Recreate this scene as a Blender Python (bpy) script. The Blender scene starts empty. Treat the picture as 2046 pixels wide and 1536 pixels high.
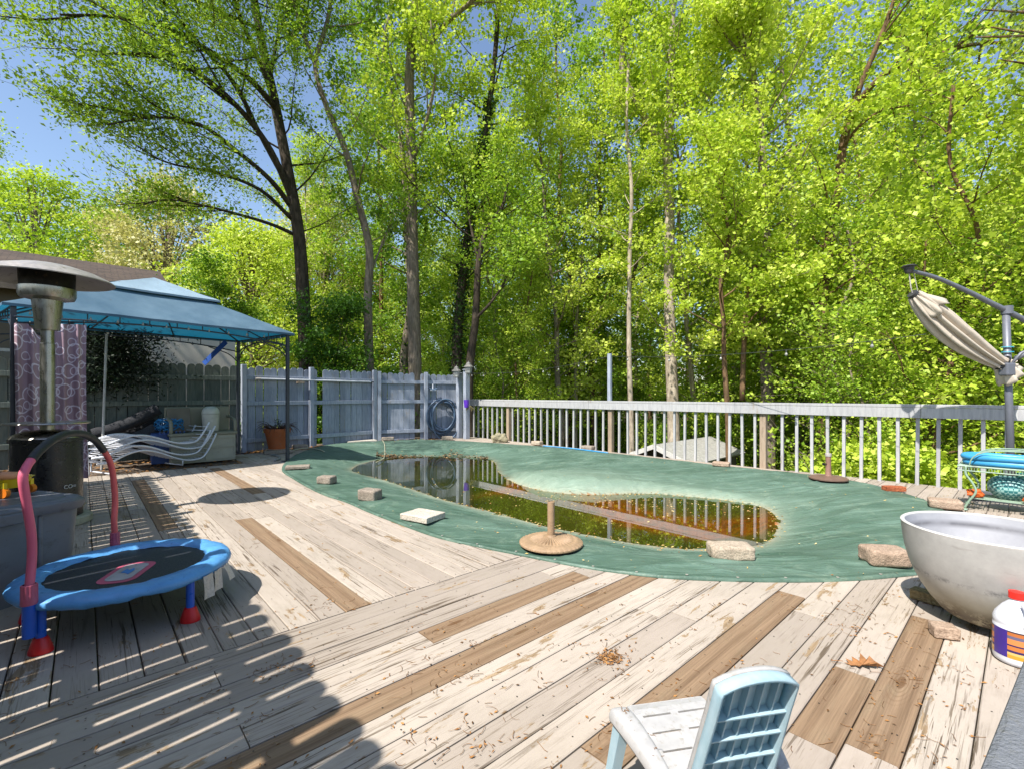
import bpy, math, random
import numpy as np
from mathutils import Vector, Matrix, noise

random.seed(7)
rng = np.random.default_rng(7)
R = math.radians
scene = bpy.context.scene
COL = scene.collection

# ------------------------------------------------------------------ camera
CAM_H, F, CX, HY = 1.15, 937.0, 1023.0, 788.7
cam_d = bpy.data.cameras.new('camera')
cam_d.sensor_width = 36.0
cam_d.lens = F / 2046 * 36
cam_d.shift_y = (HY - 768) / 2046
cam_d.clip_start = 0.02
cam_d.clip_end = 600
cam = bpy.data.objects.new('camera', cam_d)
cam.location = (0, 0, CAM_H)
cam.rotation_euler = (R(90), 0, 0)
COL.objects.link(cam)
scene.camera = cam

# ------------------------------------------------------------------ world, sun, exposure
SUN_EL, SUN_AZ = 53.0, 50.0            # light travels towards azimuth 50 deg (from +X)
w = bpy.data.worlds.new('World')
scene.world = w
w.use_nodes = True
nt = w.node_tree
bg = nt.nodes['Background']
sky = nt.nodes.new('ShaderNodeTexSky')
sky.sky_type = 'NISHITA'
sky.sun_disc = False
sky.sun_elevation = R(SUN_EL)
sky.sun_rotation = R(220)
sky.dust_density = 1.0
sky.ozone_density = 1.2
nt.links.new(sky.outputs[0], bg.inputs[0])
bg.inputs[1].default_value = 0.135
sd = bpy.data.lights.new('sun', 'SUN')
sd.energy = 5.0
sd.angle = R(0.5)
sd.color = (1.0, 0.95, 0.88)
so = bpy.data.objects.new('sun', sd)
ldir = Vector((math.cos(R(SUN_AZ)) * math.cos(R(SUN_EL)), math.sin(R(SUN_AZ)) * math.cos(R(SUN_EL)), -math.sin(R(SUN_EL))))
so.rotation_euler = ldir.to_track_quat('-Z', 'Y').to_euler()
so.location = (-8, -9, 16)
COL.objects.link(so)
scene.view_settings.view_transform = 'Standard'
scene.view_settings.look = 'None'
scene.view_settings.exposure = 0.78
scene.view_settings.gamma = 1.0
scene.cycles.max_bounces = 7
scene.cycles.diffuse_bounces = 3
scene.cycles.glossy_bounces = 3
scene.cycles.transmission_bounces = 4
scene.cycles.transparent_max_bounces = 8
scene.cycles.caustics_reflective = False
scene.cycles.caustics_refractive = False

# ------------------------------------------------------------------ survey helpers (photo survey -> metres)
def gp(px, py, z=0.0):
    Y = F * (CAM_H - z) / (py - HY)
    return Vector(((px - CX) / F * Y, Y, z))
def at(px, py, Y):
    return Vector(((px - CX) / F * Y, Y, CAM_H - (py - HY) / F * Y))
A = Vector((0.739, 0.674, 0)).normalized()
B = Vector((-A.y, A.x, 0))
def uv(u, v, z=0.0):
    p = A * u + B * v
    return Vector((p.x, p.y, z))
def on_plane(px, py, P, Q):
    """point on the vertical plane through P and Q"""
    k = (px - CX) / F
    d = Q - P
    s = (k * P.y - P.x) / (d.x - k * d.y)
    Y = P.y + s * d.y
    return Vector((P.x + s * d.x, Y, CAM_H - (py - HY) / F * Y))

# ------------------------------------------------------------------ node helpers
def hexc(h):
    c = [int(h[i:i + 2], 16) / 255 for i in (0, 2, 4)]
    return tuple(x / 12.92 if x <= 0.04045 else ((x + 0.055) / 1.055) ** 2.4 for x in c) + (1,)

class NT:
    def __init__(s, name):
        s.m = bpy.data.materials.new(name)
        s.m.use_nodes = True
        s.t = s.m.node_tree
        s.b = s.t.nodes['Principled BSDF']
        s.out = s.t.nodes['Material Output']
    def n(s, typ, **kw):
        nd = s.t.nodes.new(typ)
        for k, v in kw.items():
            if k.startswith('i_'):
                key = k[2:]
                key = int(key) if key.isdigit() else key.replace('_', ' ')
                nd.inputs[key].default_value = v
            else:
                setattr(nd, k, v)
        return nd
    def l(s, a, b): s.t.links.new(a, b)
    def coord(s, kind='Object', scale=(1, 1, 1)):
        tc = s.n('ShaderNodeTexCoord')
        mp = s.n('ShaderNodeMapping')
        mp.inputs['Scale'].default_value = scale
        s.l(tc.outputs[kind], mp.inputs['Vector'])
        return mp.outputs[0]
    def noise(s, vec, scale, detail=4, rough=0.55, dist=0.0):
        nd = s.n('ShaderNodeTexNoise')
        nd.inputs['Scale'].default_value = scale
        nd.inputs['Detail'].default_value = detail
        nd.inputs['Roughness'].default_value = rough
        nd.inputs['Distortion'].default_value = dist
        s.l(vec, nd.inputs['Vector'])
        return nd.outputs['Fac']
    def ramp(s, fac, stops, interp='LINEAR'):
        r = s.n('ShaderNodeValToRGB')
        cr = r.color_ramp
        cr.interpolation = interp
        while len(cr.elements) < len(stops): cr.elements.new(0.5)
        for e, (p, c) in zip(cr.elements, stops):
            e.position = p
            e.color = c if len(c) == 4 else tuple(c) + (1,)
        s.l(fac, r.inputs[0])
        return r.outputs[0]
    def mix(s, fac, a, b, mode='MIX'):
        m = s.n('ShaderNodeMix', data_type='RGBA', blend_type=mode)
        for key, v in ((0, fac), (6, a), (7, b)):
            if hasattr(v, 'links') or hasattr(v, 'is_linked'): s.l(v, m.inputs[key])
            else: m.inputs[key].default_value = v
        return m.outputs[2]
    def math(s, op, a, b=0.0, clamp=False):
        m = s.n('ShaderNodeMath', operation=op, use_clamp=clamp)
        for i, v in enumerate((a, b)):
            if hasattr(v, 'is_linked'): s.l(v, m.inputs[i])
            else: m.inputs[i].default_value = v
        return m.outputs[0]
    def attr(s, name, out='Fac'):
        a = s.n('ShaderNodeAttribute')
        a.attribute_name = name
        return a.outputs[out]
    def bump(s, h, strength=0.3, dist=0.01):
        b = s.n('ShaderNodeBump')
        b.inputs['Strength'].default_value = strength
        b.inputs['Distance'].default_value = dist
        s.l(h, b.inputs['Height'])
        s.l(b.outputs[0], s.b.inputs['Normal'])
    def base(s, col):
        if hasattr(col, 'is_linked'): s.l(col, s.b.inputs['Base Color'])
        else: s.b.inputs['Base Color'].default_value = col
    def rough(s, v):
        if hasattr(v, 'is_linked'): s.l(v, s.b.inputs['Roughness'])
        else: s.b.inputs['Roughness'].default_value = v

def g3(v): return (v, v, v, 1)
MATS = {}
def simple(name, col, rough=0.5, metal=0.0, var=0.25, scale=6.0, bump=0.0, dirt=None, dirt_amt=0.5, stretch=(1, 1, 1), bscale=60, spec=None):
    """paint / plastic / metal with uneven tone, optional dirt patches and bump"""
    if name in MATS: return MATS[name]
    t = NT(name)
    c = t.coord('Object', stretch)
    n1 = t.noise(c, scale, 5, 0.6)
    lo = tuple(x * (1 - var) for x in col[:3]) + (1,)
    hi = tuple(min(1, x * (1 + var * 0.5)) for x in col[:3]) + (1,)
    colr = t.ramp(n1, [(0.3, lo), (0.7, hi)])
    if dirt:
        n2 = t.noise(c, scale * 2.3, 6, 0.7)
        f = t.ramp(n2, [(0.62 - 0.25 * dirt_amt, g3(0)), (0.72, g3(1))])
        colr = t.mix(f, colr, dirt)
    t.base(colr)
    n3 = t.noise(c, scale * 4, 3)
    t.rough(t.ramp(n3, [(0.3, g3(max(0, rough - 0.1))), (0.7, g3(min(1, rough + 0.1)))]))
    t.b.inputs['Metallic'].default_value = metal
    if spec is not None: t.b.inputs['Specular IOR Level'].default_value = spec
    if bump: t.bump(t.noise(c, bscale, 4, 0.6), bump, 0.01)
    MATS[name] = t.m
    return t.m

# ------------------------------------------------------------------ mesh builder
class MB:
    def __init__(s): s.v, s.f, s.uvs = [], [], None
    def add(s, vs, fs):
        o = len(s.v)
        s.v += [tuple(v) for v in vs]
        s.f += [tuple(i + o for i in f) for f in fs]
        return s
    def box(s, c, size, rz=0.0, M=None):
        hx, hy, hz = size[0] / 2, size[1] / 2, size[2] / 2
        if M is None: M = Matrix.Rotation(rz, 4, 'Z')
        c = Vector(c)
        vs = [c + (M @ Vector((x * hx, y * hy, z * hz))) for z in (-1, 1) for x, y in ((-1, -1), (1, -1), (1, 1), (-1, 1))]
        return s.add(vs, [(3, 2, 1, 0), (4, 5, 6, 7), (0, 1, 5, 4), (1, 2, 6, 5), (2, 3, 7, 6), (3, 0, 4, 7)])
    def bar(s, p, q, w, h, up=(0, 0, 1)):
        """rectangular bar from p to q: width w sideways, height h along up"""
        p, q = Vector(p), Vector(q)
        d = (q - p).normalized()
        side = d.cross(Vector(up)).normalized()
        u = side.cross(d).normalized()
        vs = [e + side * a * w / 2 + u * b * h / 2 for e in (p, q) for a, b in ((-1, -1), (1, -1), (1, 1), (-1, 1))]
        return s.add(vs, [(0, 1, 2, 3), (7, 6, 5, 4), (0, 4, 5, 1), (1, 5, 6, 2), (2, 6, 7, 3), (3, 7, 4, 0)])
    def tube(s, pts, r, n=8, closed=False, caps=True):
        pts = [Vector(p) for p in pts]
        N = len(pts)
        rs = r if hasattr(r, '__len__') else [r] * N
        t0 = (pts[1] - pts[0]).normalized()
        ref = Vector((0, 0, 1)) if abs(t0.z) < 0.9 else Vector((1, 0, 0))
        nrm = t0.cross(ref).normalized()
        vs = []
        for i, p in enumerate(pts):
            if closed: t = (pts[(i + 1) % N] - pts[i - 1])
            else: t = pts[min(i + 1, N - 1)] - pts[max(i - 1, 0)]
            if t.length < 1e-9: t = t0.copy()
            t.normalize()
            nrm = nrm - t * nrm.dot(t)
            if nrm.length < 1e-6: nrm = t.orthogonal()
            nrm.normalize()
            bn = t.cross(nrm)
            for k in range(n):
                a = 2 * math.pi * k / n
                vs.append(p + (nrm * math.cos(a) + bn * math.sin(a)) * rs[i])
        fs = []
        M = N if closed else N - 1
        for i in range(M):
            j = (i + 1) % N
            for k in range(n):
                k2 = (k + 1) % n
                fs.append((i * n + k, i * n + k2, j * n + k2, j * n + k))
        if caps and not closed:
            fs.append(tuple(range(n - 1, -1, -1)))
            fs.append(tuple(range((N - 1) * n, N * n)))
        return s.add(vs, fs)
    def lathe(s, prof, c=(0, 0, 0), n=32, wob=0.0, sx=1.0, cap=True):
        vs, fs = [], []
        c = Vector(c)
        for i, (r, z) in enumerate(prof):
            for k in range(n):
                a = 2 * math.pi * k / n
                rr = r * (1 + wob * math.sin(3 * a + i * 0.3))
                vs.append(c + Vector((rr * math.cos(a) * sx, rr * math.sin(a), z)))
        for i in range(len(prof) - 1):
            for k in range(n):
                k2 = (k + 1) % n
                fs.append((i * n + k, i * n + k2, (i + 1) * n + k2, (i + 1) * n + k))
        if cap and prof[0][0] > 1e-5: fs.append(tuple(range(n - 1, -1, -1)))
        if cap and prof[-1][0] > 1e-5: fs.append(tuple(range((len(prof) - 1) * n, len(prof) * n)))
        return s.add(vs, fs)
    def prism(s, poly, M, t):
        """poly (x, y) extruded by thickness t along local z, placed by matrix M"""
        n = len(poly)
        vs = [M @ Vector((x, y, z)) for z in (-t / 2, t / 2) for x, y in poly]
        fs = [tuple(range(n - 1, -1, -1)), tuple(range(n, 2 * n))]
        fs += [(i, (i + 1) % n, n + (i + 1) % n, n + i) for i in range(n)]
        return s.add(vs, fs)
    def grid(s, rows):
        """rows of points -> sheet"""
        m = len(rows[0])
        vs = [p for r in rows for p in r]
        fs = [(i * m + j, i * m + j + 1, (i + 1) * m + j + 1, (i + 1) * m + j) for i in range(len(rows) - 1) for j in range(m - 1)]
        return s.add(vs, fs)
    def build(s, name, mat, parent=None, smooth=False, bevel=0.0, seg=2, solid=0.0, autos=None, sub=0):
        me = bpy.data.meshes.new(name)
        off = parent.matrix_basis.translation if parent is not None and not parent.data else Vector()
        if parent is not None:
            off = Vector()
            p = parent
            while p is not None:
                off = off + p.location
                p = p.parent
        me.from_pydata([(v[0] - off.x, v[1] - off.y, v[2] - off.z) for v in s.v], [], s.f)
        me.validate()
        o = bpy.data.objects.new(name, me)
        COL.objects.link(o)
        if parent is not None: o.parent = parent
        if mat: me.materials.append(mat)
        if smooth:
            me.polygons.foreach_set('use_smooth', [True] * len(me.polygons))
        if solid:
            md = o.modifiers.new('solid', 'SOLIDIFY'); md.thickness = solid; md.offset = 0
        if sub:
            md = o.modifiers.new('sub', 'SUBSURF'); md.levels = sub; md.render_levels = sub
        if bevel:
            md = o.modifiers.new('bevel', 'BEVEL'); md.width = bevel; md.segments = seg; md.limit_method = 'ANGLE'; md.angle_limit = R(40)
        if autos:
            me.polygons.foreach_set('use_smooth', [True] * len(me.polygons))
            try: me.set_sharp_from_angle(angle=R(autos))
            except Exception: pass
        return o

def tag(o, label=None, cat=None, group=None, kind=None):
    if label: o['label'] = label
    if cat: o['category'] = cat
    if group: o['group'] = group
    if kind: o['kind'] = kind
    return o
def thing(name, label, cat, loc=(0, 0, 0), group=None, rz=0.0):
    o = bpy.data.objects.new(name, None)
    o.empty_display_size = 0.1
    COL.objects.link(o)
    o.location = loc
    o.rotation_euler = (0, 0, rz)
    return tag(o, label, cat, group)
def copy_tree(o, parent=None):
    c = o.copy()
    COL.objects.link(c)
    c.parent = parent
    for ch in [x for x in bpy.data.objects if x.parent == o]:
        copy_tree(ch, c)
    return c

def smooth_path(pts, k=6):
    """Catmull-Rom through the points"""
    P = [Vector(p) for p in pts]
    P = [P[0] * 2 - P[1]] + P + [P[-1] * 2 - P[-2]]
    out = []
    for i in range(1, len(P) - 2):
        for j in range(k):
            t = j / k
            a, b, c, d = P[i - 1], P[i], P[i + 1], P[i + 2]
            out.append(0.5 * ((2 * b) + (c - a) * t + (2 * a - 5 * b + 4 * c - d) * t * t + (3 * b - a - 3 * c + d) * t ** 3))
    out.append(P[-2])
    return out
def lerp(a, b, t): return a + (b - a) * t

# ------------------------------------------------------------------ materials
def mat_deck():
    t = NT('painted_deck_wood')
    uvn = t.n('ShaderNodeUVMap'); uvn.uv_map = 'board'
    def mp(sx, sy):
        m = t.n('ShaderNodeMapping'); m.inputs['Scale'].default_value = (sx, sy, 1)
        t.l(uvn.outputs[0], m.inputs['Vector']); return m.outputs[0]
    kind = t.attr('kind'); rnd = t.attr('rnd')
    crack = t.noise(mp(1.6, 55), 1.0, 4, 0.6, 0.6)
    crack2 = t.noise(mp(3.0, 120), 1.0, 3, 0.6, 0.3)
    wear = t.noise(mp(2.6, 11), 1.0, 6, 0.72, 0.4)
    big = t.noise(t.coord('Object'), 1.1, 4, 0.6)
    # paint
    paint = t.ramp(rnd, [(0.0, hexc('988d82')), (0.5, hexc('a79b8f')), (1.0, hexc('b3a89b'))])
    paint = t.mix(t.ramp(big, [(0.35, g3(0)), (0.75, g3(0.55))]), paint, hexc('8c8376'))
    grime = t.noise(mp(5, 26), 1.0, 6, 0.75)
    paint = t.mix(t.ramp(grime, [(0.48, g3(0)), (0.75, g3(0.5))]), paint, hexc('83776a'))
    bare = t.ramp(t.noise(mp(2, 70), 1.0, 3), [(0.3, hexc('6e5b45')), (0.7, hexc('a58f72'))])
    wf = t.ramp(t.math('ADD', wear, t.math('MULTIPLY', rnd, 0.05)), [(0.62, g3(0)), (0.655, g3(1))])
    paint = t.mix(wf, paint, bare)
    # cracks: only within blotchy areas
    cm = t.ramp(t.noise(mp(0.9, 6), 1.0, 3), [(0.45, g3(0)), (0.6, g3(1))])
    cf = t.math('MULTIPLY', t.ramp(crack, [(0.38, g3(1)), (0.43, g3(0))]), cm)
    cf2 = t.math('MULTIPLY', t.ramp(crack2, [(0.36, g3(0.9)), (0.42, g3(0))]), cm)
    paint = t.mix(cf, paint, hexc('5f5346'))
    paint = t.mix(cf2, paint, hexc('6b5f50'))
    # new wood with growth rings
    mv = mp(0.35, 5.5)
    dn = t.noise(mp(1.2, 3.0), 1.0, 2, 0.5)
    wv = t.n('ShaderNodeTexWave', wave_type='BANDS', bands_direction='Y')
    wv.inputs['Scale'].default_value = 0.9; wv.inputs['Distortion'].default_value = 14.0; wv.inputs['Detail'].default_value = 3.0
    wv.inputs['Detail Scale'].default_value = 0.7
    t.l(mv, wv.inputs['Vector'])
    fine = t.noise(mp(3, 160), 1.0, 3, 0.6)
    brown = t.ramp(wv.outputs['Fac'], [(0.0, hexc('6c5845')), (0.35, hexc('7f6a55')), (1.0, hexc('8c765f'))])
    brown = t.mix(0.5, brown, t.ramp(fine, [(0.3, hexc('5d4a38')), (0.7, hexc('967c62'))]))
    vor = t.n('ShaderNodeTexVoronoi'); vor.inputs['Scale'].default_value = 1.0
    t.l(mp(1.7, 7), vor.inputs['Vector'])
    vd = t.math('ADD', vor.outputs['Distance'], t.math('MULTIPLY', t.math('SUBTRACT', dn, 0.5), 0.12))
    kn = t.ramp(vd, [(0.06, g3(1)), (0.11, g3(0))])
    rings = t.math('SINE', t.math('MULTIPLY', vd, 95.0))
    rf = t.math('MULTIPLY', t.ramp(vd, [(0.10, g3(1)), (0.42, g3(0))]), t.ramp(rings, [(0.1, g3(0)), (0.8, g3(0.55))]))
    brown = t.mix(rf, brown, hexc('644c36'))
    brown = t.mix(t.math('MULTIPLY', kn, 0.75), brown, hexc('5b4028'))
    brown = t.mix(t.ramp(wear, [(0.5, g3(0)), (0.8, g3(0.5))]), brown, hexc('8e8068'))
    old = t.mix(t.ramp(grime, [(0.4, g3(0)), (0.6, g3(1))]), t.ramp(fine, [(0.3, hexc('5c5040')), (0.7, hexc('8b7a62'))]), paint)
    col = t.mix(t.ramp(kind, [(0.4, g3(0)), (0.6, g3(1))]), paint, brown)
    col = t.mix(t.ramp(kind, [(0.8, g3(0)), (0.95, g3(1))]), col, old)
    t.base(col)
    t.rough(0.72)
    t.b.inputs['Specular IOR Level'].default_value = 0.25
    h = t.math('SUBTRACT', t.math('MULTIPLY', fine, 0.3), t.math('ADD', t.math('MULTIPLY', cf, 0.8), t.math('MULTIPLY', wf, 0.35)))
    t.bump(h, 0.5, 0.004)
    return t.m

def mat_fencepaint(name, a, b, wood, amt=0.5):
    t = NT(name)
    c = t.coord('Object', (1, 1, 0.12))
    rnd = t.attr('rnd')
    g = t.noise(c, 34, 5, 0.65)
    big = t.noise(t.coord('Object'), 2.2, 4, 0.6)
    col = t.ramp(g, [(0.28, a), (0.6, b)])
    col = t.mix(t.math('MULTIPLY', rnd, 0.5), col, tuple(x * 0.62 for x in a[:3]) + (1,))
    f = t.ramp(t.math('ADD', t.math('MULTIPLY', g, 0.6), t.math('MULTIPLY', big, 0.5)), [(0.66 - 0.12 * amt, g3(0)), (0.74, g3(1))])
    col = t.mix(f, col, wood)
    t.base(col); t.rough(0.8)
    t.b.inputs['Specular IOR Level'].default_value = 0.2
    t.bump(g, 0.5, 0.006)
    return t.m

def mat_bark(name, dark, light, moss=None, stretch=0.18, scale=16):
    t = NT(name)
    c = t.coord('Object', (1, 1, stretch))
    n = t.noise(c, scale, 6, 0.68, 0.4)
    col = t.ramp(n, [(0.32, dark), (0.62, light)])
    big = t.noise(t.coord('Object'), 0.9, 4, 0.6)
    col = t.mix(t.ramp(big, [(0.45, g3(0)), (0.7, g3(0.6))]), col, moss or tuple(x * 0.5 for x in dark[:3]) + (1,))
    t.base(col); t.rough(0.9); t.b.inputs['Specular IOR Level'].default_value = 0.15
    t.bump(n, 0.9, 0.03)
    return t.m

def mat_leaf(name, cols, trans=0.45):
    t = NT(name)
    rnd = t.attr('rnd')
    oi = t.n('ShaderNodeObjectInfo')
    r2 = t.math('ADD', t.math('MULTIPLY', rnd, 0.72), t.math('MULTIPLY', oi.outputs['Random'], 0.28))
    k = len(cols)
    col = t.ramp(r2, [(i / (k - 1), c) for i, c in enumerate(cols)])
    t.base(col); t.rough(0.5)
    t.b.inputs['Specular IOR Level'].default_value = 0.35
    tr = t.n('ShaderNodeBsdfTranslucent')
    t.l(t.mix(0.6, col, (0.95, 1.0, 0.3, 1), 'MULTIPLY'), tr.inputs['Color'])
    mx = t.n('ShaderNodeMixShader'); mx.inputs[0].default_value = trans
    t.l(t.b.outputs[0], mx.inputs[1]); t.l(tr.outputs[0], mx.inputs[2])
    t.l(mx.outputs[0], t.out.inputs['Surface'])
    return t.m

def mat_cover():
    t = NT('green_pool_cover')
    c = t.coord('Object')
    n = t.noise(c, 1.6, 5, 0.6)
    st = t.n('ShaderNodeMapping'); st.inputs['Rotation'].default_value = (0, 0, R(-12)); st.inputs['Scale'].default_value = (1.2, 9, 1)
    tc = t.n('ShaderNodeTexCoord'); t.l(tc.outputs['Object'], st.inputs['Vector'])
    streak = t.noise(st.outputs[0], 1.0, 5, 0.7, 0.8)
    col = t.ramp(n, [(0.3, hexc('3d5649')), (0.7, hexc('556d60'))])
    col = t.mix(t.ramp(streak, [(0.5, g3(0)), (0.78, g3(0.6))]), col, hexc('819b8d'))
    chalk = t.attr('chalk')
    cn = t.noise(c, 7, 6, 0.75, 0.5)
    cf = t.math('MULTIPLY', chalk, t.ramp(cn, [(0.3, g3(0.6)), (0.65, g3(1))]))
    col = t.mix(cf, col, hexc('a3b5a2'))
    silt = t.attr('silt')
    sn = t.noise(c, 9, 6, 0.7)
    col = t.mix(t.math('MULTIPLY', silt, t.ramp(sn, [(0.25, g3(0.6)), (0.5, g3(1))]), True), col,
                t.ramp(sn, [(0.35, hexc('7a3a08')), (0.55, hexc('c06414')), (0.7, hexc('d88c34'))]))
    algae = t.attr('algae')
    col = t.mix(t.math('MULTIPLY', algae, 0.9), col, t.ramp(n, [(0.35, hexc('1f3a12')), (0.65, hexc('54600f'))]))
    dust = t.noise(c, 3.3, 7, 0.78, 0.7)
    col = t.mix(t.ramp(dust, [(0.54, g3(0)), (0.68, g3(0.35))]), col, hexc('8f9f8b'))
    spots = t.noise(c, 28, 3, 0.6)
    col = t.mix(t.ramp(spots, [(0.68, g3(0)), (0.72, g3(0.6))]), col, hexc('5c5a3c'))
    hem = t.attr('hem')
    col = t.mix(t.math('MULTIPLY', hem, 0.45), col, hexc('1f3a2f'))
    t.base(col)
    t.rough(t.ramp(n, [(0.3, g3(0.42)), (0.7, g3(0.6))]))
    t.b.inputs['Specular IOR Level'].default_value = 0.35
    wr = t.noise(st.outputs[0], 2.2, 4, 0.6, 1.2)
    wv = t.noise(c, 5.0, 3, 0.5, 1.5)
    cr = t.n('ShaderNodeTexVoronoi', feature='DISTANCE_TO_EDGE'); cr.inputs['Scale'].default_value = 1.3
    wp = t.n('ShaderNodeMapping'); wp.inputs['Scale'].default_value = (0.8, 2.4, 1); t.l(t.mix(0.25, c, t.n('ShaderNodeTexNoise').outputs['Color']), wp.inputs['Vector']); t.l(wp.outputs[0], cr.inputs['Vector'])
    cre = t.ramp(cr.outputs['Distance'], [(0.0, g3(1)), (0.04, g3(0))])
    t.bump(t.math('ADD', t.math('ADD', wr, t.math('MULTIPLY', wv, 0.5)), t.math('MULTIPLY', cre, 0.45)), 0.42, 0.03)
    return t.m

def mat_water():
    t = NT('stagnant_water')
    t.t.nodes.remove(t.b)
    gl = t.n('ShaderNodeBsdfGlossy'); gl.inputs['Roughness'].default_value = 0.012
    gl.inputs['Color'].default_value = (1, 1, 1, 1)
    tr = t.n('ShaderNodeBsdfTransparent'); tr.inputs['Color'].default_value = (0.72, 0.68, 0.33, 1)
    fr = t.n('ShaderNodeFresnel'); fr.inputs['IOR'].default_value = 1.45
    mx = t.n('ShaderNodeMixShader')
    f = t.math('ADD', t.math('MULTIPLY', fr.outputs[0], 1.15), 0.05, True)
    df = t.n('ShaderNodeBsdfDiffuse'); mu = t.noise(t.coord('Object'), 1.2, 4)
    t.l(t.ramp(mu, [(0.35, (0.05, 0.065, 0.012, 1)), (0.65, (0.11, 0.10, 0.02, 1))]), df.inputs['Color'])
    m2 = t.n('ShaderNodeMixShader'); m2.inputs[0].default_value = 0.15; t.l(tr.outputs[0], m2.inputs[1]); t.l(df.outputs[0], m2.inputs[2])
    t.l(f, mx.inputs[0]); t.l(m2.outputs[0], mx.inputs[1]); t.l(gl.outputs[0], mx.inputs[2])
    b = t.n('ShaderNodeBump'); b.inputs['Strength'].default_value = 0.05; b.inputs['Distance'].default_value = 0.004
    t.l(t.noise(t.coord('Object'), 3.0, 2), b.inputs['Height'])
    t.l(b.outputs[0], gl.inputs['Normal'])
    t.l(mx.outputs[0], t.out.inputs['Surface'])
    return t.m

def mat_stone(name, a, b):
    t = NT(name)
    c = t.coord('Object')
    n = t.noise(c, 9, 6, 0.7); n2 = t.noise(c, 70, 4, 0.7)
    col = t.ramp(n, [(0.3, a), (0.7, b)])
    col = t.mix(t.ramp(n2, [(0.4, g3(0.4)), (0.55, g3(0))]), col, tuple(x * 0.45 for x in a[:3]) + (1,))
    t.base(col); t.rough(0.92); t.b.inputs['Specular IOR Level'].default_value = 0.15
    t.bump(t.math('ADD', t.math('MULTIPLY', n, 0.8), n2), 0.8, 0.012)
    return t.m

M_DECK = mat_deck()
M_FENCE = mat_fencepaint('blue_grey_fence_paint', hexc('7d8592'), hexc('9fa6b2'), hexc('7c766e'), 0.5)
M_SHADEF = mat_fencepaint('shade_darkened_fence_paint', hexc('4d5450'), hexc('6b726a'), hexc('5b5a4e'), 0.4)  # back fence colour darkened to carry the shade behind the gazebo
M_RAIL = mat_fencepaint('grey_rail_paint', hexc('979799'), hexc('b4b4b3'), hexc('8a8074'), 0.25)
M_POSTWOOD = mat_fencepaint('bare_post_wood', hexc('8c7a67'), hexc('ab9a85'), hexc('6b5b4b'), 0.6)
M_BARK_D = mat_bark('dark_bark', hexc('2b261f'), hexc('574d42'))
M_BARK_G = mat_bark('grey_bark', hexc('5a4f45'), hexc('97897a'), hexc('50523a'))
M_BARK_P = mat_bark('pale_bark', hexc('7a6d5e'), hexc('bdb09d'), hexc('77705f'), 0.3, 11)
M_BARK_B = mat_bark('brown_bark', hexc('463526'), hexc('84694f'), hexc('4b4632'))
L_BRIGHT = mat_leaf('spring_leaves', [hexc('7fa32e'), hexc('adc63e'), hexc('cbd95a'), hexc('e2e886')], 0.44)
L_MID = mat_leaf('green_leaves', [hexc('4f7a24'), hexc('7ea330'), hexc('a5bf42'), hexc('c6d462')], 0.44)
L_DEEP = mat_leaf('deep_green_leaves', [hexc('2c4a18'), hexc('43691f'), hexc('5c8426'), hexc('7a9a30')], 0.35)
L_PALE = mat_leaf('pale_blossom_leaves', [hexc('a5a468'), hexc('bdb97f'), hexc('cfc993'), hexc('b9c264')], 0.35)
L_IVY = mat_leaf('ivy_leaves', [hexc('1d3312'), hexc('2f4d1a'), hexc('48671f'), hexc('64802c')], 0.2)
L_PINE = mat_leaf('pine_needles', [hexc('5b6f3a'), hexc('72854a'), hexc('8b9a5c')], 0.2)
M_COVER = mat_cover()
M_WATER = mat_water()
M_STONE_B = mat_stone('beige_stone', hexc('9c8d7b'), hexc('c2b4a0'))
M_STONE_P = mat_stone('pinkish_stone', hexc('96816f'), hexc('b6a08c'))
M_STONE_G = mat_stone('grey_brown_stone', hexc('80756a'), hexc('a3988a'))
M_SLAB = mat_stone('pale_concrete', hexc('b3aa9c'), hexc('cfc7b9'))
M_BRICK = mat_stone('red_brick', hexc('8c4a30'), hexc('b06a48'))
# ------------------------------------------------------------------ geometry utilities on polygons
def poly_inside(P, poly):
    x, y = P[:, 0], P[:, 1]
    ins = np.zeros(len(P), bool)
    n = len(poly)
    for i in range(n):
        x1, y1 = poly[i]; x2, y2 = poly[(i + 1) % n]
        c = (y1 > y) != (y2 > y)
        with np.errstate(divide='ignore', invalid='ignore'):
            xi = (x2 - x1) * (y - y1) / (y2 - y1 + 1e-12) + x1
        ins ^= c & (x < xi)
    return ins
def poly_dist(P, poly):
    d = np.full(len(P), 1e9)
    n = len(poly)
    for i in range(n):
        a = np.array(poly[i]); b = np.array(poly[(i + 1) % n])
        ab = b - a
        t = np.clip(((P - a) @ ab) / (ab @ ab + 1e-12), 0, 1)
        d = np.minimum(d, np.hypot(*(P - (a + t[:, None] * ab)).T))
    return d
def sm(x): 
    x = np.clip(x, 0, 1); return x * x * (3 - 2 * x)

def closed_smooth(pts, k=8):
    n = len(pts); out = []
    for i in range(n):
        a, b, c, d = (np.array(pts[(i + j) % n]) for j in (-1, 0, 1, 2))
        for j in range(k):
            t = j / k
            out.append(0.5 * ((2 * b) + (c - a) * t + (2 * a - 5 * b + 4 * c - d) * t * t + (3 * b - a - 3 * c + d) * t ** 3))
    return np.array(out)

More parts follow.
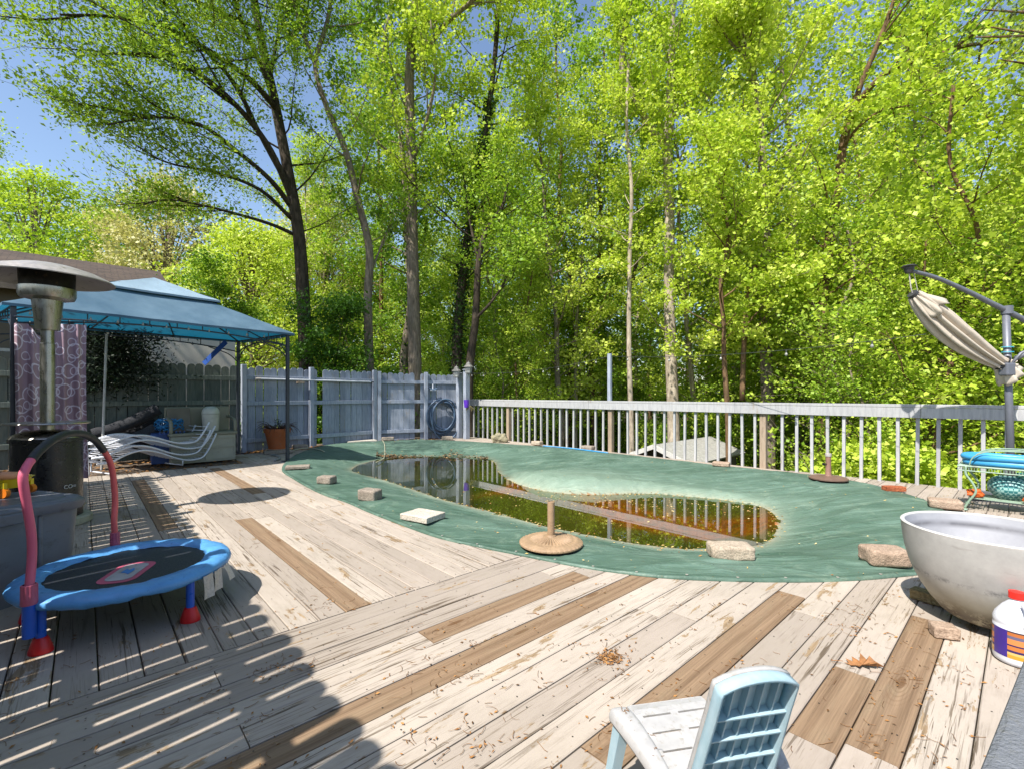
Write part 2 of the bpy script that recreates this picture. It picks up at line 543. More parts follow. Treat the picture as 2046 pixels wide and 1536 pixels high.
cover_px = [(563, 936), (588, 958), (640, 986), (690, 1003), (738, 1024), (800, 1048), (870, 1073), (950, 1092), (1040, 1110), (1130, 1128),
            (1220, 1143), (1330, 1155), (1450, 1161), (1560, 1163), (1680, 1161), (1780, 1154), (1900, 1138), (1985, 1110), (1990, 1070), (1940, 1045),
            (1885, 1020), (1845, 1000), (1800, 985), (1745, 970), (1690, 960), (1620, 950), (1540, 941), (1450, 932), (1330, 918), (1230, 907),
            (1120, 896), (1020, 888), (930, 882), (860, 879), (780, 880), (700, 884), (640, 892), (590, 910)]
OUT = closed_smooth([tuple(gp(x, y)[:2]) for x, y in cover_px], 8)
WZ = -0.15
water_px = [(705, 938), (745, 921), (800, 913), (880, 911), (960, 913), (985, 921), (992, 938), (1012, 956), (1050, 972), (1110, 984), (1190, 988), (1260, 986),
            (1310, 986), (1380, 992), (1450, 999), (1520, 1012), (1548, 1032), (1550, 1056), (1532, 1080), (1480, 1094), (1400, 1096), (1330, 1092), (1240, 1080), (1160, 1064), (1090, 1050),
            (1030, 1034), (960, 1016), (890, 998), (830, 978), (770, 958)]
WAT = closed_smooth([tuple(gp(x, y, WZ)[:2]) for x, y in water_px], 5)
CEN = np.array(gp(1200, 1000)[:2])

# ------------------------------------------------------------------ terrain
def terrain_z(x, y):
    u = x * A.x + y * A.y; v = x * B.x + y * B.y
    d = max(0.0, min(1.0, (u - 7.5) / 7.0))
    z = -0.35 - 2.9 * d * d * (3 - 2 * d)
    # under the deck and pool
    if u < 7.6 and v < 8.8: z = -0.75
    dv = max(0.0, v - 12.5)
    z -= min(1.2, dv * 0.12)
    far = max(0.0, math.hypot(x, y) - 22)
    z += min(5.0, far * 0.05)
    return z + 0.12 * noise.noise(Vector((x * 0.4, y * 0.4, 0)))
m = MB()
rows = []
gx = [-220, -150, -100, -70, -50] + [-40 + i for i in range(81)] + [50, 70, 100, 150, 220]
gy = [-60, -40, -25] + [-15 + i for i in range(66)] + [60, 80, 110, 150, 220]
for y in gy: rows.append([(x, y, terrain_z(x, y)) for x in gx])
m.grid(rows)
t = NT('forest_floor')
c = t.coord('Object')
n1 = t.noise(c, 3, 6, 0.7); n2 = t.noise(c, 22, 5, 0.7)
t.base(t.mix(t.ramp(n1, [(0.42, g3(0)), (0.6, g3(1))]), t.ramp(n2, [(0.35, hexc('3a2a1b')), (0.65, hexc('7a5c3d'))]), t.ramp(n2, [(0.35, hexc('2b3d16')), (0.65, hexc('57702a'))])))
t.rough(0.95); t.bump(n2, 0.8, 0.05)
tag(m.build('ground', t.m), 'sloping woodland floor under the trees', kind='structure')

# ------------------------------------------------------------------ deck boards
HOLE_E = 0.24
def shrink_mask(P): return poly_inside(P, OUT) & (poly_dist(P, OUT) > HOLE_E)
dv_, df_, duv, dkind, drnd = [], [], [], [], []
TH = 0.03
def board(along, cu, w, s0, s1, kind, step=0.12):
    """along 'a' or 'b'; cu = centre coordinate on the other axis"""
    gap = random.uniform(0.0035, 0.0065)
    hw = w / 2 - gap / 2
    n = max(1, int((s1 - s0) / step))
    zt = random.uniform(-0.0015, 0.0015)
    rn = random.random()
    off = random.uniform(0, 50)
    ts = [s0 + 0.002 + (s1 - s0 - 0.004) * i / n for i in range(n + 1)]
    mids = np.array([(uv((ts[i] + ts[i + 1]) / 2, cu) if along == 'a' else uv(cu, (ts[i] + ts[i + 1]) / 2))[:2] for i in range(n)])
    cut = shrink_mask(mids)
    prof = [(-hw, -TH), (-hw, -0.003), (-hw + 0.004, 0), (hw - 0.004, 0), (hw, -0.003), (hw, -TH)]
    i = 0
    while i < n:
        if cut[i]: i += 1; continue
        j = i
        while j < n and not cut[j]: j += 1
        base = len(dv_)
        for k in range(i, j + 1):
            for (o, z) in prof:
                p = uv(ts[k], cu + o) if along == 'a' else uv(cu + o, ts[k])
                dv_.append((p.x, p.y, z + zt))
        for k in range(j - i):
            for q in range(5):
                a0 = base + k * 6 + q; b0 = a0 + 6
                f = (a0, b0, b0 + 1, a0 + 1)
                if along == 'a': f = f[::-1]
                df_.append(f)
                for vi in f:
                    kk = (vi - base) // 6 + i; qq = (vi - base) % 6
                    duv.append((ts[kk] + off, prof[qq][0] + rn * 37.0))
                dkind.append(kind); drnd.append(rn)
        for e in (base, base + (j - i) * 6):
            f = tuple(e + q for q in range(6))
            df_.append(f)
            for vi in f: duv.append((off, rn * 37.0 + 0.01 * (vi % 3)))
            dkind.append(kind); drnd.append(rn)
        i = j
PA, PB = 0.1447, 0.1405
SEAM = 2.433
brownA = {9: [(-0.6, 2.75, 0.7)], 11: [(1.2, 2.36, 0.7)], 4: [(1.2, 3.02, 0.7)], 1: [(1.78, 2.36, 0.7)], 0: [(1.86, 3.2, 0.7)], -1: [(0.6, 1.86, 1.0)]}
for k in range(-22, 15):
    v = 0.335 + PA * k
    segs = brownA.get(k, [])
    cuts = [-3.2]
    x = -3.2 + random.uniform(0.5, 3)
    fixed = sorted([s for s in segs])
    spans = []
    cur = -3.2
    U1 = 7.98
    for (s0, s1, kd) in fixed + [(U1, U1, 0)]:
        while cur < s0 - 1e-6:
            nx = min(s0, cur + random.choice([1.9, 2.4, 3.0, 3.6]))
            if s0 - nx < 0.5: nx = s0
            spans.append((cur, nx, 0.0)); cur = nx
        if s1 > s0: spans.append((s0, s1, kd)); cur = s1
    for s0, s1, kd in spans: board('a', v, PA, s0, s1, kd)
brownB = {0: [(4.95, 8.13, 0.7)], 4: [(SEAM, 4.9, 0.7)], 7: [(6.06, 8.63, 0.7)], -2: [(5.6, 6.9, 1.0)]}
for k in range(-26, 53):
    u = 0.535 + PB * k
    v1 = 8.9 if u < 2.0 else 10.3
    cur = SEAM
    spans = []
    for (s0, s1, kd) in brownB.get(k, []) + [(v1, v1, 0)]:
        while cur < s0 - 1e-6:
            nx = min(s0, cur + random.choice([1.9, 2.4, 3.0, 3.6]))
            if s0 - nx < 0.5: nx = s0
            spans.append((cur, nx, 0.0)); cur = nx
        if s1 > s0: spans.append((s0, s1, kd)); cur = s1
    for s0, s1, kd in spans: board('b', u, PB, s0, s1, kd)
me = bpy.data.meshes.new('deck')
me.from_pydata(dv_, [], df_)
l = me.uv_layers.new(name='board')
l.data.foreach_set('uv', np.array(duv, dtype=np.float32).ravel())
for nm, arr in (('kind', dkind), ('rnd', drnd)):
    at_ = me.attributes.new(nm, 'FLOAT', 'FACE'); at_.data.foreach_set('value', np.array(arr, dtype=np.float32))
me.materials.append(M_DECK)
deck = bpy.data.objects.new('deck_floor', me); COL.objects.link(deck)
tag(deck, 'weathered white painted deck boards with some bare brown planks', kind='structure')
# nail heads along the joist lines
m = MB()
def nail(p):
    r_ = 0.0032; m.add([(p.x + r_ * math.cos(q), p.y + r_ * math.sin(q), 0.0022) for q in [k * math.pi / 3 for k in range(6)]], [tuple(range(6))])
for k in range(-14, 15):
    v = 0.335 + PA * k
    for j in range(-6, 19):
        for s in (-0.04, 0.04): nail(uv(j * 0.405 + random.gauss(0, 0.006), v + s + random.gauss(0, 0.004)))
for k in range(-14, 12):
    u = 0.535 + PB * k
    for j in range(0, 15):
        for s in (-0.04, 0.04): nail(uv(u + s + random.gauss(0, 0.004), SEAM + 0.03 + j * 0.405 + random.gauss(0, 0.006)))
m.v = [q for q in m.v]
keep = ~shrink_mask(np.array(m.v)[::6][:, :2])
m.f = [f for i, f in enumerate(m.f) if keep[i]]
tag(m.build('nail_heads', simple('rusty_nail', hexc('3a332d'), 0.7)), 'rusty nail heads in the deck boards', kind='structure')
# joists / skirt under the deck on the outer sides, pool wall
m = MB()
for u in [ -2.6, -1.2, 0.2, 1.6]:
    m.bar(uv(u, SEAM + 0.1, -0.13), uv(u, 8.8, -0.13), 0.05, 0.19)
m.bar(uv(7.93, -3, -0.14), uv(7.93, 10.4, -0.14), 0.04, 0.21)
m.bar(uv(-3.0, SEAM - 0.08, -0.13), uv(1.2, SEAM - 0.08, -0.13), 0.05, 0.19)
tag(m.build('deck_frame', M_POSTWOOD), 'timber joists under the deck', kind='structure')
m = MB()
inner = []
for i in range(0, len(OUT), 2):
    d = OUT[i] - CEN; L = np.hypot(*d); p = OUT[i] - d / L * 0.34
    inner.append(p)
n = len(inner)
vs = [(p[0], p[1], -0.045) for p in inner] + [(p[0], p[1], -1.4) for p in inner]
m.add(vs, [(i, (i + 1) % n, n + (i + 1) % n, n + i) for i in range(n)])
m.add([(p[0], p[1], -0.9) for p in inner], [tuple(range(n))])
tag(m.build('pool_wall', simple('pool_wall', hexc('5b7a86'), 0.5)), 'pool wall under the cover', kind='structure')

# ------------------------------------------------------------------ pool cover
NTH, NR = len(OUT), 84
P = []
s_list = [1 - (1 - i / NR) ** 1.12 for i in range(NR + 1)]
for s in s_list:
    for i in range(NTH): P.append(CEN + (OUT[i] - CEN) * s)
P = np.array(P)
dO = poly_dist(P, OUT); inW = poly_inside(P, WAT); dW = poly_dist(P, WAT)
e = np.maximum(dO - 0.22, 0)
tt = e / (e + dW + 1e-6)
tt[inW] = 1
z = 0.016 + (WZ - 0.016) * sm(tt ** 1.25)
z[inW] = WZ - np.minimum(0.05, dW[inW] * 0.35) - 0.16 * sm(dW[inW] / 0.7)
z[~inW] = z[~inW] + 0.0
def gauss(c, ax, sa, sb):
    d = P - np.array(c); ax = np.array(ax) / np.hypot(*ax)
    a = d @ ax; b = d @ np.array((-ax[1], ax[0]))
    return np.exp(-(a / sa) ** 2 - (b / sb) ** 2)
bc = gp(1130, 950)
bulge = gauss(bc[:2], (1.0, -0.42), 1.5, 0.75)
fade = np.clip(dW / 0.25, 0, 1)
z = z + np.where(inW, 0, 0.15 * bulge * sm(fade))
bulge2 = gauss(gp(1420, 975)[:2], (1.0, -0.42), 0.9, 0.4)
z = z + np.where(inW, 0, 0.05 * bulge2 * sm(fade))
edgef = sm(np.clip(1 - dO / 0.3, 0, 1))
for i in range(len(P)):
    x, y = P[i]
    if inW[i]: 
        z[i] += 0.012 * noise.noise(Vector((x * 4, y * 4, 3))); continue
    w1 = noise.noise(Vector((x * 1.3, y * 4.0, 1)))
    w2 = noise.noise(Vector((x * 5, y * 5, 7)))
    rid = abs(noise.noise(Vector((x * 1.1 + y * 0.5, y * 3.1 - x * 0.4, 11))))
    amp = 0.012 * fade[i] * (1 if dO[i] > 0.1 else 0.35)
    z[i] += amp * w1 * 1.2 + amp * 0.35 * w2 + amp * 1.5 * max(0, 0.12 - rid) / 0.12
    if dO[i] < 0.22: z[i] = max(z[i], 0.006 + 0.012 * max(0, noise.noise(Vector((x * 3, y * 3, 20)))) * (dO[i] / 0.22) + 0.018 * max(0, noise.noise(Vector((x * 2.2, y * 2.2, 30))) - 0.25))
me = bpy.data.meshes.new('pool_cover')
vs = [(P[i][0], P[i][1], z[i]) for i in range(len(P))]
fs = []
for r in range(NR):
    for k in range(NTH):
        k2 = (k + 1) % NTH
        fs.append((r * NTH + k, (r + 1) * NTH + k, (r + 1) * NTH + k2, r * NTH + k2))
# skirt at the rim
o = len(vs)
for k in range(NTH): vs.append((OUT[k][0], OUT[k][1], 0.0005))
for k in range(NTH):
    k2 = (k + 1) % NTH
    fs.append((NR * NTH + k, o + k, o + k2, NR * NTH + k2))
me.from_pydata(vs, [], fs)
me.validate()
chalk = np.zeros(len(vs)); silt = np.zeros(len(vs)); algae = np.zeros(len(vs))
chalk[:len(P)] = np.where(inW, 0, np.clip(0.9 * np.exp(-dW / 0.10), 0, 1) * 0.65 + 0.34 * bulge + 0.25 * bulge2)
far = P[:, 1] > 7.3
chalk[:len(P)] *= np.where(far & (P[:, 0] < 0), 0.25, 1)
wz_c = gp(1330, 1040, -0.3); s1 = gauss(wz_c[:2], (0.95, -0.75), 1.05, 0.33)
s2 = gauss(gp(1060, 990, -0.3)[:2], (1, -0.2), 0.7, 0.22)
s3 = gauss(gp(1480, 1050, -0.3)[:2], (1, -0.6), 0.4, 0.25)
silt[:len(P)] = np.where(inW, np.clip(1.9 * s1 + 1.4 * s2 + 1.0 * s3, 0, 1), 0.25 * np.exp(-dW / 0.05))
algae[:len(P)] = np.where(inW, np.clip(0.35 + 0.6 * sm(dW / 0.4), 0, 1) * (1 - 0.85 * silt[:len(P)]), 0)
hem = np.zeros(len(vs)); hem[:len(P)] = ((dO > 0.028) & (dO < 0.045)).astype(float)
for nm, arr in (('chalk', chalk), ('silt', silt), ('algae', algae), ('hem', hem)):
    a_ = me.attributes.new(nm, 'FLOAT', 'POINT'); a_.data.foreach_set('value', arr.astype(np.float32))
me.polygons.foreach_set('use_smooth', [True] * len(me.polygons))
me.materials.append(M_COVER)
cov = bpy.data.objects.new('pool_cover', me); COL.objects.link(cov)
tag(cov, 'sagging green tarpaulin cover spread over the oval pool', 'pool cover')
for k in range(0, NTH, 7):
    gq = OUT[k] + (CEN - OUT[k]) / np.hypot(*(CEN - OUT[k])) * 0.018
    MB().lathe([(0.004, 0.0), (0.009, 0.0), (0.009, 0.002), (0.004, 0.002)], (gq[0], gq[1], float(z[NR * NTH + k]) + 0.003), 10).build('grommet', simple('brass_grommet', hexc('b9b7ae'), 0.4, metal=0.4), cov)
def cover_z(x, y):
    d = np.hypot(P[:, 0] - x, P[:, 1] - y); i = int(np.argmin(d))
    return float(z[i]) if d[i] < 0.2 else 0.0
# water sheet
m = MB()
sh = []
for i in range(0, len(OUT), 2):
    d = OUT[i] - CEN; L = np.hypot(*d); p = OUT[i] - d / L * 0.55
    sh.append((p[0], p[1], WZ))
m.add(sh, [tuple(range(len(sh)))])
tag(m.build('water', M_WATER), 'shallow murky green water lying on the pool cover', kind='structure')

# leaf litter along the water's far edge, and leaves floating in the water
def litter(name, pts, size, mat, zf=None, curl=True):
    V, Fc = [], []
    for (x, y, zz) in pts:
        l = random.uniform(*size); wd = l * random.uniform(0.2, 0.5); a = random.uniform(0, 6.28)
        tx = random.uniform(-0.35, 0.35); 
        ca, sa = math.cos(a), math.sin(a)
        b = len(V)
        for (lx, ly, lz) in ((-l / 2, 0, 0), (0, wd / 2, l * 0.18), (l / 2, 0, l * random.uniform(-0.02, 0.25)), (0, -wd / 2, l * 0.05)):
            V.append((x + lx * ca - ly * sa, y + lx * sa + ly * ca, zz + 0.002 + lz))
        Fc.append((b, b + 1, b + 2, b + 3))
    me = bpy.data.meshes.new(name); me.from_pydata(V, [], Fc)
    r_ = me.attributes.new('rnd', 'FLOAT', 'FACE'); r_.data.foreach_set('value', np.random.default_rng(3).random(len(Fc)).astype(np.float32))
    me.materials.append(mat)
    o = bpy.data.objects.new(name, me); COL.objects.link(o)
    return o
def mat_litter(name, cols):
    t = NT(name); k = len(cols)
    t.base(t.ramp(t.attr('rnd'), [(i / (k - 1), c) for i, c in enumerate(cols)])); t.rough(0.85)
    t.b.inputs['Specular IOR Level'].default_value = 0.15
    return t.m
M_LIT_D = mat_litter('dark_litter', [hexc('2b1f16'), hexc('54402c'), hexc('8a6a48'), hexc('3b2c1f'), hexc('b08d66')])
M_LIT_L = mat_litter('pale_litter', [hexc('a58a52'), hexc('c9b271'), hexc('8c5a2a'), hexc('d8c78e')])
M_LIT_B = mat_litter('brown_litter', [hexc('5e4129'), hexc('8c6238'), hexc('a97c4a'), hexc('4a3524')])
pts = []
for i in range(1500):
    px = random.uniform(752, 975); f = (px - 752) / 223
    py = 907 + random.gauss(0, 1.6) + (-3 * math.exp(-((px - 905) / 22) ** 2)) + 3 * f
    p = gp(px, py, 0.0 + 0.0)
    pile = 0.10 * math.exp(-((px - 905) / 26) ** 2) + 0.03
    p = gp(px, py, WZ + 0.06)
    pts.append((p.x, p.y, cover_z(p.x, p.y) + random.random() * pile))
tag(litter('leaf_litter', pts, (0.03, 0.08), M_LIT_D), 'dark ridge of wet leaves along the far edge of the pool water', 'leaf litter', kind='stuff')
pts = []
for i in range(900):
    k = random.randrange(len(WAT)); q = WAT[k]; d = random.gauss(0.0, 0.05)
    n_ = (q - CEN); n_ = n_ / np.hypot(*n_)
    x, y = q + n_ * d
    if y > 8 and x < 0.2: continue
    pts.append((x, y, max(cover_z(x, y), WZ)))
for i in range(520):
    px = random.gauss(1230, 150); py = random.gauss(1000, 11) + (px - 1230) * 0.05
    p = gp(px, py, WZ)
    if poly_inside(np.array([[p.x, p.y]]), WAT)[0]: pts.append((p.x, p.y, WZ + 0.001))
for i in range(240):
    a = random.random() * 6.28; r = random.random() ** 0.5
    x, y = CEN + (OUT[int(a / 6.2832 * len(OUT)) % len(OUT)] - CEN) * r
    pts.append((x, y, max(cover_z(x, y), WZ) + 0.003))
tag(litter('floating_leaves', pts, (0.012, 0.035), M_LIT_L), 'small pale leaf bits floating on the pool water and along its rim', 'leaf bits', kind='stuff')

# catkins and leaf bits over the deck
m = MB(); V, Fc = [], []
pts = []; curls = []
for i in range(620):
    if random.random() < 0.35:
        cx_, cy_ = random.choice([(900, 1340), (1210, 1310), (560, 1330), (1480, 1350), (1700, 1240), (640, 1200), (420, 1400), (930, 1480), (1260, 1440), (1850, 1350), (250, 1060), (330, 1000)])
        px, py = random.gauss(cx_, 45), random.gauss(cy_, 18)
    else:
        px, py = random.uniform(-20, 2046), random.uniform(950, 1535)
    p = gp(px, max(py, 945))
    if poly_inside(np.array([[p.x, p.y]]), OUT)[0]: continue
    curls.append(p)
for p in curls:
    a = random.random() * 6.28; L = random.uniform(0.008, 0.032); bend = random.uniform(-2.2, 2.2)
    q = [p + Vector((0, 0, 0.003))]
    for j in range(4):
        a += bend / 4 + random.uniform(-0.3, 0.3)
        q.append(q[-1] + Vector((math.cos(a), math.sin(a), random.uniform(-0.05, 0.12))) * L / 2.2)
    m.tube(q, random.uniform(0.0005, 0.0011), 4, caps=False)
    if random.random() < 0.6:
        for j in range(random.randint(1, 4)): pts.append((p.x + random.gauss(0, 0.02), p.y + random.gauss(0, 0.02), 0.001))
tag(m.build('fallen_catkins', simple('catkin', hexc('7a5836'), 0.9, var=0.4)), 'brown curled catkins and twigs scattered over the deck boards', 'catkins', kind='stuff')
for i in range(230):
    p = gp(1217 + random.gauss(0, 15), 1314 + random.gauss(0, 6)) ; pts.append((p.x, p.y, random.random() * 0.006))
for i in range(260):
    p = gp(900 + random.gauss(0, 900), 1250 + random.gauss(0, 120)) if False else gp(random.uniform(0, 2046), random.uniform(1000, 1536))
    if not poly_inside(np.array([[p.x, p.y]]), OUT)[0]: pts.append((p.x, p.y, 0.001))
tag(litter('deck_leaf_bits', pts, (0.006, 0.022), M_LIT_B), 'tiny dry leaf fragments lying on the deck and in its gaps', 'leaf bits', kind='stuff')
pts = []
for i in range(5200):
    u = random.uniform(-3.5, 7.4); v = random.uniform(8.75, 11.2) if u < 2 else random.uniform(10.25, 11.0)
    q = uv(u, v); pts.append((q.x, q.y, -0.03 + random.random() * 0.03))
tag(litter('fence_leaf_litter', pts, (0.03, 0.08), M_LIT_B), 'brown leaf litter on the ground along the fence foot', 'leaf litter', kind='stuff')
m = MB()
m.add([uv(-4, 8.85, -0.035), uv(2.0, 8.85, -0.035), uv(2.0, 10.25, -0.035), uv(8, 10.25, -0.035), uv(8, 11.6, -0.035), uv(-4, 11.6, -0.035)], [(0, 1, 2, 3, 4, 5)])
t = NT('packed_soil'); c = t.coord('Object'); n2 = t.noise(c, 14, 6, 0.7)
t.base(t.ramp(n2, [(0.3, hexc('3d3226')), (0.7, hexc('77685a'))])); t.rough(0.95); t.bump(n2, 0.6, 0.02)
tag(m.build('soil', t.m), 'bare soil strip along the fence foot', kind='structure')

# ------------------------------------------------------------------ fences
def rounded_top(w, h, r=None):
    r = w * 0.42
    pts = [(-w / 2, 0), (w / 2, 0)]
    for k in range(7):
        a = k / 6 * math.pi
        pts.append((w / 2 * math.cos(a), h - r + r * math.sin(a)))
    return pts
def dogear(w, h):
    c = w * 0.28
    return [(-w / 2, 0), (w / 2, 0), (w / 2, h - c), (w / 2 - c * 0.8, h), (-w / 2 + c * 0.8, h), (-w / 2, h - c)]
def fence(name, label, p, q, H, posts, rails, pick_w=0.14, gap=(0.003, 0.012), skip=(), side=1, mat=None, z0=-0.02, top=rounded_top, post_w=0.09, jit=0.012, post_h=None, face=None):
    """pickets stand on the far side (side=+1) of the rails, posts on the near side"""
    mat = mat or M_FENCE
    p, q = Vector((p[0], p[1], 0)), Vector((q[0], q[1], 0))
    root = thing(name, label, 'fence', (p + q) / 2)
    d = (q - p); L = d.length; d.normalize()
    nrm = Vector((-d.y, d.x, 0)) * side
    m = MB(); rv = []
    x = pick_w / 2
    i = 0
    while x < L - 0.02:
        wd = pick_w * random.uniform(0.94, 1.0)
        if not any(a < x < b for a, b in skip):
            h = H + random.uniform(-jit, jit)
            M = Matrix.Translation(p + d * x + nrm * 0.035 + Vector((0, 0, z0 + random.uniform(0, 0.03)))) @ Matrix(((d.x, 0, nrm.x, 0), (d.y, 0, nrm.y, 0), (0, 1, 0, 0), (0, 0, 0, 1))) @ Matrix.Rotation(random.gauss(0, 0.004), 4, 'Z')
            pl = top(wd, h - z0 - 0.03)
            m.prism(pl, M, 0.018)
            rv += [random.random()] * (len(pl) + 2)
        x += wd + random.uniform(*gap)
    o = m.build('picket_panel', mat, root)
    a_ = o.data.attributes.new('rnd', 'FLOAT', 'FACE')
    rv = (rv + [0.5] * len(o.data.polygons))[:len(o.data.polygons)]
    a_.data.foreach_set('value', np.array(rv, dtype=np.float32))
    for zr in rails:
        MB().bar(p + nrm * 0.0 + Vector((0, 0, zr)), q + Vector((0, 0, zr)), 0.04, 0.085).build('rail', mat, root, bevel=0.004)
    for s in posts:
        c = p + d * s - nrm * 0.045
        h = post_h or H + 0.02
        MB().box(c + Vector((0, 0, h / 2 - 0.05)), (post_w, 0.09, h + 0.1), math.atan2(d.y, d.x)).build('post', mat, root, bevel=0.006)
    return root
P0 = Vector((-8.9, 6.13, 0)); P1 = Vector((-5.49, 9.51, 0)); P2 = Vector((-4.58, 10.62, 0)); P3 = Vector((-3.43, 11.8, 0)); P5 = Vector((-1.38, 12.8, 0))
fence('back_fence', 'weathered wooden fence section in shade behind the gazebo', P0, P1, 1.75, [0.1, 2.4], [0.35, 1.0, 1.48], skip=(), mat=M_SHADEF)
L13 = (P3 - P1).length
fence('picket_fence', 'blue-grey picket fence section with white pool pole and missing picket', P1, P3, 1.745, [0.03, 1.42, L13 - 0.06], [0.22, 0.98, 1.5], skip=((1.52, 1.66),))
L35 = (P5 - P3).length
fence('picket_fence', 'blue-grey picket fence section with hanging vacuum hose, ending at lantern post', P3, P5, 1.72, [0.08, 1.28], [0.22, 0.98, 1.48], skip=((1.06, 1.16),))
# two heavy corner posts where the fence meets the railing
for q, h, lab in ((Vector((-1.41, 12.55, 0)), 1.72, 'peeling corner fence post under the left lantern'), (Vector((-1.20, 12.35, 0)), 1.80, 'grey corner post under the right lantern where railing begins')):
    r_ = thing('fence_post', lab, 'post', q)
    MB().box(q + Vector((0, 0, h / 2 - 0.1)), (0.13, 0.13, h + 0.2), R(42)).build('post_shaft', M_FENCE, r_, bevel=0.008)
    MB().lathe([(0.11, h), (0.11, h + 0.02), (0.02, h + 0.03)], (q.x, q.y, 0), 8).build('post_cap', M_FENCE, r_)
# near-left fence that throws the striped shadow
SF0 = Vector((-1.45, 0.37, 0)); dl = B.copy()
pa = SF0 - dl * 3.4; pb = SF0 + dl * 7.1
fence('side_fence', 'tall grey picket fence along the left side of the deck', pa, pb, 2.1, [0.3, 2.7, 5.1, 7.5, 9.9], [0.42, 1.07, 1.72], gap=(0.009, 0.022), side=1, mat=M_RAIL, top=rounded_top, jit=0.02, post_h=2.05, z0=0.01)

# ------------------------------------------------------------------ railing
UR = 7.88
V0, V1 = -3.2, 10.35
root = thing('deck_railing', 'long grey painted railing with square balusters along the deck edge', 'railing', uv(UR, 4))
RH = 1.03
def set_rnd(o, v=None):
    a_ = o.data.attributes.new('rnd', 'FLOAT', 'FACE'); a_.data.foreach_set('value', np.full(len(o.data.polygons), random.random() * 0.6 if v is None else v, dtype=np.float32)); return o
joints = [V0, 0.9, 3.2, 6.2, V1]
for s0, s1 in zip(joints[:-1], joints[1:]):
    set_rnd(MB().bar(uv(UR + 0.02, s0 + 0.002, RH - 0.019), uv(UR + 0.02, s1 - 0.002, RH - 0.019), 0.14, 0.038).build('cap_rail', M_RAIL, root, bevel=0.004))
    set_rnd(MB().bar(uv(UR - 0.03, s0 + 0.002, RH - 0.04 - 0.066), uv(UR - 0.03, s1 - 0.002, RH - 0.04 - 0.066), 0.036, 0.13).build('face_board', M_RAIL, root, bevel=0.003))
vb = V0
postv = [-3.0, -0.1, 2.79, 5.69, 8.8]
while vb < V1:
    if not any(abs(vb - pv) < 0.08 for pv in postv):
        set_rnd(MB().bar(uv(UR + 0.01 + random.gauss(0, .002), vb + random.gauss(0, .004), -0.16), uv(UR + 0.01, vb + random.gauss(0, .003), RH - 0.04), 0.038, 0.038, up=A).build('baluster', M_RAIL, root, bevel=0.003))
    vb += 0.197
for pv in postv:
    tall = pv == 5.69
    set_rnd(MB().bar(uv(UR + 0.035, pv, -2.8), uv(UR + 0.035, pv, RH - 0.04), 0.09, 0.09, up=A).build('post', M_POSTWOOD, root, bevel=0.005))
    if tall: set_rnd(MB().bar(uv(UR - 0.01, pv, RH + 0.001), uv(UR - 0.01, pv, 1.98), 0.075, 0.06, up=A).build('post_extension', M_FENCE, root, bevel=0.004))
# ------------------------------------------------------------------ stone blocks and slabs weighing down the cover
def block(name, label, cat, c, size, rz, mat, z=None, bev=0.02, group='blocks weighing down the pool cover', rough=0.006, tap=0.0):
    zz = cover_z(c.x, c.y) if z is None else z
    zz = max(zz, 0.0)
    sx, sy, sz = size
    nx, ny, nz = max(3, int(sx / 0.02)), max(3, int(sy / 0.02)), max(3, int(sz / 0.02))
    bm = __import__('bmesh').new()
    import bmesh
    bmesh.ops.create_cube(bm, size=1)
    for v in bm.verts: v.co = Vector((v.co.x * sx, v.co.y * sy, v.co.z * sz))
    bmesh.ops.subdivide_edges(bm, edges=bm.edges[:], cuts=13, use_grid_fill=True)
    for v in bm.verts:
        q = Vector((max(-sx / 2 + bev, min(sx / 2 - bev, v.co.x)), max(-sy / 2 + bev, min(sy / 2 - bev, v.co.y)), max(-sz / 2 + bev, min(sz / 2 - bev, v.co.z))))
        d_ = v.co - q
        if d_.length > 1e-6: v.co = q + d_.normalized() * bev
    sd_ = random.uniform(0, 100)
    for v in bm.verts:
        tpr = 1 - tap * (v.co.z / sz + 0.5)
        v.co.x *= tpr; v.co.y *= tpr
        k = v.co * 14 + Vector((sd_, 0, 0))
        v.co += Vector((noise.noise(k), noise.noise(k + Vector((9, 0, 0))), noise.noise(k + Vector((0, 9, 0))) * 0.6)) * rough
        v.co += Vector((noise.noise(k * 3), noise.noise(k * 3 + Vector((5, 0, 0))), 0)) * rough * 0.4
        v.co.z += sz / 2
    me = bpy.data.meshes.new(name); bm.to_mesh(me); bm.free()
    me.materials.append(mat)
    me.polygons.foreach_set('use_smooth', [True] * len(me.polygons))
    try: me.set_sharp_from_angle(angle=R(50))
    except Exception: pass
    o = bpy.data.objects.new(name, me); COL.objects.link(o)
    o.location = (c.x, c.y, zz + 0.002); o.rotation_euler = (random.gauss(0, 0.01), random.gauss(0, 0.01), rz)
    return tag(o, label, cat, group)
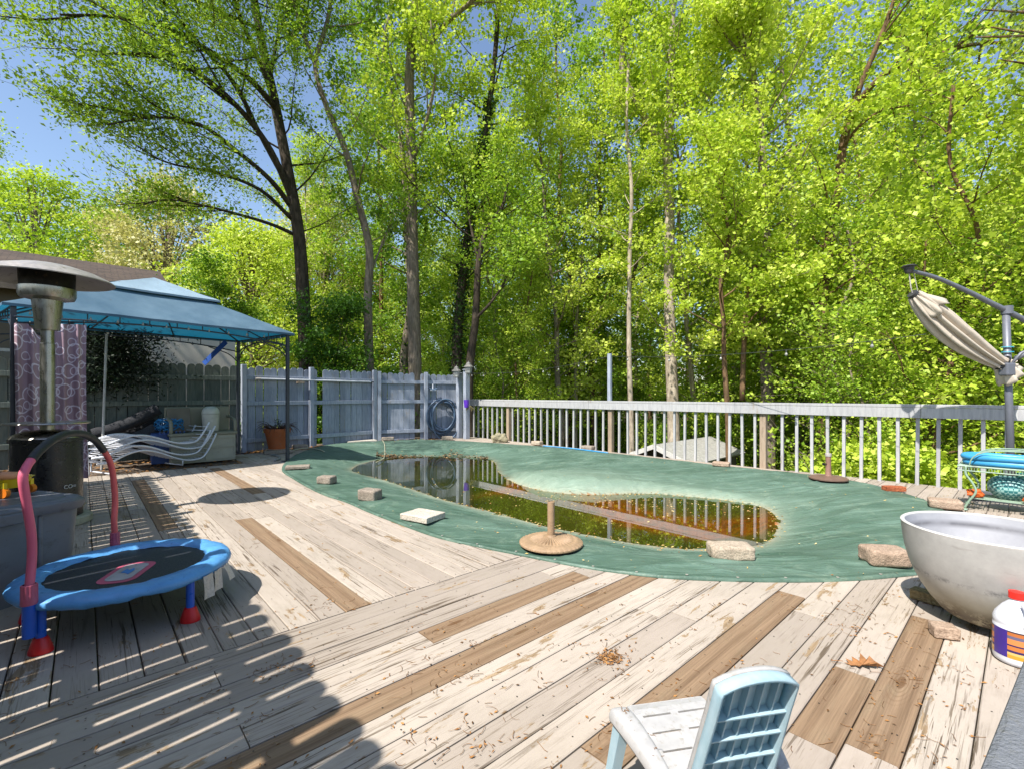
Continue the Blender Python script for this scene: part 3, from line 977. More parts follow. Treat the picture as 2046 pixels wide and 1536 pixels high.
blk = [
 ('stone_block', 'large beige rough stone block on the cover right of the tan umbrella base', 'stone block', (1459, 1122), (0.29, 0.17, 0.10), R(-6), M_STONE_B, 0.025),
 ('stone_block', 'pinkish rough stone block on the cover touching the big white planter', 'stone block', (1768, 1140), (0.25, 0.18, 0.11), R(-10), M_STONE_P, 0.025),
 ('stone_block', 'grey-brown cube-like block on the cover nearest the white slab', 'stone block', (739, 1003), (0.22, 0.16, 0.12), R(-20), M_STONE_G, 0.022),
 ('stone_block', 'small dark block between the flat grey slab and the cube-like block', 'stone block', (653, 970), (0.21, 0.15, 0.10), R(-15), M_STONE_G, 0.022),
 ('stone_block', 'pink block on the cover tip behind the white planter rim', 'stone block', (1888, 1020), (0.26, 0.18, 0.09), R(-35), M_STONE_P, 0.025),
 ('red_brick', 'red brick lying on the deck beside the cover edge near the railing', 'brick', (1786, 984), (0.21, 0.10, 0.055), R(-8), M_BRICK, 0.006),
 ('stone_block', 'reddish block at the back cover edge under the railing, right of the shed roof', 'stone block', (1441, 935), (0.25, 0.16, 0.07), R(-30), M_STONE_P, 0.02),
 ('stone_block', 'brown block at the back cover edge left of the tall railing post', 'stone block', (1175, 901), (0.26, 0.18, 0.09), R(-40), M_STONE_G, 0.025),
 ('stone_block', 'tan block at the back cover edge between netting and tall post', 'stone block', (1073, 891), (0.25, 0.16, 0.09), R(-40), M_STONE_B, 0.025),
 ('stone_block', 'grey block on the cover edge below the hanging hose', 'stone block', (894, 880), (0.28, 0.16, 0.09), R(15), M_STONE_G, 0.02),
 ('stone_block', 'grey block at the fence foot under the double fence post', 'stone block', (775, 882), (0.30, 0.16, 0.09), R(15), M_STONE_G, 0.02),
 ('stone_block', 'low grey block at the fence foot right of the terracotta pot', 'stone block', (600, 896), (0.30, 0.2, 0.08), R(35), M_STONE_G, 0.02),
]
for nm, lab, cat, (px, py), size, rz, mt, bv in blk:
    c = gp(px, py); c += Vector((c.x, c.y, 0)).normalized() * size[1] * 0.5
    block(nm, lab, cat, c, size, rz, mt, bev=bv)
c = gp(842, 1052); c += Vector((-0.02, 0.17, 0))
block('paver_slab', 'thick white concrete paver slab on the cover edge', 'paver slab', c, (0.33, 0.25, 0.055), R(-33), M_SLAB, bev=0.008, rough=0.002)
c = gp(588, 940); c += Vector((-0.0, 0.12, 0))
block('paver_slab', 'flat grey paver slab on the cover tip in front of gazebo post', 'paver slab', c, (0.34, 0.22, 0.045), R(20), M_STONE_G, bev=0.008, rough=0.002)
c = gp(556, 905)
block('paver_slab', 'grey stepping slab on the soil behind the gazebo post', 'paver slab', c, (0.5, 0.3, 0.06), R(30), M_STONE_G, z=0.0, bev=0.01, rough=0.004, group='slabs')
c = gp(720, 884)
block('paver_slab', 'long white coping slab at the fence foot under wide post', 'paver slab', c + Vector((0, .1, 0)), (0.7, 0.2, 0.05), R(32), M_SLAB, z=0.0, bev=0.01, rough=0.003, group='slabs')

# ------------------------------------------------------------------ umbrella bases
M_TAN = simple('tan_resin', hexc('977e62'), 0.6, var=0.2, scale=18, dirt=hexc('8a7155'), dirt_amt=0.3, bump=0.3, bscale=120)
c = gp(1101, 1096)
cz = cover_z(c.x, c.y) + 0.012
root = thing('umbrella_base', 'tan ribbed round umbrella base with empty tube on the cover', 'umbrella base', (c.x, c.y, cz))
Rb = 0.235
n = 144
vs, fs = [], []
prof = [(0.0, 0.055), (0.035, 0.056), (0.04, 0.047), (0.05, 0.046), (0.11, 0.036), (0.128, 0.031), (0.135, 0.031), (0.150, 0.028), (0.158, 0.030), (0.17, 0.027), (0.176, 0.026), (0.19, 0.018), (0.200, 0.015), (0.205, 0.010), (0.203, 0.0)]
prof = [(a_ * 1.16 if a_ > 0.045 else a_, b_ * 1.15 + 0.005) for a_, b_ in prof]
for i, (r_, z_) in enumerate(prof):
    for k in range(n):
        a = 2 * math.pi * k / n
        zz = z_; rr = r_
        if 4 <= i <= 5: zz += 0.016 * abs(math.sin(a * 18)) - 0.008
        if i == 4: zz -= 0.004
        if i == 8 or i == 12: zz += 0.005 * math.sin(a * 36)
        vs.append((c.x + rr * math.cos(a), c.y + rr * math.sin(a), cz + zz))
for i in range(len(prof) - 1):
    for k in range(n):
        k2 = (k + 1) % n
        fs.append((i * n + k, i * n + k2, (i + 1) * n + k2, (i + 1) * n + k)[::-1])
MB().add(vs, fs).build('base_plate', M_TAN, root, autos=50)
mb = MB()
mb.lathe([(0.027, 0.06), (0.027, 0.315), (0.022, 0.317), (0.022, 0.1)], (c.x, c.y, cz), 24, cap=False)
mb.build('tube', M_TAN, root, autos=40)
MB().lathe([(0.036, 0.055), (0.036, 0.066), (0.028, 0.07), (0.024, 0.075)], (c.x, c.y, cz), 24).build('collar', M_TAN, root, autos=40)

M_BRN = simple('brown_metal', hexc('6b5448'), 0.5, var=0.2)
c = gp(1655, 961); c.z = max(0, cover_z(c.x, c.y)) + 0.01
root = thing('umbrella_base', 'dark brown umbrella stand with short post by the railing', 'umbrella base', c)
MB().lathe([(0.0, 0.045), (0.10, 0.04), (0.20, 0.028), (0.225, 0.015), (0.225, 0.0)][::-1], c, 40).build('base_plate', M_BRN, root, autos=40)
mb = MB(); mb.lathe([(0.045, 0.035), (0.035, 0.06), (0.032, 0.19), (0.032, 0.31)], c, 16)
mb.build('post_sleeve', simple('rust_post', hexc('8c6a5c'), 0.6), root, autos=40)
MB().lathe([(0.038, 0.30), (0.038, 0.335), (0.03, 0.34)], c, 16).build('collar', simple('pale_grey', hexc('a7a09a'), 0.5), root, autos=40)
mb = MB(); mb.tube([c + Vector((-0.03, -0.01, 0.2)), c + Vector((-0.075, -0.02, 0.2))], 0.007, 8); mb.tube([c + Vector((-0.07, -0.02, 0.2)), c + Vector((-0.085, -0.022, 0.2))], 0.018, 10)
mb.build('knob', simple('black_plastic', hexc('1c1c1c'), 0.4), root)

# ------------------------------------------------------------------ big planter with jug
M_POT = NT('weathered_white_pot'); t = M_POT
cc = t.coord('Object'); n1 = t.noise(cc, 5, 6, 0.7); n2 = t.noise(t.coord('Object', (2, 2, 14)), 2.2, 6, 0.8)
sep = t.n('ShaderNodeSeparateXYZ'); tc = t.n('ShaderNodeTexCoord'); t.l(tc.outputs['Object'], sep.inputs[0])
col = t.ramp(n1, [(0.3, hexc('8f8e8b')), (0.7, hexc('acaba7'))])
n5 = t.noise(t.coord('Object', (3, 3, 3)), 6, 6, 0.75)
line = t.math('MULTIPLY', t.ramp(sep.outputs[2], [(0.0, g3(0)), (0.175, g3(0)), (0.195, g3(1)), (0.215, g3(0))]), t.ramp(n5, [(0.45, g3(0)), (0.6, g3(1))]))
col = t.mix(line, col, hexc('5f5f60'))
foot = t.math('MULTIPLY', t.ramp(sep.outputs[2], [(0.02, g3(1)), (0.09, g3(0))]), t.ramp(n5, [(0.42, g3(0)), (0.5, g3(1))]))
col = t.mix(t.ramp(sep.outputs[2], [(0.02, g3(0.75)), (0.2, g3(0))]), col, hexc('a09877'))
col = t.mix(foot, col, hexc('514634'))
col = t.mix(t.ramp(n2, [(0.6, g3(0)), (0.7, g3(0.5))]), col, hexc('85827c'))
t.base(col); t.rough(0.5); M_POT = t.m
pc = Vector((2.40, 2.33, 0.06))
root = thing('planter_pot', 'large weathered white bowl planter propped on bricks, empty', 'planter', pc)
t = NT('grey_pot_inside'); cc = t.coord('Object'); n1 = t.noise(cc, 4, 6, 0.7)
sep = t.n('ShaderNodeSeparateXYZ'); tc = t.n('ShaderNodeTexCoord'); t.l(tc.outputs['Object'], sep.inputs[0])
band = t.math('MULTIPLY', t.ramp(sep.outputs[2], [(0.34, g3(0)), (0.365, g3(1)), (0.39, g3(0))]), t.ramp(n1, [(0.35, g3(0.3)), (0.6, g3(1))]))
t.base(t.mix(band, t.ramp(n1, [(0.3, hexc('8d8e93')), (0.7, hexc('a3a4a8'))]), hexc('59595d'))); t.rough(0.6)
M_POTIN = t.m
def bez(r0, z0, r1, z1, k=1.0): return [(lerp(r0, r1, math.sin(q * math.pi / 2)), lerp(z0, z1, 1 - math.cos(q * math.pi / 2))) for q in [i / 10 for i in range(11)]]
op = [(0.0, -0.02), (0.15, -0.02), (0.185, -0.014), (0.205, 0.0), (0.245, 0.05), (0.283, 0.11), (0.312, 0.17), (0.333, 0.23), (0.347, 0.29), (0.356, 0.35), (0.361, 0.40), (0.362, 0.418)]
MB().lathe(op, pc, 72, cap=False).build('bowl', M_POT, root, autos=50)
ip = [(0.345, 0.418), (0.338, 0.38), (0.325, 0.31), (0.30, 0.23), (0.26, 0.15), (0.2, 0.08), (0.1, 0.05), (0.0, 0.05)]
MB().lathe(ip, pc, 72, cap=False).build('inner_wall', M_POTIN, root, autos=50)
MB().lathe([(0.362, 0.418), (0.364, 0.424), (0.358, 0.429), (0.350, 0.429), (0.344, 0.424), (0.345, 0.418)], pc, 72, cap=False).build('rim', simple('pot_rim', hexc('bdbcb8'), 0.5), root, autos=60)
block('prop_brick', 'brown brick wedge under the front left of the white planter', 'brick', gp(1893, 1275) + Vector((0, 0.02, 0)), (0.10, 0.075, 0.055), R(-20), M_STONE_P, z=0.0, bev=0.006, group='bricks under the planter')
block('prop_brick', 'greenish brick under the left back of the white planter', 'brick', gp(1862, 1215) + Vector((0.06, 0.08, 0)), (0.16, 0.08, 0.055), R(-60), mat_stone('mossy_brick', hexc('75694b'), hexc('9a8c66')), z=0.0, bev=0.006, group='bricks under the planter')
block('prop_brick', 'grey brick under the far right of the white planter', 'brick', pc + Vector((0.14, -0.02, 0)), (0.2, 0.1, 0.055), R(40), M_STONE_G, z=0.0, bev=0.006, group='bricks under the planter')

M_WPL = simple('white_plastic', hexc('c9ccd3'), 0.35, var=0.06)
jc = Vector((2.175, 2.02, 0.002))
root = thing('jug', 'white plastic cleaner jug with red cap and purple label', 'jug', jc)
jp = [(0.0, 0), (0.062, 0.0), (0.072, 0.008), (0.075, 0.02), (0.075, 0.16), (0.073, 0.165), (0.075, 0.17), (0.075, 0.185), (0.068, 0.205), (0.045, 0.24), (0.026, 0.26), (0.021, 0.27), (0.021, 0.285)]
MB().lathe(jp, jc, 40).build('body', M_WPL, root, autos=60)
MB().lathe([(0.0265, 0.274), (0.0265, 0.302), (0.0, 0.303)], jc, 24).build('cap', simple('red_cap', hexc('d8261c'), 0.4, var=0.1), root, autos=40)
mb = MB()
hp = smooth_path([jc + Vector((-0.02, -0.045, 0.262)), jc + Vector((-0.03, -0.068, 0.25)), jc + Vector((-0.034, -0.076, 0.21)), jc + Vector((-0.034, -0.072, 0.178))], 5)
mb.tube(hp, 0.011, 10); mb.build('handle', M_WPL, root, smooth=True)
t = NT('jug_label'); cc = t.coord('Object', (1, 1, 1)); sep = t.n('ShaderNodeSeparateXYZ'); t.l(cc, sep.inputs[0])
zc = t.ramp(t.math('MULTIPLY', sep.outputs[2], 6.0), [(0.2, hexc('b98a2b')), (0.3, hexc('c9a463')), (0.36, hexc('2c1e52')), (0.42, hexc('b26a33')), (0.52, hexc('2a1c4c')), (0.56, hexc('c47a44')), (0.7, hexc('5a5670')), (0.78, hexc('a7612f')), (0.86, hexc('3a2f35'))], 'CONSTANT')
xc = t.ramp(sep.outputs[0], [(0.0, g3(0)), (0.001, g3(0))]); 
gt = t.math('LESS_THAN', sep.outputs[0], -0.0705)
t.base(t.mix(gt, zc, hexc('35207a'))); t.rough(0.35)
MB().lathe([(0.0757, 0.035), (0.0757, 0.15)], jc, 40, cap=False).build('label', t.m, root, smooth=True)

# near handrail at the lower right
e0 = at(2046, 1310, 0.0) if False else None
q0 = Vector((0.378, 0.376, 0.815)); dq = Vector((0.216, 0.164, 0)).normalized()
M_NEAR = simple('grey_handrail_paint', hexc('70747a'), 0.75, var=0.2, scale=30, dirt=hexc('6f6f6c'), dirt_amt=0.4, bump=0.6, bscale=220, stretch=(1, 1, 0.4))
sd_ = Vector((dq.y, -dq.x, 0))
root = thing('stair_handrail', 'grey painted timber handrail crossing the lower right corner', 'handrail', q0)
MB().bar(q0 - dq * 0.45 + sd_ * 0.047, q0 + dq * 1.1 + sd_ * 0.047, 0.095, 0.09).build('rail', M_NEAR, root, bevel=0.006)
for k in (0.95, -0.4):
    q = q0 + dq * k + sd_ * 0.047; MB().box((q.x, q.y, 0.40), (0.085, 0.085, 0.8), math.atan2(dq.y, dq.x)).build('post', M_NEAR, root, bevel=0.006)

# ------------------------------------------------------------------ child's chair
M_CH = NT('white_blue_plastic'); t = M_CH
cc = t.coord('Object'); n1 = t.noise(cc, 18, 5, 0.7)
t.base(t.ramp(n1, [(0.3, hexc('a4c2cc')), (0.7, hexc('bcd2da'))])); t.rough(0.45)
tr = t.n('ShaderNodeBsdfTranslucent'); tr.inputs['Color'].default_value = hexc('9fd8ef')
mx = t.n('ShaderNodeMixShader'); mx.inputs[0].default_value = 0.28
t.l(t.b.outputs[0], mx.inputs[1]); t.l(tr.outputs[0], mx.inputs[2]); t.l(mx.outputs[0], t.out.inputs['Surface']); M_CH = t.m
M_CHW = simple('bleached_white_plastic', hexc('a9a8a7'), 0.55, var=0.15, dirt=hexc('8f8a80'), dirt_amt=0.25, scale=20)
# local frame: +x = chair's right, +y = chair's front, origin on deck under seat centre
croot = thing('child_chair', "child's white and light blue plastic slatted armchair seen from behind", 'chair')
lean = R(18)
def bk(x, h, dz=0.0):
    """point on the back panel: x across, h along the panel, dz = thickness towards the rear"""
    return Vector((x, -0.10 - math.sin(lean) * h - math.cos(lean) * dz, 0.17 + math.cos(lean) * h - math.sin(lean) * dz))
def halfw(h): return lerp(0.104, 0.095, min(1, h / 0.26))
H0, H1 = -0.04, 0.365
def top_h(x): return H1 - 0.035 * (abs(x) / 0.11) ** 2.4
mb = MB()
# front shell with vertical slits
ns = 5
for i in range(ns):
    f0, f1 = -1 + 2 * i / ns + 0.02, -1 + 2 * (i + 1) / ns - 0.02
    N = 10
    rows = []
    for j in range(N + 1):
        h = lerp(H0, 1, j / N)
        row = []
        for f in (f0, f1):
            hh = lerp(H0, top_h(f * 0.10) - 0.006, j / N)
            row.append(bk(f * (halfw(hh) - 0.004), hh, 0))
        rows.append(row)
    mb.grid(rows)
shell = mb.build('back_slats', M_CH, croot, solid=0.006)
# rim around the back: deep flange
mb = MB()
outl = []
for j in range(12): h = lerp(H0, top_h(0.11), j / 11); outl.append((-halfw(h), h))
for j in range(1, 12): x = lerp(-0.112, 0.112, j / 12); outl.append((x, top_h(x)))
for j in range(12): h = lerp(top_h(0.11), H0, j / 11); outl.append((halfw(h), h))
mb.grid([[bk(x, h, -0.004) for x, h in outl], [bk(x * 1.02, h + 0.003, 0.032) for x, h in outl]])
mb.build('back_rim', M_CH, croot, solid=0.007, smooth=True)
mb = MB()
mb.grid([[bk(x * 0.93, h - 0.016 if h > 0.2 else h, -0.009) for x, h in outl], [bk(x * 1.02, h + 0.003, -0.007) for x, h in outl], [bk(x * 1.03, h + 0.004, 0.004) for x, h in outl]])
mb.build('back_rim_face', M_CHW, croot, solid=0.005, smooth=True)
for k in range(1, ns):
    f = -1 + 2 * k / ns
    MB().grid([[bk(f * halfw(h), h, 0.001) for h in [lerp(H0, top_h(f * .11) - 0.01, q / 8) for q in range(9)]], [bk(f * halfw(h), h, 0.020) for h in [lerp(H0, top_h(f * .11) - 0.01, q / 8) for q in range(9)]]]).build('vertical_rib', M_CH, croot, solid=0.004)
for h in (0.05, 0.12, 0.19, 0.255):
    MB().grid([[bk(x, h, 0.0) for x in (-halfw(h), halfw(h))], [bk(x, h, 0.026) for x in (-halfw(h), halfw(h))]]).build('cross_rib', M_CH, croot, solid=0.004)
# seat: slatted curved sheet
mb = MB()
for i in range(5):
    y0 = lerp(-0.10, 0.19, i / 5) + 0.003; y1 = lerp(-0.10, 0.19, (i + 1) / 5) - 0.003
    f = lambda y: 0.155 + 0.045 * (y + 0.1) / 0.29 - (0.012 * max(0, (y - 0.14) / 0.05) ** 2)
    mb.grid([[(x, y, f(y)) for x in (-0.118, -0.03, 0.03, 0.118)] for y in (y0, (y0 + y1) / 2, y1)])
for x in (-0.114, 0.0, 0.114):
    mb.grid([[(x + d, y, f(y) + 0.0005) for d in (-0.012, 0.012)] for y in [lerp(-0.1, 0.19, q / 6) for q in range(7)]])
mb.build('seat', M_CHW, croot, solid=0.005)
mb = MB(); mb.grid([[(-0.118, 0.188, 0.19), (0.118, 0.188, 0.19)], [(-0.118, 0.197, 0.18), (0.118, 0.197, 0.18)], [(-0.118, 0.198, 0.13), (0.118, 0.198, 0.13)]])
mb.build('front_apron', M_CHW, croot, solid=0.005)
for s in (-1, 1):
    mb = MB()
    ar = [(-0.135, 0.20, 0.016), (-0.09, 0.225, 0.020), (-0.02, 0.245, 0.024), (0.05, 0.256, 0.029), (0.09, 0.258, 0.029), (0.105, 0.25, 0.024)]
    rows = []
    for y, z_, hw in ar:
        cx_ = s * (0.155 + 0.22 * (y + 0.135) ** 1.0 * 0.75)
        rows.append([(cx_ - hw - 0.003, y, z_ - 0.034), (cx_ - hw, y, z_ - 0.002), (cx_ - hw * 0.6, y, z_ + 0.001), (cx_ + hw * 0.6, y, z_ + 0.001), (cx_ + hw, y, z_ - 0.002), (cx_ + hw + 0.003, y, z_ - 0.034)])
    mb.grid(rows)
    mb.build('armrest', M_CHW, croot, solid=0.004, smooth=True, sub=1)
    for yy, sp, zt in ((0.08, 0.05, 0.245), (-0.12, -0.05, 0.20)):
        x0 = s * (0.188 if yy > 0 else 0.155)
        mb = MB()
        mb.grid([[(x0 + s * dx, yy + dy, zt) for dx, dy in ((-0.014, -0.022), (0.014, -0.022), (0.014, 0.018), (-0.014, 0.018))], [(x0 + s * (dx * 0.9 + 0.02), yy + dy * 0.75 + sp, 0.001) for dx, dy in ((-0.014, -0.022), (0.014, -0.022), (0.014, 0.018), (-0.014, 0.018))]])
        mb.build('leg', M_CH, croot, solid=0.005)
croot.location = (0.515, 1.285, 0.0)
croot.rotation_euler = (0, 0, R(11))
croot.scale = (1.0, 1.0, 1.0)
CH = croot
bpy.context.view_layer.update()
mb = MB(); Mc = Matrix.Translation(croot.location) @ Matrix.Rotation(croot.rotation_euler[2], 4, 'Z')
for k in range(34):
    f = random.random(); p = Mc @ Vector((-0.185 + 0.03 * f + random.gauss(0, 0.006), 0.085 - 0.15 * f, 0.262 - 0.03 * f)); a = random.random() * 6.28; q = [p]
    for j in range(4):
        a += random.uniform(-1, 1); q.append(q[-1] + Vector((math.cos(a), math.sin(a), random.uniform(-0.2, 0.3))) * 0.004)
    mb.tube(q, 0.0009, 4, caps=False)
tag(mb.build('catkin_cluster', simple('catkin', hexc('7a5836'), 0.9, var=0.4), None), 'brown catkin cluster lying on the left armrest of the small chair', 'catkins')

# ------------------------------------------------------------------ toddler trampoline
tc_ = Vector((-2.05, 2.52, 0)); TR, TZ = 0.46, 0.235
root = thing('toddler_trampoline', 'round blue toddler trampoline with pink foam handlebar', 'trampoline', tc_)
M_BLUE = simple('blue_vinyl', hexc('5492c8'), 0.38, var=0.18, scale=12, dirt=hexc('29567f'), dirt_amt=0.1, bump=0.5, bscale=16)
vs, fs = [], []
n = 96
cs = [(0.335, -0.004), (0.345, 0.006), (0.36, 0.014), (0.41, 0.018), (0.445, 0.010), (0.460, -0.002), (0.464, -0.015), (0.460, -0.030), (0.45, -0.036)]
for i, (r_, z_) in enumerate(cs):
    for k in range(n):
        a = 2 * math.pi * k / n
        wv = 0.001 * math.sin(a * 36) + 0.007 * noise.noise(Vector((math.cos(a) * 5, math.sin(a) * 5, i * 0.5))) + (0.006 * noise.noise(Vector((math.cos(a) * 9, math.sin(a) * 9, 2))) if i >= 7 else 0)
        rr = r_ + (0.006 if i in (0, 7, 8) else 0.003) * (noise.noise(Vector((math.cos(a) * 6, math.sin(a) * 6, i * .7))) * 1.6)
        vs.append((tc_.x + rr * math.cos(a), tc_.y + rr * math.sin(a), TZ + z_ + wv))
for i in range(len(cs) - 1):
    for k in range(n):
        k2 = (k + 1) % n
        fs.append((i * n + k, (i + 1) * n + k, (i + 1) * n + k2, i * n + k2))
MB().add(vs, fs).build('frame_pad', M_BLUE, root, smooth=True)
MB().lathe([(0.0, TZ - 0.012), (0.35, TZ - 0.006)], tc_, 64).build('mat', simple('black_mesh_mat', hexc('1b2028'), 0.55, var=0.25, scale=40, dirt=hexc('4a443c'), dirt_amt=0.1), root)
M_PINK = simple('pink_foam', hexc('d2607c'), 0.55, var=0.14, scale=5, bump=0.1)
M_RED2 = simple('red_pink_foam', hexc('d9605f'), 0.5, var=0.12)
# printed panel on the mat
def rrect(w_, h_, r_, k=5):
    o = []
    for cx2, cy2, a0 in ((w_ / 2 - r_, h_ / 2 - r_, 0), (-w_ / 2 + r_, h_ / 2 - r_, 90), (-w_ / 2 + r_, -h_ / 2 + r_, 180), (w_ / 2 - r_, -h_ / 2 + r_, 270)):
        for q in range(k + 1): a = R(a0 + 90 * q / k); o.append((cx2 + r_ * math.cos(a), cy2 + r_ * math.sin(a)))
    return o
lc = Matrix.Translation(tc_ + Vector((0.05, -0.08, TZ - 0.0045))) @ Matrix.Rotation(R(106), 4, 'Z')
lg = MB().prism(rrect(0.31, 0.17, 0.06), lc, 0.001).build('printed_panel', simple('pink_print', hexc('b8526b'), 0.6), root)
MB().prism(rrect(0.25, 0.115, 0.04), lc @ Matrix.Translation((0, 0, 0.0022)), 0.001).build('printed_field', simple('grey_print', hexc('a9a6a8'), 0.6, dirt=hexc('6a6258')), lg)
MB().prism([(-0.045, -0.02), (0.01, -0.026), (0.05, -0.01), (0.02, 0.0), (0.045, 0.02), (-0.015, 0.024), (-0.02, 0.004)], lc @ Matrix.Translation((0, 0, 0.0044)), 0.001).build('printed_shape', simple('blue_print', hexc('3f7fc0'), 0.6), lg)
M_BT = simple('blue_tube', hexc('1f57b8'), 0.35, var=0.1)
M_RF = simple('red_foot', hexc('c3161c'), 0.4, var=0.12)
legs = [(-17, 0.0), (-98, 0.0), (-162, 0.0), (138, 0.0), (88, 0.0)]
for dg, _ in legs:
    a = R(dg); d = Vector((math.cos(a), math.sin(a), 0))
    p = tc_ + d * 0.425
    lgo = MB().tube([p + Vector((0, 0, 0.05)), p + Vector((0, 0, TZ - 0.02))], 0.019, 14).build('leg', M_BT, root, smooth=False, autos=40)
    MB().lathe([(0.0, 0), (0.04, 0), (0.04, 0.012), (0.026, 0.062), (0.021, 0.07), (0.0, 0.07)], p, 18, sx=1.15).build('foot', M_RF, lgo, autos=40)
TB = tc_ + Vector((math.cos(R(-98)), math.sin(R(-98)), 0)) * 0.47
TD = tc_ + Vector((math.cos(R(138)), math.sin(R(138)), 0)) * 0.47
def H(px, py): return on_plane(px, py, TB, TD)
mb = MB(); mb.tube([Vector((TB.x, TB.y, 0.09)), Vector((TB.x, TB.y, TZ + 0.05))], 0.024, 14); mb.build('handlebar_socket', M_BT, root, autos=40)
mb = MB(); mb.tube([Vector((TD.x, TD.y, 0.12)), Vector((TD.x, TD.y, TZ + 0.05))], 0.018, 14); mb.build('handlebar_socket', M_BT, root, autos=40)
zt = TZ + 0.03
left = smooth_path([Vector((TB.x, TB.y, zt + 0.03)), H(64, 1110), H(62, 1060), H(52, 1000), H(46, 955), H(52, 934), H(64, 916)], 6)
black = smooth_path([H(62, 919), H(78, 900), H(104, 879), H(135, 866), H(165, 866), H(190, 879), H(207, 899)], 6)
right = smooth_path([H(206, 897), H(219, 920), H(226, 950), H(230, 1000), H(228, 1040), Vector((TD.x, TD.y, zt + 0.03))], 6)
MB().tube(left, 0.0165, 16).build('foam_sleeve', M_PINK, root, smooth=True)
MB().tube(right, 0.0155, 16).build('foam_sleeve', M_RED2, root, smooth=True)
MB().tube(black, 0.0185, 16).build('grip_sleeve', simple('black_foam', hexc('26282b'), 0.6), root, smooth=True)
def col_(x, y, r0):
    pr = []
    mb = MB(); k = 40; vs = []; fs = []
    for i, (rr, z_) in enumerate([(r0 * 0.8, zt + 0.058), (r0, zt + 0.055), (r0, zt + 0.015), (r0 * 1.06, zt - 0.012), (r0 * 1.06, zt - 0.03)]):
        for q in range(k):
            a = 2 * math.pi * q / k; f = 1 + (0.05 if q % 4 < 2 else -0.03) * (1 if i in (1, 2) else 0)
            vs.append((x + rr * f * math.cos(a), y + rr * f * math.sin(a), z_))
    for i in range(4):
        for q in range(k): fs.append((i * k + q, (i + 1) * k + q, (i + 1) * k + (q + 1) % k, i * k + (q + 1) % k))
    return MB().add(vs, fs)
col_(TB.x, TB.y, 0.027).build('collar', simple('pink_collar', hexc('b5566c'), 0.5), root)
col_(TD.x, TD.y, 0.023).build('collar', simple('pink_collar', hexc('b5566c'), 0.5), root)
for (dg, w2, h2, tw) in ((-9, 0.065, 0.12, 0.1), (0, 0.065, 0.11, 0.0), (10, 0.06, 0.085, 0.5)):
    a = R(dg); p = tc_ + Vector((math.cos(a), math.sin(a), 0)) * 0.468; tn = Vector((-math.sin(a), math.cos(a), 0)); ou = Vector((math.cos(a), math.sin(a), 0))
    rows = [[p + tn * (x * w2 - w2 / 2) + ou * (0.004 + 0.02 * q * tw + 0.004 * math.sin(x * 5 + q)) + Vector((0, 0, TZ - 0.02 - h2 * q / 3)) for x in (0, 0.33, 0.66, 1)] for q in range(4)]
    MB().grid(rows).build('care_tag', simple('white_tag', hexc('b9b4ab'), 0.8, var=0.15, dirt=hexc('8d8a84'), scale=60), root, solid=0.001)

# ------------------------------------------------------------------ storage tote with toy wagon
M_TOTE = simple('grey_tote_plastic', hexc('6d7178'), 0.5, var=0.12, dirt=hexc('545353'), dirt_amt=0.3)
M_TOTEL = simple('grey_lid_plastic', hexc('64676f'), 0.45, var=0.12, dirt=hexc('4b4a48'), dirt_amt=0.35)
oc = Vector((-2.98, 2.52, 0)); rz = R(72)
root = thing('storage_tote', 'big grey plastic storage tote with lid at the left edge', 'storage tote', (0, 0, 0))
mb = MB()
prs = [rrect(0.78 + 0.03 * k, 0.46 + 0.03 * k, 0.05, 4) for k in range(3)]
zs = [0.0, 0.25, 0.50]
vs = [(x, y, z_) for pr, z_ in zip(prs, zs) for x, y in pr]; k = len(prs[0])
fs = [tuple(range(k))[::-1]] + [(i * k + j, i * k + (j + 1) % k, (i + 1) * k + (j + 1) % k, (i + 1) * k + j) for i in range(2) for j in range(k)]
mb.add(vs, fs); mb.build('tub', M_TOTE, root, autos=40)
for rx_ in (0.22, -0.06, -0.3): MB().box((rx_, -0.25, 0.25), (0.02, 0.03, 0.44)).build('rib', M_TOTE, root, bevel=0.006)
mb = MB(); mb.box((-0.2, -0.252, 0.30), (0.42, 0.004, 0.26)); mb.build('recess_panel', simple('dark_recess', hexc('30343a'), 0.5), root)
mb = MB()
lid = [(0.9, 0.57, 0.475), (0.92, 0.59, 0.5), (0.92, 0.59, 0.525), (0.89, 0.56, 0.54), (0.80, 0.47, 0.542), (0.79, 0.46, 0.55), (0.3, 0.2, 0.553)]
prs = [(rrect(a_, b_, 0.10, 2), z_) for a_, b_, z_ in lid]
vs = [(x, y, z_) for pr, z_ in prs for x, y in pr]; k = len(prs[0][0])
fs = [(i * k + j, i * k + (j + 1) % k, (i + 1) * k + (j + 1) % k, (i + 1) * k + j) for i in range(len(prs) - 1) for j in range(k)] + [tuple(range((len(prs) - 1) * k, len(prs) * k))]
mb.add(vs, fs); mb.build('lid', M_TOTEL, root, autos=35)
MB().box((0.0, -0.3, 0.485), (0.26, 0.02, 0.06)).build('latch', M_TOTEL, root, bevel=0.008)
root.location = oc; root.rotation_euler = (0, 0, rz)
tw = Vector((-3.02, 2.78, 0.556))
root = thing('toy_wagon', 'yellow toy wheelbarrow with orange wheels on the grey tote lid', 'toy wagon', tw)
M_YEL = simple('yellow_plastic', hexc('d9bf1f'), 0.4, var=0.1); M_ORG = simple('orange_plastic', hexc('d9771c'), 0.4, var=0.15)
mb = MB()
prs = [(rrect(0.20, 0.13, 0.05, 4), 0.05), (rrect(0.26, 0.17, 0.06, 4), 0.105), (rrect(0.28, 0.19, 0.07, 4), 0.108), (rrect(0.25, 0.16, 0.06, 4), 0.106), (rrect(0.19, 0.12, 0.05, 4), 0.06)]
vs = [(tw.x + x, tw.y + y, tw.z + z_) for pr, z_ in prs for x, y in pr]; k = len(prs[0][0])
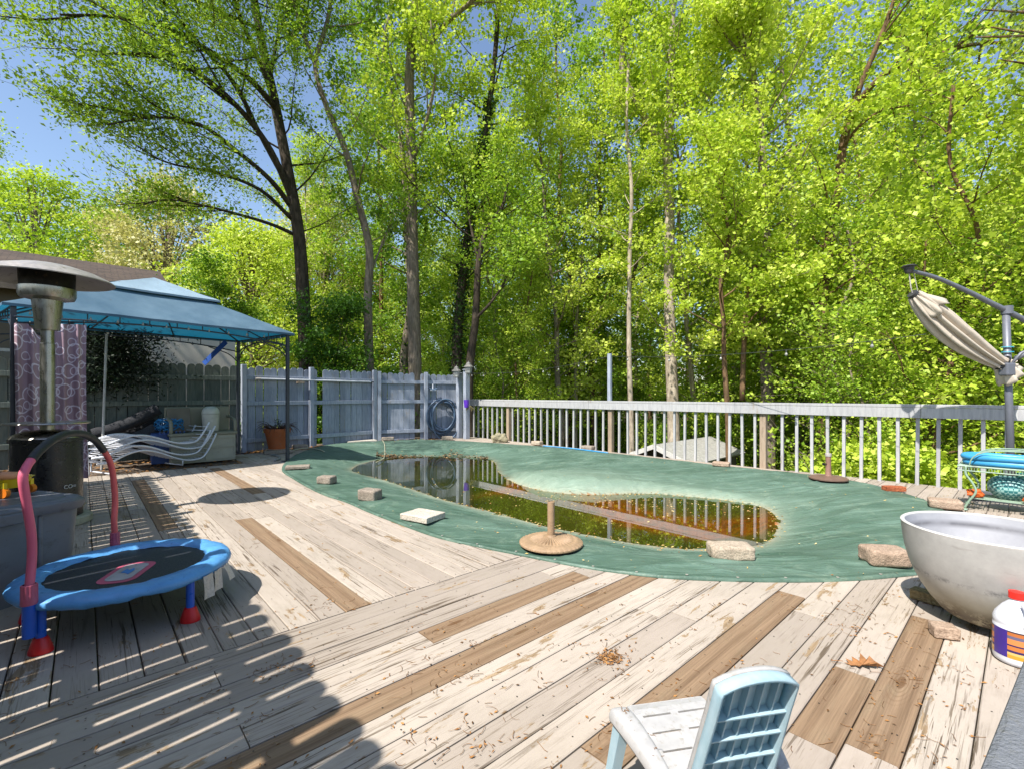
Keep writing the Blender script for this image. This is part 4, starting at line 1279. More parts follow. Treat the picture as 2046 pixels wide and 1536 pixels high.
fs = [tuple(range(k))[::-1]] + [(i * k + j, i * k + (j + 1) % k, (i + 1) * k + (j + 1) % k, (i + 1) * k + j) for i in range(4) for j in range(k)] + [tuple(range(4 * k, 5 * k))]
mb.add(vs, fs).build('bucket', M_YEL, root, autos=40)
for dx, dy in ((0.09, -0.075), (0.09, 0.075), (-0.1, -0.075), (-0.1, 0.075)):
    q = tw + Vector((dx, dy, 0.028))
    wl = MB().tube([q - Vector((0, 0.012, 0)), q + Vector((0, 0.012, 0))], 0.027, 20).build('wheel', M_ORG, root, autos=40)
    MB().box(q + Vector((0, 0, 0.03)), (0.018, 0.02, 0.06)).build('strut', M_YEL, root)
b_ = tw + Vector((0.02, 0.0, 0.11))
tag(MB().lathe([(0.0, -0.03), (0.05, -0.022), (0.065, 0.0), (0.055, 0.022), (0.0, 0.032)], b_, 24, sx=1.3).build('toy_ball', simple('peach_plastic', hexc('c98a62'), 0.5), None, smooth=True), 'faded orange toy lying in the yellow toy wheelbarrow', 'toy')

# ------------------------------------------------------------------ patio heater
hc = Vector((-4.12, 4.16, 0))
root = thing('patio_heater', 'tall stainless patio heater with mushroom hood and black tank housing', 'patio heater', hc)
M_SS = NT('brushed_steel'); t = M_SS
cc = t.coord('Object', (1, 1, 0.3)); n1 = t.noise(cc, 30, 5, 0.7)
t.base(t.ramp(n1, [(0.3, hexc('8d8a82')), (0.7, hexc('b5b1a8'))])); t.b.inputs['Metallic'].default_value = 1.0; t.rough(t.ramp(n1, [(0.3, g3(0.22)), (0.7, g3(0.42))])); M_SS = t.m
M_BLK = simple('black_enamel', hexc('1a1a1b'), 0.32, var=0.3, dirt=hexc('4a4a4a'), dirt_amt=0.12)
MB().lathe([(0.0, 0.0), (0.29, 0.0), (0.30, 0.01), (0.30, 0.06), (0.28, 0.075), (0.0, 0.075)], hc, 40).build('base', simple('beige_base', hexc('9b9783'), 0.6, dirt=hexc('6e6c5c')), root, autos=40)
hs = MB().lathe([(0.235, 0.075), (0.235, 0.74), (0.25, 0.745), (0.25, 0.775), (0.0, 0.79)], hc, 48).build('tank_housing', M_BLK, root, autos=40)
MB().box(hc + Vector((0.135, -0.195, 0.50)), (0.05, 0.01, 0.09), R(35)).build('latch_opening', simple('black_hole', hexc('050505'), 0.8), hs)
MB().lathe([(0.25, 0.776), (0.235, 0.80), (0.15, 0.835), (0.06, 0.845)], hc, 40).build('housing_top', M_SS, root, autos=40)
MB().lathe([(0.03, 0.895), (0.285, 0.895), (0.29, 0.902), (0.285, 0.91), (0.03, 0.912)], hc, 48).build('table_shelf', M_SS, root, autos=40)
MB().lathe([(0.05, 0.84), (0.05, 1.60), (0.045, 1.605), (0.045, 1.76)], hc, 28).build('pole', M_SS, root, autos=40)
MB().lathe([(0.078, 1.72), (0.08, 1.73), (0.105, 1.98), (0.13, 1.99)], hc, 36).build('burner_neck', M_SS, root, autos=40)
MB().lathe([(0.12, 1.985), (0.18, 2.0), (0.192, 2.03), (0.192, 2.09), (0.185, 2.095)], hc, 40).build('burner_ring', M_SS, root, autos=40)
mb = MB(); mb.lathe([(0.182, 2.09), (0.188, 2.27)], hc, 40); mb.build('flame_screen', simple('black_screen', hexc('14110d'), 0.6, metal=0.5, dirt=hexc('4a3b20'), dirt_amt=0.2), root, autos=40)
for k in range(24):
    pass
hood = [(0.0, 2.315), (0.08, 2.31), (0.2, 2.285), (0.34, 2.24), (0.43, 2.195), (0.465, 2.17), (0.462, 2.162), (0.42, 2.185), (0.30, 2.23), (0.1, 2.275), (0.0, 2.285)]
MB().lathe(hood, hc, 56).build('hood', simple('dull_aluminium', hexc('aba59f'), 0.42, metal=0.4, var=0.2, dirt=hexc('6f675c'), dirt_amt=0.2), root, autos=50)
# small raised letters at the housing's edge
def text_mesh(s_, size, M, mat, name, parent):
    cu = bpy.data.curves.new('t', 'FONT'); cu.body = s_; cu.size = size; cu.extrude = 0.001
    o = bpy.data.objects.new('t', cu); COL.objects.link(o)
    dg = bpy.context.evaluated_depsgraph_get(); dg.update()
    me = bpy.data.meshes.new_from_object(o.evaluated_get(dg)); bpy.data.objects.remove(o)
    ob = bpy.data.objects.new(name, me); COL.objects.link(ob); me.materials.clear(); me.materials.append(mat)
    me.transform(Matrix.Translation(-parent.location) @ M); ob.parent = parent
    return ob
th = R(-14)
M = Matrix.Translation(hc + Vector((math.cos(th) * 0.242, math.sin(th) * 0.242, 0.335))) @ Matrix.Rotation(th + R(90), 4, 'Z') @ Matrix.Rotation(R(90), 4, 'X')
text_mesh('CO=', 0.045, M @ Matrix.Translation((-0.03, 0, 0)), simple('white_letter', hexc('c9c9c9'), 0.5), 'lettering', root)

# ------------------------------------------------------------------ gazebo
FR = Vector((-3.91, 8.17, 0)); gx_ = Vector((-0.588, -0.81, 0)).normalized(); gy_ = Vector((-gx_.y * -1, gx_.x * -1, 0))
gy_ = Vector((-0.81, 0.588, 0)).normalized()
GW, GD = 3.3, 1.84
FLc = FR + gx_ * GW; RR = FR + gy_ * GD; RL = FLc + gy_ * GD
GC = (FR + RL) / 2
root = thing('gazebo', 'small blue two-tier gazebo on dark metal posts over stored things', 'gazebo', GC)
M_GP = simple('dark_powder_metal', hexc('33373f'), 0.45, var=0.2)
EZ = 2.2
for q in (FR, FLc, RR, RL):
    po = MB().box(q + Vector((0, 0, EZ / 2)), (0.05, 0.05, EZ), R(54)).build('post', M_GP, root, bevel=0.003)
    MB().box(q + Vector((0, 0, 0.006)), (0.16, 0.16, 0.012), R(54)).build('foot_plate', M_GP, po)
def truss(p, q):
    mb = MB()
    L = (q - p).length; d = (q - p).normalized()
    up = Vector((0, 0, 1))
    mb.tube([p + up * (EZ - 0.0), q + up * (EZ - 0.0)], 0.013, 6)
    arch = [p + d * (L * s) + up * (EZ - 0.08 - 0.13 * (abs(2 * s - 1)) ** 2.2) for s in [i / 20 for i in range(21)]]
    mb.tube(arch, 0.012, 6)
    for i in range(2, 19, 2):
        s = i / 20; mb.tube([arch[i], p + d * (L * s) + up * EZ], 0.007, 6)
    for s0, s1 in ((0, 0.16), (1, 0.84)):
        mb.tube(smooth_path([p + d * (L * s0) + up * (EZ - 0.42), p + d * (L * lerp(s0, s1, 0.35)) + up * (EZ - 0.26), p + d * (L * s1) + up * (EZ - 0.15)], 5), 0.010, 6)
    return mb
for p, q in ((FLc, FR), (FR, RR), (RR, RL), (RL, FLc)): truss(p, q).build('eave_truss', M_GP, root)
PK = GC + Vector((0, 0, 2.98))
mb = MB()
UPF = 0.40
mid = [GC + (q - GC) * UPF + Vector((0, 0, 2.66)) for q in (FLc, FR, RR, RL)]
for q, m_ in zip((FLc, FR, RR, RL), mid): mb.tube([q + Vector((0, 0, EZ)), m_ - Vector((0, 0, 0.03))], 0.013, 6)
for i in range(4): mb.tube([mid[i] - Vector((0, 0, 0.03)), mid[(i + 1) % 4] - Vector((0, 0, 0.03))], 0.012, 6)
for m_ in mid: mb.tube([m_ - Vector((0, 0, 0.03)), m_ + Vector((0, 0, 0.08))], 0.01, 6); mb.tube([m_ + Vector((0, 0, 0.08)), PK - Vector((0, 0, 0.04))], 0.011, 6)
for i, (q0_, q1_) in enumerate(((FLc, FR), (FR, RR), (RR, RL), (RL, FLc))):
    for s in ((0.33, 0.67) if i % 2 == 0 else (0.5,)):
        e_ = q0_.lerp(q1_, s) + Vector((0, 0, EZ)); m_ = mid[i].lerp(mid[(i + 1) % 4], s) - Vector((0, 0, 0.03)); mb.tube([e_, m_], 0.011, 6)
mb.build('roof_frame', M_GP, root)
t = NT('faded_blue_canopy'); cc = t.coord('Object'); n1 = t.noise(cc, 2.2, 5, 0.6); n4 = t.noise(cc, 10, 6, 0.8)
colr = t.ramp(n1, [(0.3, hexc('4d6c82')), (0.7, hexc('6b889c'))])
colr = t.mix(t.ramp(n4, [(0.66, g3(0)), (0.71, g3(0.8))]), colr, hexc('5d5a50'))
t.base(colr); t.rough(0.75)
tr = t.n('ShaderNodeBsdfTranslucent'); tr.inputs['Color'].default_value = (0.008, 0.16, 0.28, 1)
geo = t.n('ShaderNodeNewGeometry')
mx = t.n('ShaderNodeMixShader'); mx.inputs[0].default_value = 0.35
t.l(t.b.outputs[0], mx.inputs[1]); t.l(tr.outputs[0], mx.inputs[2]); t.l(mx.outputs[0], t.out.inputs['Surface'])
t.bump(t.noise(cc, 3, 3), 0.3, 0.03); M_CAN = t.m
def tier(corn, zl, inner, zh, drop=0.0, sag=0.03, n=10):
    mb = MB()
    for i in range(4):
        rows = []
        for a in range(n + 1):
            row = []
            for b in range(n + 1):
                f = a / n; s = b / n
                lo = corn[i].lerp(corn[(i + 1) % 4], s) + Vector((0, 0, zl)); hi = inner[i].lerp(inner[(i + 1) % 4], s) + Vector((0, 0, zh))
                p = lo.lerp(hi, f)
                p.z -= sag * math.sin(math.pi * f) * math.sin(math.pi * s) + sag * 0.4 * (1 - f) * math.sin(math.pi * s) * (1 if drop else 0.5)
                p.z += 0.008 * noise.noise(p * 3)
                row.append(p)
            rows.append(row)
        mb.grid(rows)
        if drop:
            mb.grid([rows[0], [p - Vector((0, 0, drop)) for p in rows[0]]])
    return mb
ovr = 1.06
cornL = [GC + (q - GC) * ovr for q in (FLc, FR, RR, RL)]
innL = [GC + (q - GC) * 0.36 for q in (FLc, FR, RR, RL)]
tier(cornL, EZ + 0.02, innL, 2.70, drop=0.035).build('lower_canopy', M_CAN, root, smooth=False, autos=35)
cornU = [GC + (q - GC) * 0.47 for q in (FLc, FR, RR, RL)]
tier(cornU, 2.70, [GC.copy()] * 4, 2.99, drop=0.03, sag=0.02).build('upper_canopy', simple('pale_upper_canopy', hexc('8399a8'), 0.75, var=0.12, dirt=hexc('6a6e66'), dirt_amt=0.1), root, autos=35)  # upper tier has a paler base tone than the lower one
M_WB = simple('bulb_glass', hexc('8f9088'), 0.15)
for k in range(12):
    s = (k + 0.5) / 12; p = FLc.lerp(FR, s) + Vector((0, 0, EZ - 0.05)) - gy_ * 0.02
    MB().lathe([(0.004, 0.0), (0.006, -0.01), (0.014, -0.03), (0.012, -0.045), (0.0, -0.05)], p, 10).build('light_bulb', M_WB, root, smooth=True)
# blue strap hanging from the canopy
p0 = on_plane(452, 683, RR, RL) if False else at(452, 683, 8.9); p1 = at(407, 727, 8.9)
tag(MB().bar(p0, p1, 0.008, 0.09, up=(0.3, 0, 1)).build('fabric_strap', simple('blue_fabric', hexc('1f4fa0'), 0.7), None), 'blue fabric strap hanging under the gazebo roof', 'strap')

# shower curtain
def curtain():
    pa_, pb_ = on_plane(26, 700, FLc, FR), on_plane(170, 700, FLc, FR)
    pa_.z = pb_.z = 0
    d = (pb_ - pa_); L = d.length; d.normalize(); nn = Vector((d.y, -d.x, 0))
    N, K = 110, 40
    rows, uvs = [], []
    for j in range(K + 1):
        f = j / K; row = []
        for i in range(N + 1):
            s = i / N
            ztop = 1.98 + (0.06 * s) - 0.16 * max(0, math.sin(math.pi * min(1, max(0, (s - 0.18) / 0.38)))) 
            z_ = lerp(0.09, ztop, f)
            fold = 0.04 * math.sin(s * 24 + 1.5 * math.sin(s * 7)) * (0.6 + 0.6 * (1 - f)) + 0.008 * math.sin(s * 60)
            x = s * L + 0.02 * math.sin(f * 3 + s * 8) * (1 - f)
            row.append(pa_ + d * x + nn * (0.07 + fold) + Vector((0, 0, z_)))
        rows.append(row)
    mb = MB().grid(rows)
    t = NT('plum_circle_curtain')
    u_ = t.n('ShaderNodeUVMap'); u_.uv_map = 'cloth'
    base = t.ramp(t.noise(t.coord('Object'), 4, 4), [(0.3, hexc('8d737c')), (0.7, hexc('a38992'))])
    tot = None
    for sc, off, thk, dens in ((3.8, (0, 0, 0), 0.05, 0.37), (6.2, (3.3, 1.7, 0), 0.06, 0.33)):
        mp_ = t.n('ShaderNodeMapping'); mp_.inputs['Location'].default_value = off; mp_.inputs['Scale'].default_value = (sc, sc, 1)
        t.l(u_.outputs[0], mp_.inputs['Vector'])
        v_ = t.n('ShaderNodeTexVoronoi', voronoi_dimensions='2D'); v_.inputs['Scale'].default_value = 1.0; v_.inputs['Randomness'].default_value = 0.75
        t.l(mp_.outputs[0], v_.inputs['Vector'])
        dd = v_.outputs['Distance']
        ring = t.ramp(dd, [(dens - thk - 0.02, g3(0)), (dens - thk, g3(1)), (dens - 0.01, g3(1)), (dens + 0.01, g3(0))])
        tot = ring if tot is None else t.math('MAXIMUM', tot, ring)
    t.base(t.mix(t.math('MULTIPLY', tot, 0.85), base, hexc('dcd2da'))); t.rough(0.6)
    r_ = thing('shower_curtain', 'plum shower curtain with white rings hanging from the gazebo', 'curtain', (pa_ + pb_) / 2)
    o = mb.build('curtain_cloth', t.m, r_, smooth=True)
    l_ = o.data.uv_layers.new(name='cloth')
    dat = np.zeros((len(o.data.loops), 2), dtype=np.float32)
    vi = np.zeros(len(o.data.loops), dtype=np.int32); o.data.loops.foreach_get('vertex_index', vi)
    dat[:, 0] = (vi % (N + 1)) / N * L * 1.35; dat[:, 1] = (vi // (N + 1)) / K * 1.95
    l_.data.foreach_set('uv', dat.ravel())
    for s in (0.03, 0.2, 0.55, 0.75, 0.97):
        i = int(s * N); p = rows[-1][i]
        c_ = [p + Vector((0, 0, 0.025)) + (nn * math.cos(a) + Vector((0, 0, 1)) * math.sin(a)) * 0.03 for a in [2 * math.pi * q / 14 for q in range(14)]]
        MB().tube(c_, 0.004, 6, closed=True).build('curtain_ring', simple('black_plastic', hexc('1c1c1c'), 0.4), r_)
    mb = MB(); mb.tube([pa_ + nn * 0.07 + Vector((0, 0, 2.06)), pb_ + d * 0.1 + nn * 0.07 + Vector((0, 0, 2.1))], 0.01, 8); mb.build('curtain_rod', M_GP, r_)
curtain()
p = gp(166, 951)
q = on_plane(165, 860, FLc, FR)
tag(MB().box((p.x, p.y + 0.0, 0.37), (0.11, 0.018, 0.74), R(20), M=Matrix.Rotation(R(20), 4, 'Z') @ Matrix.Rotation(R(-3), 4, 'Y')).build('white_plank', simple('white_board', hexc('a9abb0'), 0.6, dirt=hexc('77756f')), None), 'narrow white board standing at the curtain foot', 'board')
p0, p1 = gp(203, 938), None
p1 = at(213, 668, p0.y + 0.1)
tag(MB().tube([p0, p1], 0.017, 10).build('white_pole', simple('white_pvc', hexc('a5a4a0'), 0.5), None, autos=40), 'thin white pipe propped up to the gazebo eave', 'pole')
# ------------------------------------------------------------------ stacked wire loungers
M_WW = simple('white_coated_wire', hexc('d5d7dc'), 0.4, var=0.08, dirt=hexc('77756f'), dirt_amt=0.1)
L0 = gp(190, 953); L1 = gp(430, 922)
dL = (L1 - L0); LL = dL.length; dL.normalize(); nL = Vector((-dL.y, dL.x, 0))
def lounger_profile(s):
    """height of the wavy side rail along the lounger, 0..1"""
    return 0.19 + 0.135 * math.sin(s * 2 * math.pi * 1.12 - 0.75) * (1 - 0.25 * s) + (0.30 * ((s - 0.86) / 0.14) ** 1.4 if s > 0.86 else 0) + (0.08 * ((0.1 - s) / 0.1) if s < 0.1 else 0)
def make_lounger(idx, label):
    r_ = thing('wire_lounger', label, 'lounger', L0, 'stacked white wire loungers')
    sh = (0.0, -0.06, 0.05, -0.02)[idx]
    dz = idx * 0.10
    for side in (0, 1):
        pts = []
        for k in range(41):
            s = k / 40
            pts.append(L0 + dL * (s * LL * (1 - 0.02 * idx) + sh + 0.02) + nL * (side * 0.55) + Vector((0, 0, lounger_profile(s) * (1 - idx * 0.07) + dz)))
        MB().tube(pts, 0.014, 8).build('side_rail', M_WW, r_, smooth=True)
        if side == 0: front = pts
        else: back = pts
    mb = MB()
    for k in range(2, 40):
        mb.tube([front[k], back[k]], 0.0055, 5, caps=False)
    mb.build('strap_slats', M_WW, r_)
    for k in (4, 27):
        if idx == 0:
            mb = MB(); mb.tube([front[k], front[k] + Vector((0, 0, 0.02 - front[k].z)), back[k] + Vector((0, 0, 0.02 - back[k].z)), back[k]], 0.011, 8); mb.build('foot_bar', M_WW, r_, smooth=True)
for i, lab in enumerate(('lowest white wavy wire lounger of the stack, touching the ground', 'second white wire lounger from the bottom of the stack', 'third white wire lounger from the bottom of the stack', 'topmost white wire lounger lying on the stack')):
    make_lounger(i, lab)

# ------------------------------------------------------------------ things stored in the gazebo
M_CARP = simple('charcoal_carpet', hexc('2c2d31'), 0.95, var=0.4, scale=50, dirt=hexc('4e4e52'), dirt_amt=0.4, bump=1.0, bscale=160)
def roll(label, p, q, r):
    mb = MB(); mb.tube([lerp(p, q, k / 12) + Vector((0, 0, -0.05 * math.sin(math.pi * k / 12))) for k in range(13)], [r * (1 + 0.05 * math.sin(k * 1.7)) for k in range(13)], 20)
    o = mb.build('carpet_roll', M_CARP, None, autos=50)
    return tag(o, label, 'carpet roll', 'rolled carpets under the gazebo')
roll('thick charcoal carpet roll lying lowest behind the loungers', at(185, 905, 7.35), at(312, 860, 8.05), 0.13)
roll('charcoal carpet roll lying on top, tilted up to the right', at(185, 868, 7.75), at(316, 816, 8.35), 0.10)
roll('thin charcoal carpet roll wedged between the two thick ones', at(190, 880, 7.9), at(312, 843, 8.5), 0.09)
c_ = at(235, 850, 8.6); c_.z = 0.45
r_ = thing('patio_grill', 'dark covered grill behind the carpet rolls', 'grill', (c_.x, c_.y, 0))
MB().box((c_.x, c_.y, 0.5), (1.25, 0.5, 0.95), R(38)).build('grill_body', simple('black_cover', hexc('1d1d20'), 0.6, bump=0.5, bscale=12), r_, bevel=0.05)
MB().box((c_.x, c_.y, 1.0), (1.29, 0.54, 0.07), R(38)).build('grill_lid', simple('black_cover2', hexc('232329'), 0.35), r_, bevel=0.02)
# low crate under the bag and cord
c_ = at(338, 872, 8.0)
r_ = thing('crate', 'dull blue plastic crate under the cord heap', 'crate', (c_.x, c_.y, 0))
MB().box((c_.x, c_.y, 0.26), (0.5, 0.4, 0.5), R(40)).build('crate_body', simple('blue_crate', hexc('2c4b86'), 0.5), r_, bevel=0.015)
mb = MB()
for k in range(7): mb.box((c_.x + 0.27 * math.cos(R(-50)) + (k - 3) * 0.055 * math.cos(R(40)), c_.y + 0.22 * math.sin(R(-50)) + (k - 3) * 0.055 * math.sin(R(40)), 0.52), (0.02, 0.03, 0.06), R(40))
mb.build('crate_slats', simple('blue_crate', hexc('2c4b86'), 0.5), r_)
cc_ = Vector((c_.x, c_.y, 0.55))
pts = []
for k in range(260):
    a = k * 0.33
    rr = 0.13 + 0.05 * math.sin(k * 0.21) 
    pts.append(cc_ + Vector((rr * math.cos(a) * 1.25, rr * math.sin(a) * 0.9, 0.10 + 0.075 * math.sin(k * 0.37) + 0.03 * math.sin(k * 1.1))))
tag(MB().tube(pts, 0.0075, 6).build('rope_heap', simple('blue_rope', hexc('2277ad'), 0.5), None, smooth=True), 'tangled bright blue cord heaped on the crate', 'rope heap')
def lump(name, label, cat, c, s, mat, seed=0.0, amp=0.25):
    bm = __import__('bmesh').new(); import bmesh
    bmesh.ops.create_icosphere(bm, subdivisions=4, radius=1)
    for v in bm.verts:
        f = 1 + amp * noise.noise(v.co * 1.7 + Vector((seed, 0, 0))) + amp * 0.6 * abs(noise.noise(v.co * 4 + Vector((0, seed, 0))))
        v.co = Vector((v.co.x * s[0] * f, v.co.y * s[1] * f, max(-0.8, v.co.z) * s[2] * f))
    me = bpy.data.meshes.new(name); bm.to_mesh(me); bm.free(); me.materials.append(mat)
    me.polygons.foreach_set('use_smooth', [True] * len(me.polygons))
    o = bpy.data.objects.new(name, me); COL.objects.link(o); o.location = c
    return tag(o, label, cat)
M_BAGW = simple('white_bag_plastic', hexc('b3bcc0'), 0.35, bump=0.6, bscale=14)
lump('plastic_bag', 'crumpled white plastic bag behind the blue cord', 'plastic bag', at(348, 845, 8.45), (0.22, 0.16, 0.13), M_BAGW, 3.0)
lump('plastic_bag', 'green and white crumpled bag left of the white canister', 'plastic bag', at(372, 838, 8.7), (0.17, 0.15, 0.14), simple('green_bag', hexc('4d8a6c'), 0.35, var=0.5, scale=12, dirt=hexc('c0cfc8'), dirt_amt=0.5), 8.0)

# storage bench
u1 = Vector((0.707, 0.707, 0)); u2 = Vector((-0.707, 0.707, 0))
bq = Vector((-4.93, 8.40, 0)); BW_, BD_, BH_ = 0.98, 0.52, 0.50
bcx = bq - u1 * BW_ / 2 + u2 * BD_ / 2
r_ = thing('storage_bench', 'beige resin storage bench with seat back and armrests', 'storage bench', bcx)
M_BEN = simple('beige_resin', hexc('a19f8c'), 0.6, var=0.1, dirt=hexc('78766a'), dirt_amt=0.2)
M_BEN2 = simple('olive_resin', hexc('7d7b67'), 0.6, var=0.12)
MB().box(bcx + Vector((0, 0, 0.23)), (BW_ - 0.03, BD_ - 0.03, 0.46), R(45)).build('box_body', M_BEN, r_, bevel=0.01)
for k in (-0.24, 0.24):
    for z_, h in ((0.34, 0.14), (0.15, 0.2)):
        c2 = bcx + u1 * k - u2 * (BD_ / 2 - 0.012)
        mb = MB()
        for dz in (-h / 2, h / 2): mb.bar(c2 - u1 * 0.22 + Vector((0, 0, z_ + dz)), c2 + u1 * 0.22 + Vector((0, 0, z_ + dz)), 0.02, 0.022)
        for dx in (-0.22, 0.22): mb.bar(c2 + u1 * dx + Vector((0, 0, z_ - h / 2)), c2 + u1 * dx + Vector((0, 0, z_ + h / 2)), 0.02, 0.022, up=u2)
        mb.build('panel_frame', M_BEN, r_)
MB().box(bcx + Vector((0, 0, 0.485)), (BW_ + 0.02, BD_ + 0.02, 0.05), R(45)).build('seat_lid', M_BEN2, r_, bevel=0.012)
bb = bcx + u2 * (BD_ / 2 - 0.02) + Vector((0, 0, 0.72)); MB().box(bb, (BW_, 0.05, 0.44), R(45)).build('seat_back', M_BEN2, r_, bevel=0.02)
for s in (-1, 1):
    mb = MB(); a0 = bcx + u1 * (s * (BW_ / 2 - 0.02))
    pr = smooth_path([a0 - u2 * 0.24 + Vector((0, 0, 0.5)), a0 - u2 * 0.23 + Vector((0, 0, 0.66)), a0 - u2 * 0.15 + Vector((0, 0, 0.72)), a0 + u2 * 0.22 + Vector((0, 0, 0.76))], 4)
    mb.tube(pr, 0.025, 8); mb.build('armrest', M_BEN2, r_, smooth=True)
wc = bcx + u1 * 0.14 - u2 * 0.02 + Vector((0, 0, 0.511))
r_ = thing('canister', 'white round-topped canister standing on the storage bench', 'canister', wc)
MB().lathe([(0.0, 0), (0.115, 0), (0.125, 0.015), (0.135, 0.30), (0.135, 0.33), (0.128, 0.37), (0.105, 0.41), (0.06, 0.435), (0.0, 0.44)], wc, 32).build('body', simple('cream_plastic', hexc('b9b9ac'), 0.5), r_, smooth=True)
MB().lathe([(0.139, 0.30), (0.139, 0.315)], wc, 32).build('rim_ring', simple('cream_plastic2', hexc('a8a89c'), 0.5), r_, smooth=True)
c2 = bcx - u1 * 0.30 + u2 * 0.1 + Vector((0, 0, 0.72))
tag(MB().box(c2, (0.34, 0.03, 0.42), R(50), M=Matrix.Rotation(R(50), 4, 'Z') @ Matrix.Rotation(R(-14), 4, 'X')).build('chair_cushion', simple('brown_board', hexc('6b6354'), 0.7), None, bevel=0.015), 'brown square board leaning on the bench seat back', 'board')

# dark evergreen behind the shaded fence is planted in the tree section
# ------------------------------------------------------------------ terracotta pot
tcx = Vector((-4.78, 9.55, 0.03))
r_ = thing('terracotta_pot', 'orange terracotta pot with withered plant by the fence', 'plant pot', tcx)
M_TC = simple('terracotta', hexc('a85a2e'), 0.75, var=0.18, dirt=hexc('8a6a52'), dirt_amt=0.2)
MB().lathe([(0.0, 0.03), (0.16, 0.03), (0.225, 0.36), (0.245, 0.362), (0.255, 0.44), (0.235, 0.445), (0.225, 0.40), (0.0, 0.39)], tcx, 36).build('pot_body', M_TC, r_, autos=40)
MB().lathe([(0.0, 0.0), (0.19, 0.0), (0.22, 0.035), (0.2, 0.037), (0.0, 0.02)], tcx, 36).build('saucer', simple('pale_saucer', hexc('b59c86'), 0.7), r_, autos=40)
mb = MB()
for k in range(75):
    a = random.random() * 6.28; rr = random.random() * 0.16
    p = tcx + Vector((rr * math.cos(a), rr * math.sin(a), 0.40)); L_ = random.uniform(0.12, 0.34); d = Vector((math.cos(a), math.sin(a), 0))
    droop = random.uniform(-0.5, 0.6)
    q = [p + d * (L_ * s) + Vector((0, 0, L_ * (0.55 * s * (1 - s) * 2.2 - droop * s * s * 0.9 + 0.2 * s))) for s in (0, 0.25, 0.5, 0.75, 1)]
    mb.tube(q, [0.006, 0.005, 0.005, 0.004, 0.002], 4, caps=False)
mb.build('dead_stems', simple('dead_stem', hexc('4a342a'), 0.9, var=0.4), r_)
V, Fc = [], []
mb = MB()
for k in range(90):
    p = tcx + Vector((random.gauss(0.02, 0.045), random.gauss(0, 0.045), 0.45 + random.random() * 0.17)); a = random.random() * 6.28; l = random.uniform(0.03, 0.06)
    d = Vector((math.cos(a), math.sin(a), random.uniform(0.0, 0.8))).normalized(); s_ = d.cross(Vector((0, 0, 1))).normalized()
    mb.add([p, p + d * l * .5 + s_ * l * .25, p + d * l, p + d * l * .5 - s_ * l * .25], [(0, 1, 2, 3)])
mb.build('foliage', L_IVY, r_)

# ------------------------------------------------------------------ things on the picket fence
dF = (P3 - P1).normalized(); nF = Vector((dF.y, -dF.x, 0))
s0 = on_plane(518, 757, P1, P3); s1 = on_plane(738, 763, P1, P3)
off = nF * 0.075
r_ = thing('pool_pole', 'long white telescopic pool pole resting along the fence rail', 'pole', (s0 + s1) / 2)
MB().tube([s0 + off, s1 + off], 0.019, 12).build('tube', simple('white_aluminium', hexc('c0c3ca'), 0.35), r_, autos=40)
MB().tube([s1 + off, s1 + off + dF * 0.14], 0.011, 10).build('handle_tip', simple('black_plastic', hexc('1c1c1c'), 0.4), r_, autos=40)
mb = MB(); mb.tube([s0 + off, s0 + off - dF * 0.10], 0.026, 10); mb.tube([s0 + off - dF * 0.05, s0 + off - dF * 0.03 - Vector((0, 0, 0.08))], 0.012, 8); mb.build('end_clip', simple('pale_grey', hexc('a7a09a'), 0.5), r_)
for px in (598,):
    q = on_plane(px, 764, P1, P3) + nF * 0.06; MB().box(q, (0.14, 0.09, 0.035), R(45)).build('support_block', M_POSTWOOD, r_)
dG = (P5 - P3).normalized(); nG = Vector((dG.y, -dG.x, 0))
# hose coil
r_ = thing('vacuum_hose', 'coiled blue-grey pool vacuum hose hanging on the fence', 'hose', on_plane(884, 830, P3, P5))
M_HO = simple('blue_grey_hose', hexc('44586e'), 0.42, var=0.2)
loops = [(881, 832, 28, 35), (880, 836, 25, 32), (882, 828, 23, 26), (878, 836, 31, 38), (883, 820, 18, 17), (886, 838, 27, 41)]
pts = []
for li, (cx2, cy2, rx, ry) in enumerate(loops):
    for k in range(28):
        a = 2 * math.pi * k / 28 - math.pi / 2
        f = (k / 28)
        n2_ = loops[min(li + 1, len(loops) - 1)]
        X = lerp(cx2, n2_[0], f) + lerp(rx, n2_[2], f) * math.cos(a); Yp = lerp(cy2, n2_[1], f) + lerp(ry, n2_[3], f) * math.sin(a)
        pts.append(on_plane(X, Yp, P3, P5) + nG * (0.09 + 0.035 * li * 0.6 + 0.01 * math.sin(k)))
MB().tube(smooth_path(pts, 2), 0.021, 10).build('coil', M_HO, r_, smooth=True)
tail = [on_plane(x, y, P3, P5) + nG * 0.16 for x, y in ((909, 845), (910, 860), (902, 870), (888, 876), (868, 879))]
MB().tube(smooth_path(tail, 6), 0.019, 10).build('hose_tail', M_HO, r_, smooth=True)
mb = MB(); q = on_plane(882, 803, P3, P5); mb.tube([q, q + nG * 0.2], 0.015, 8); mb.build('hook', M_BRN, r_)
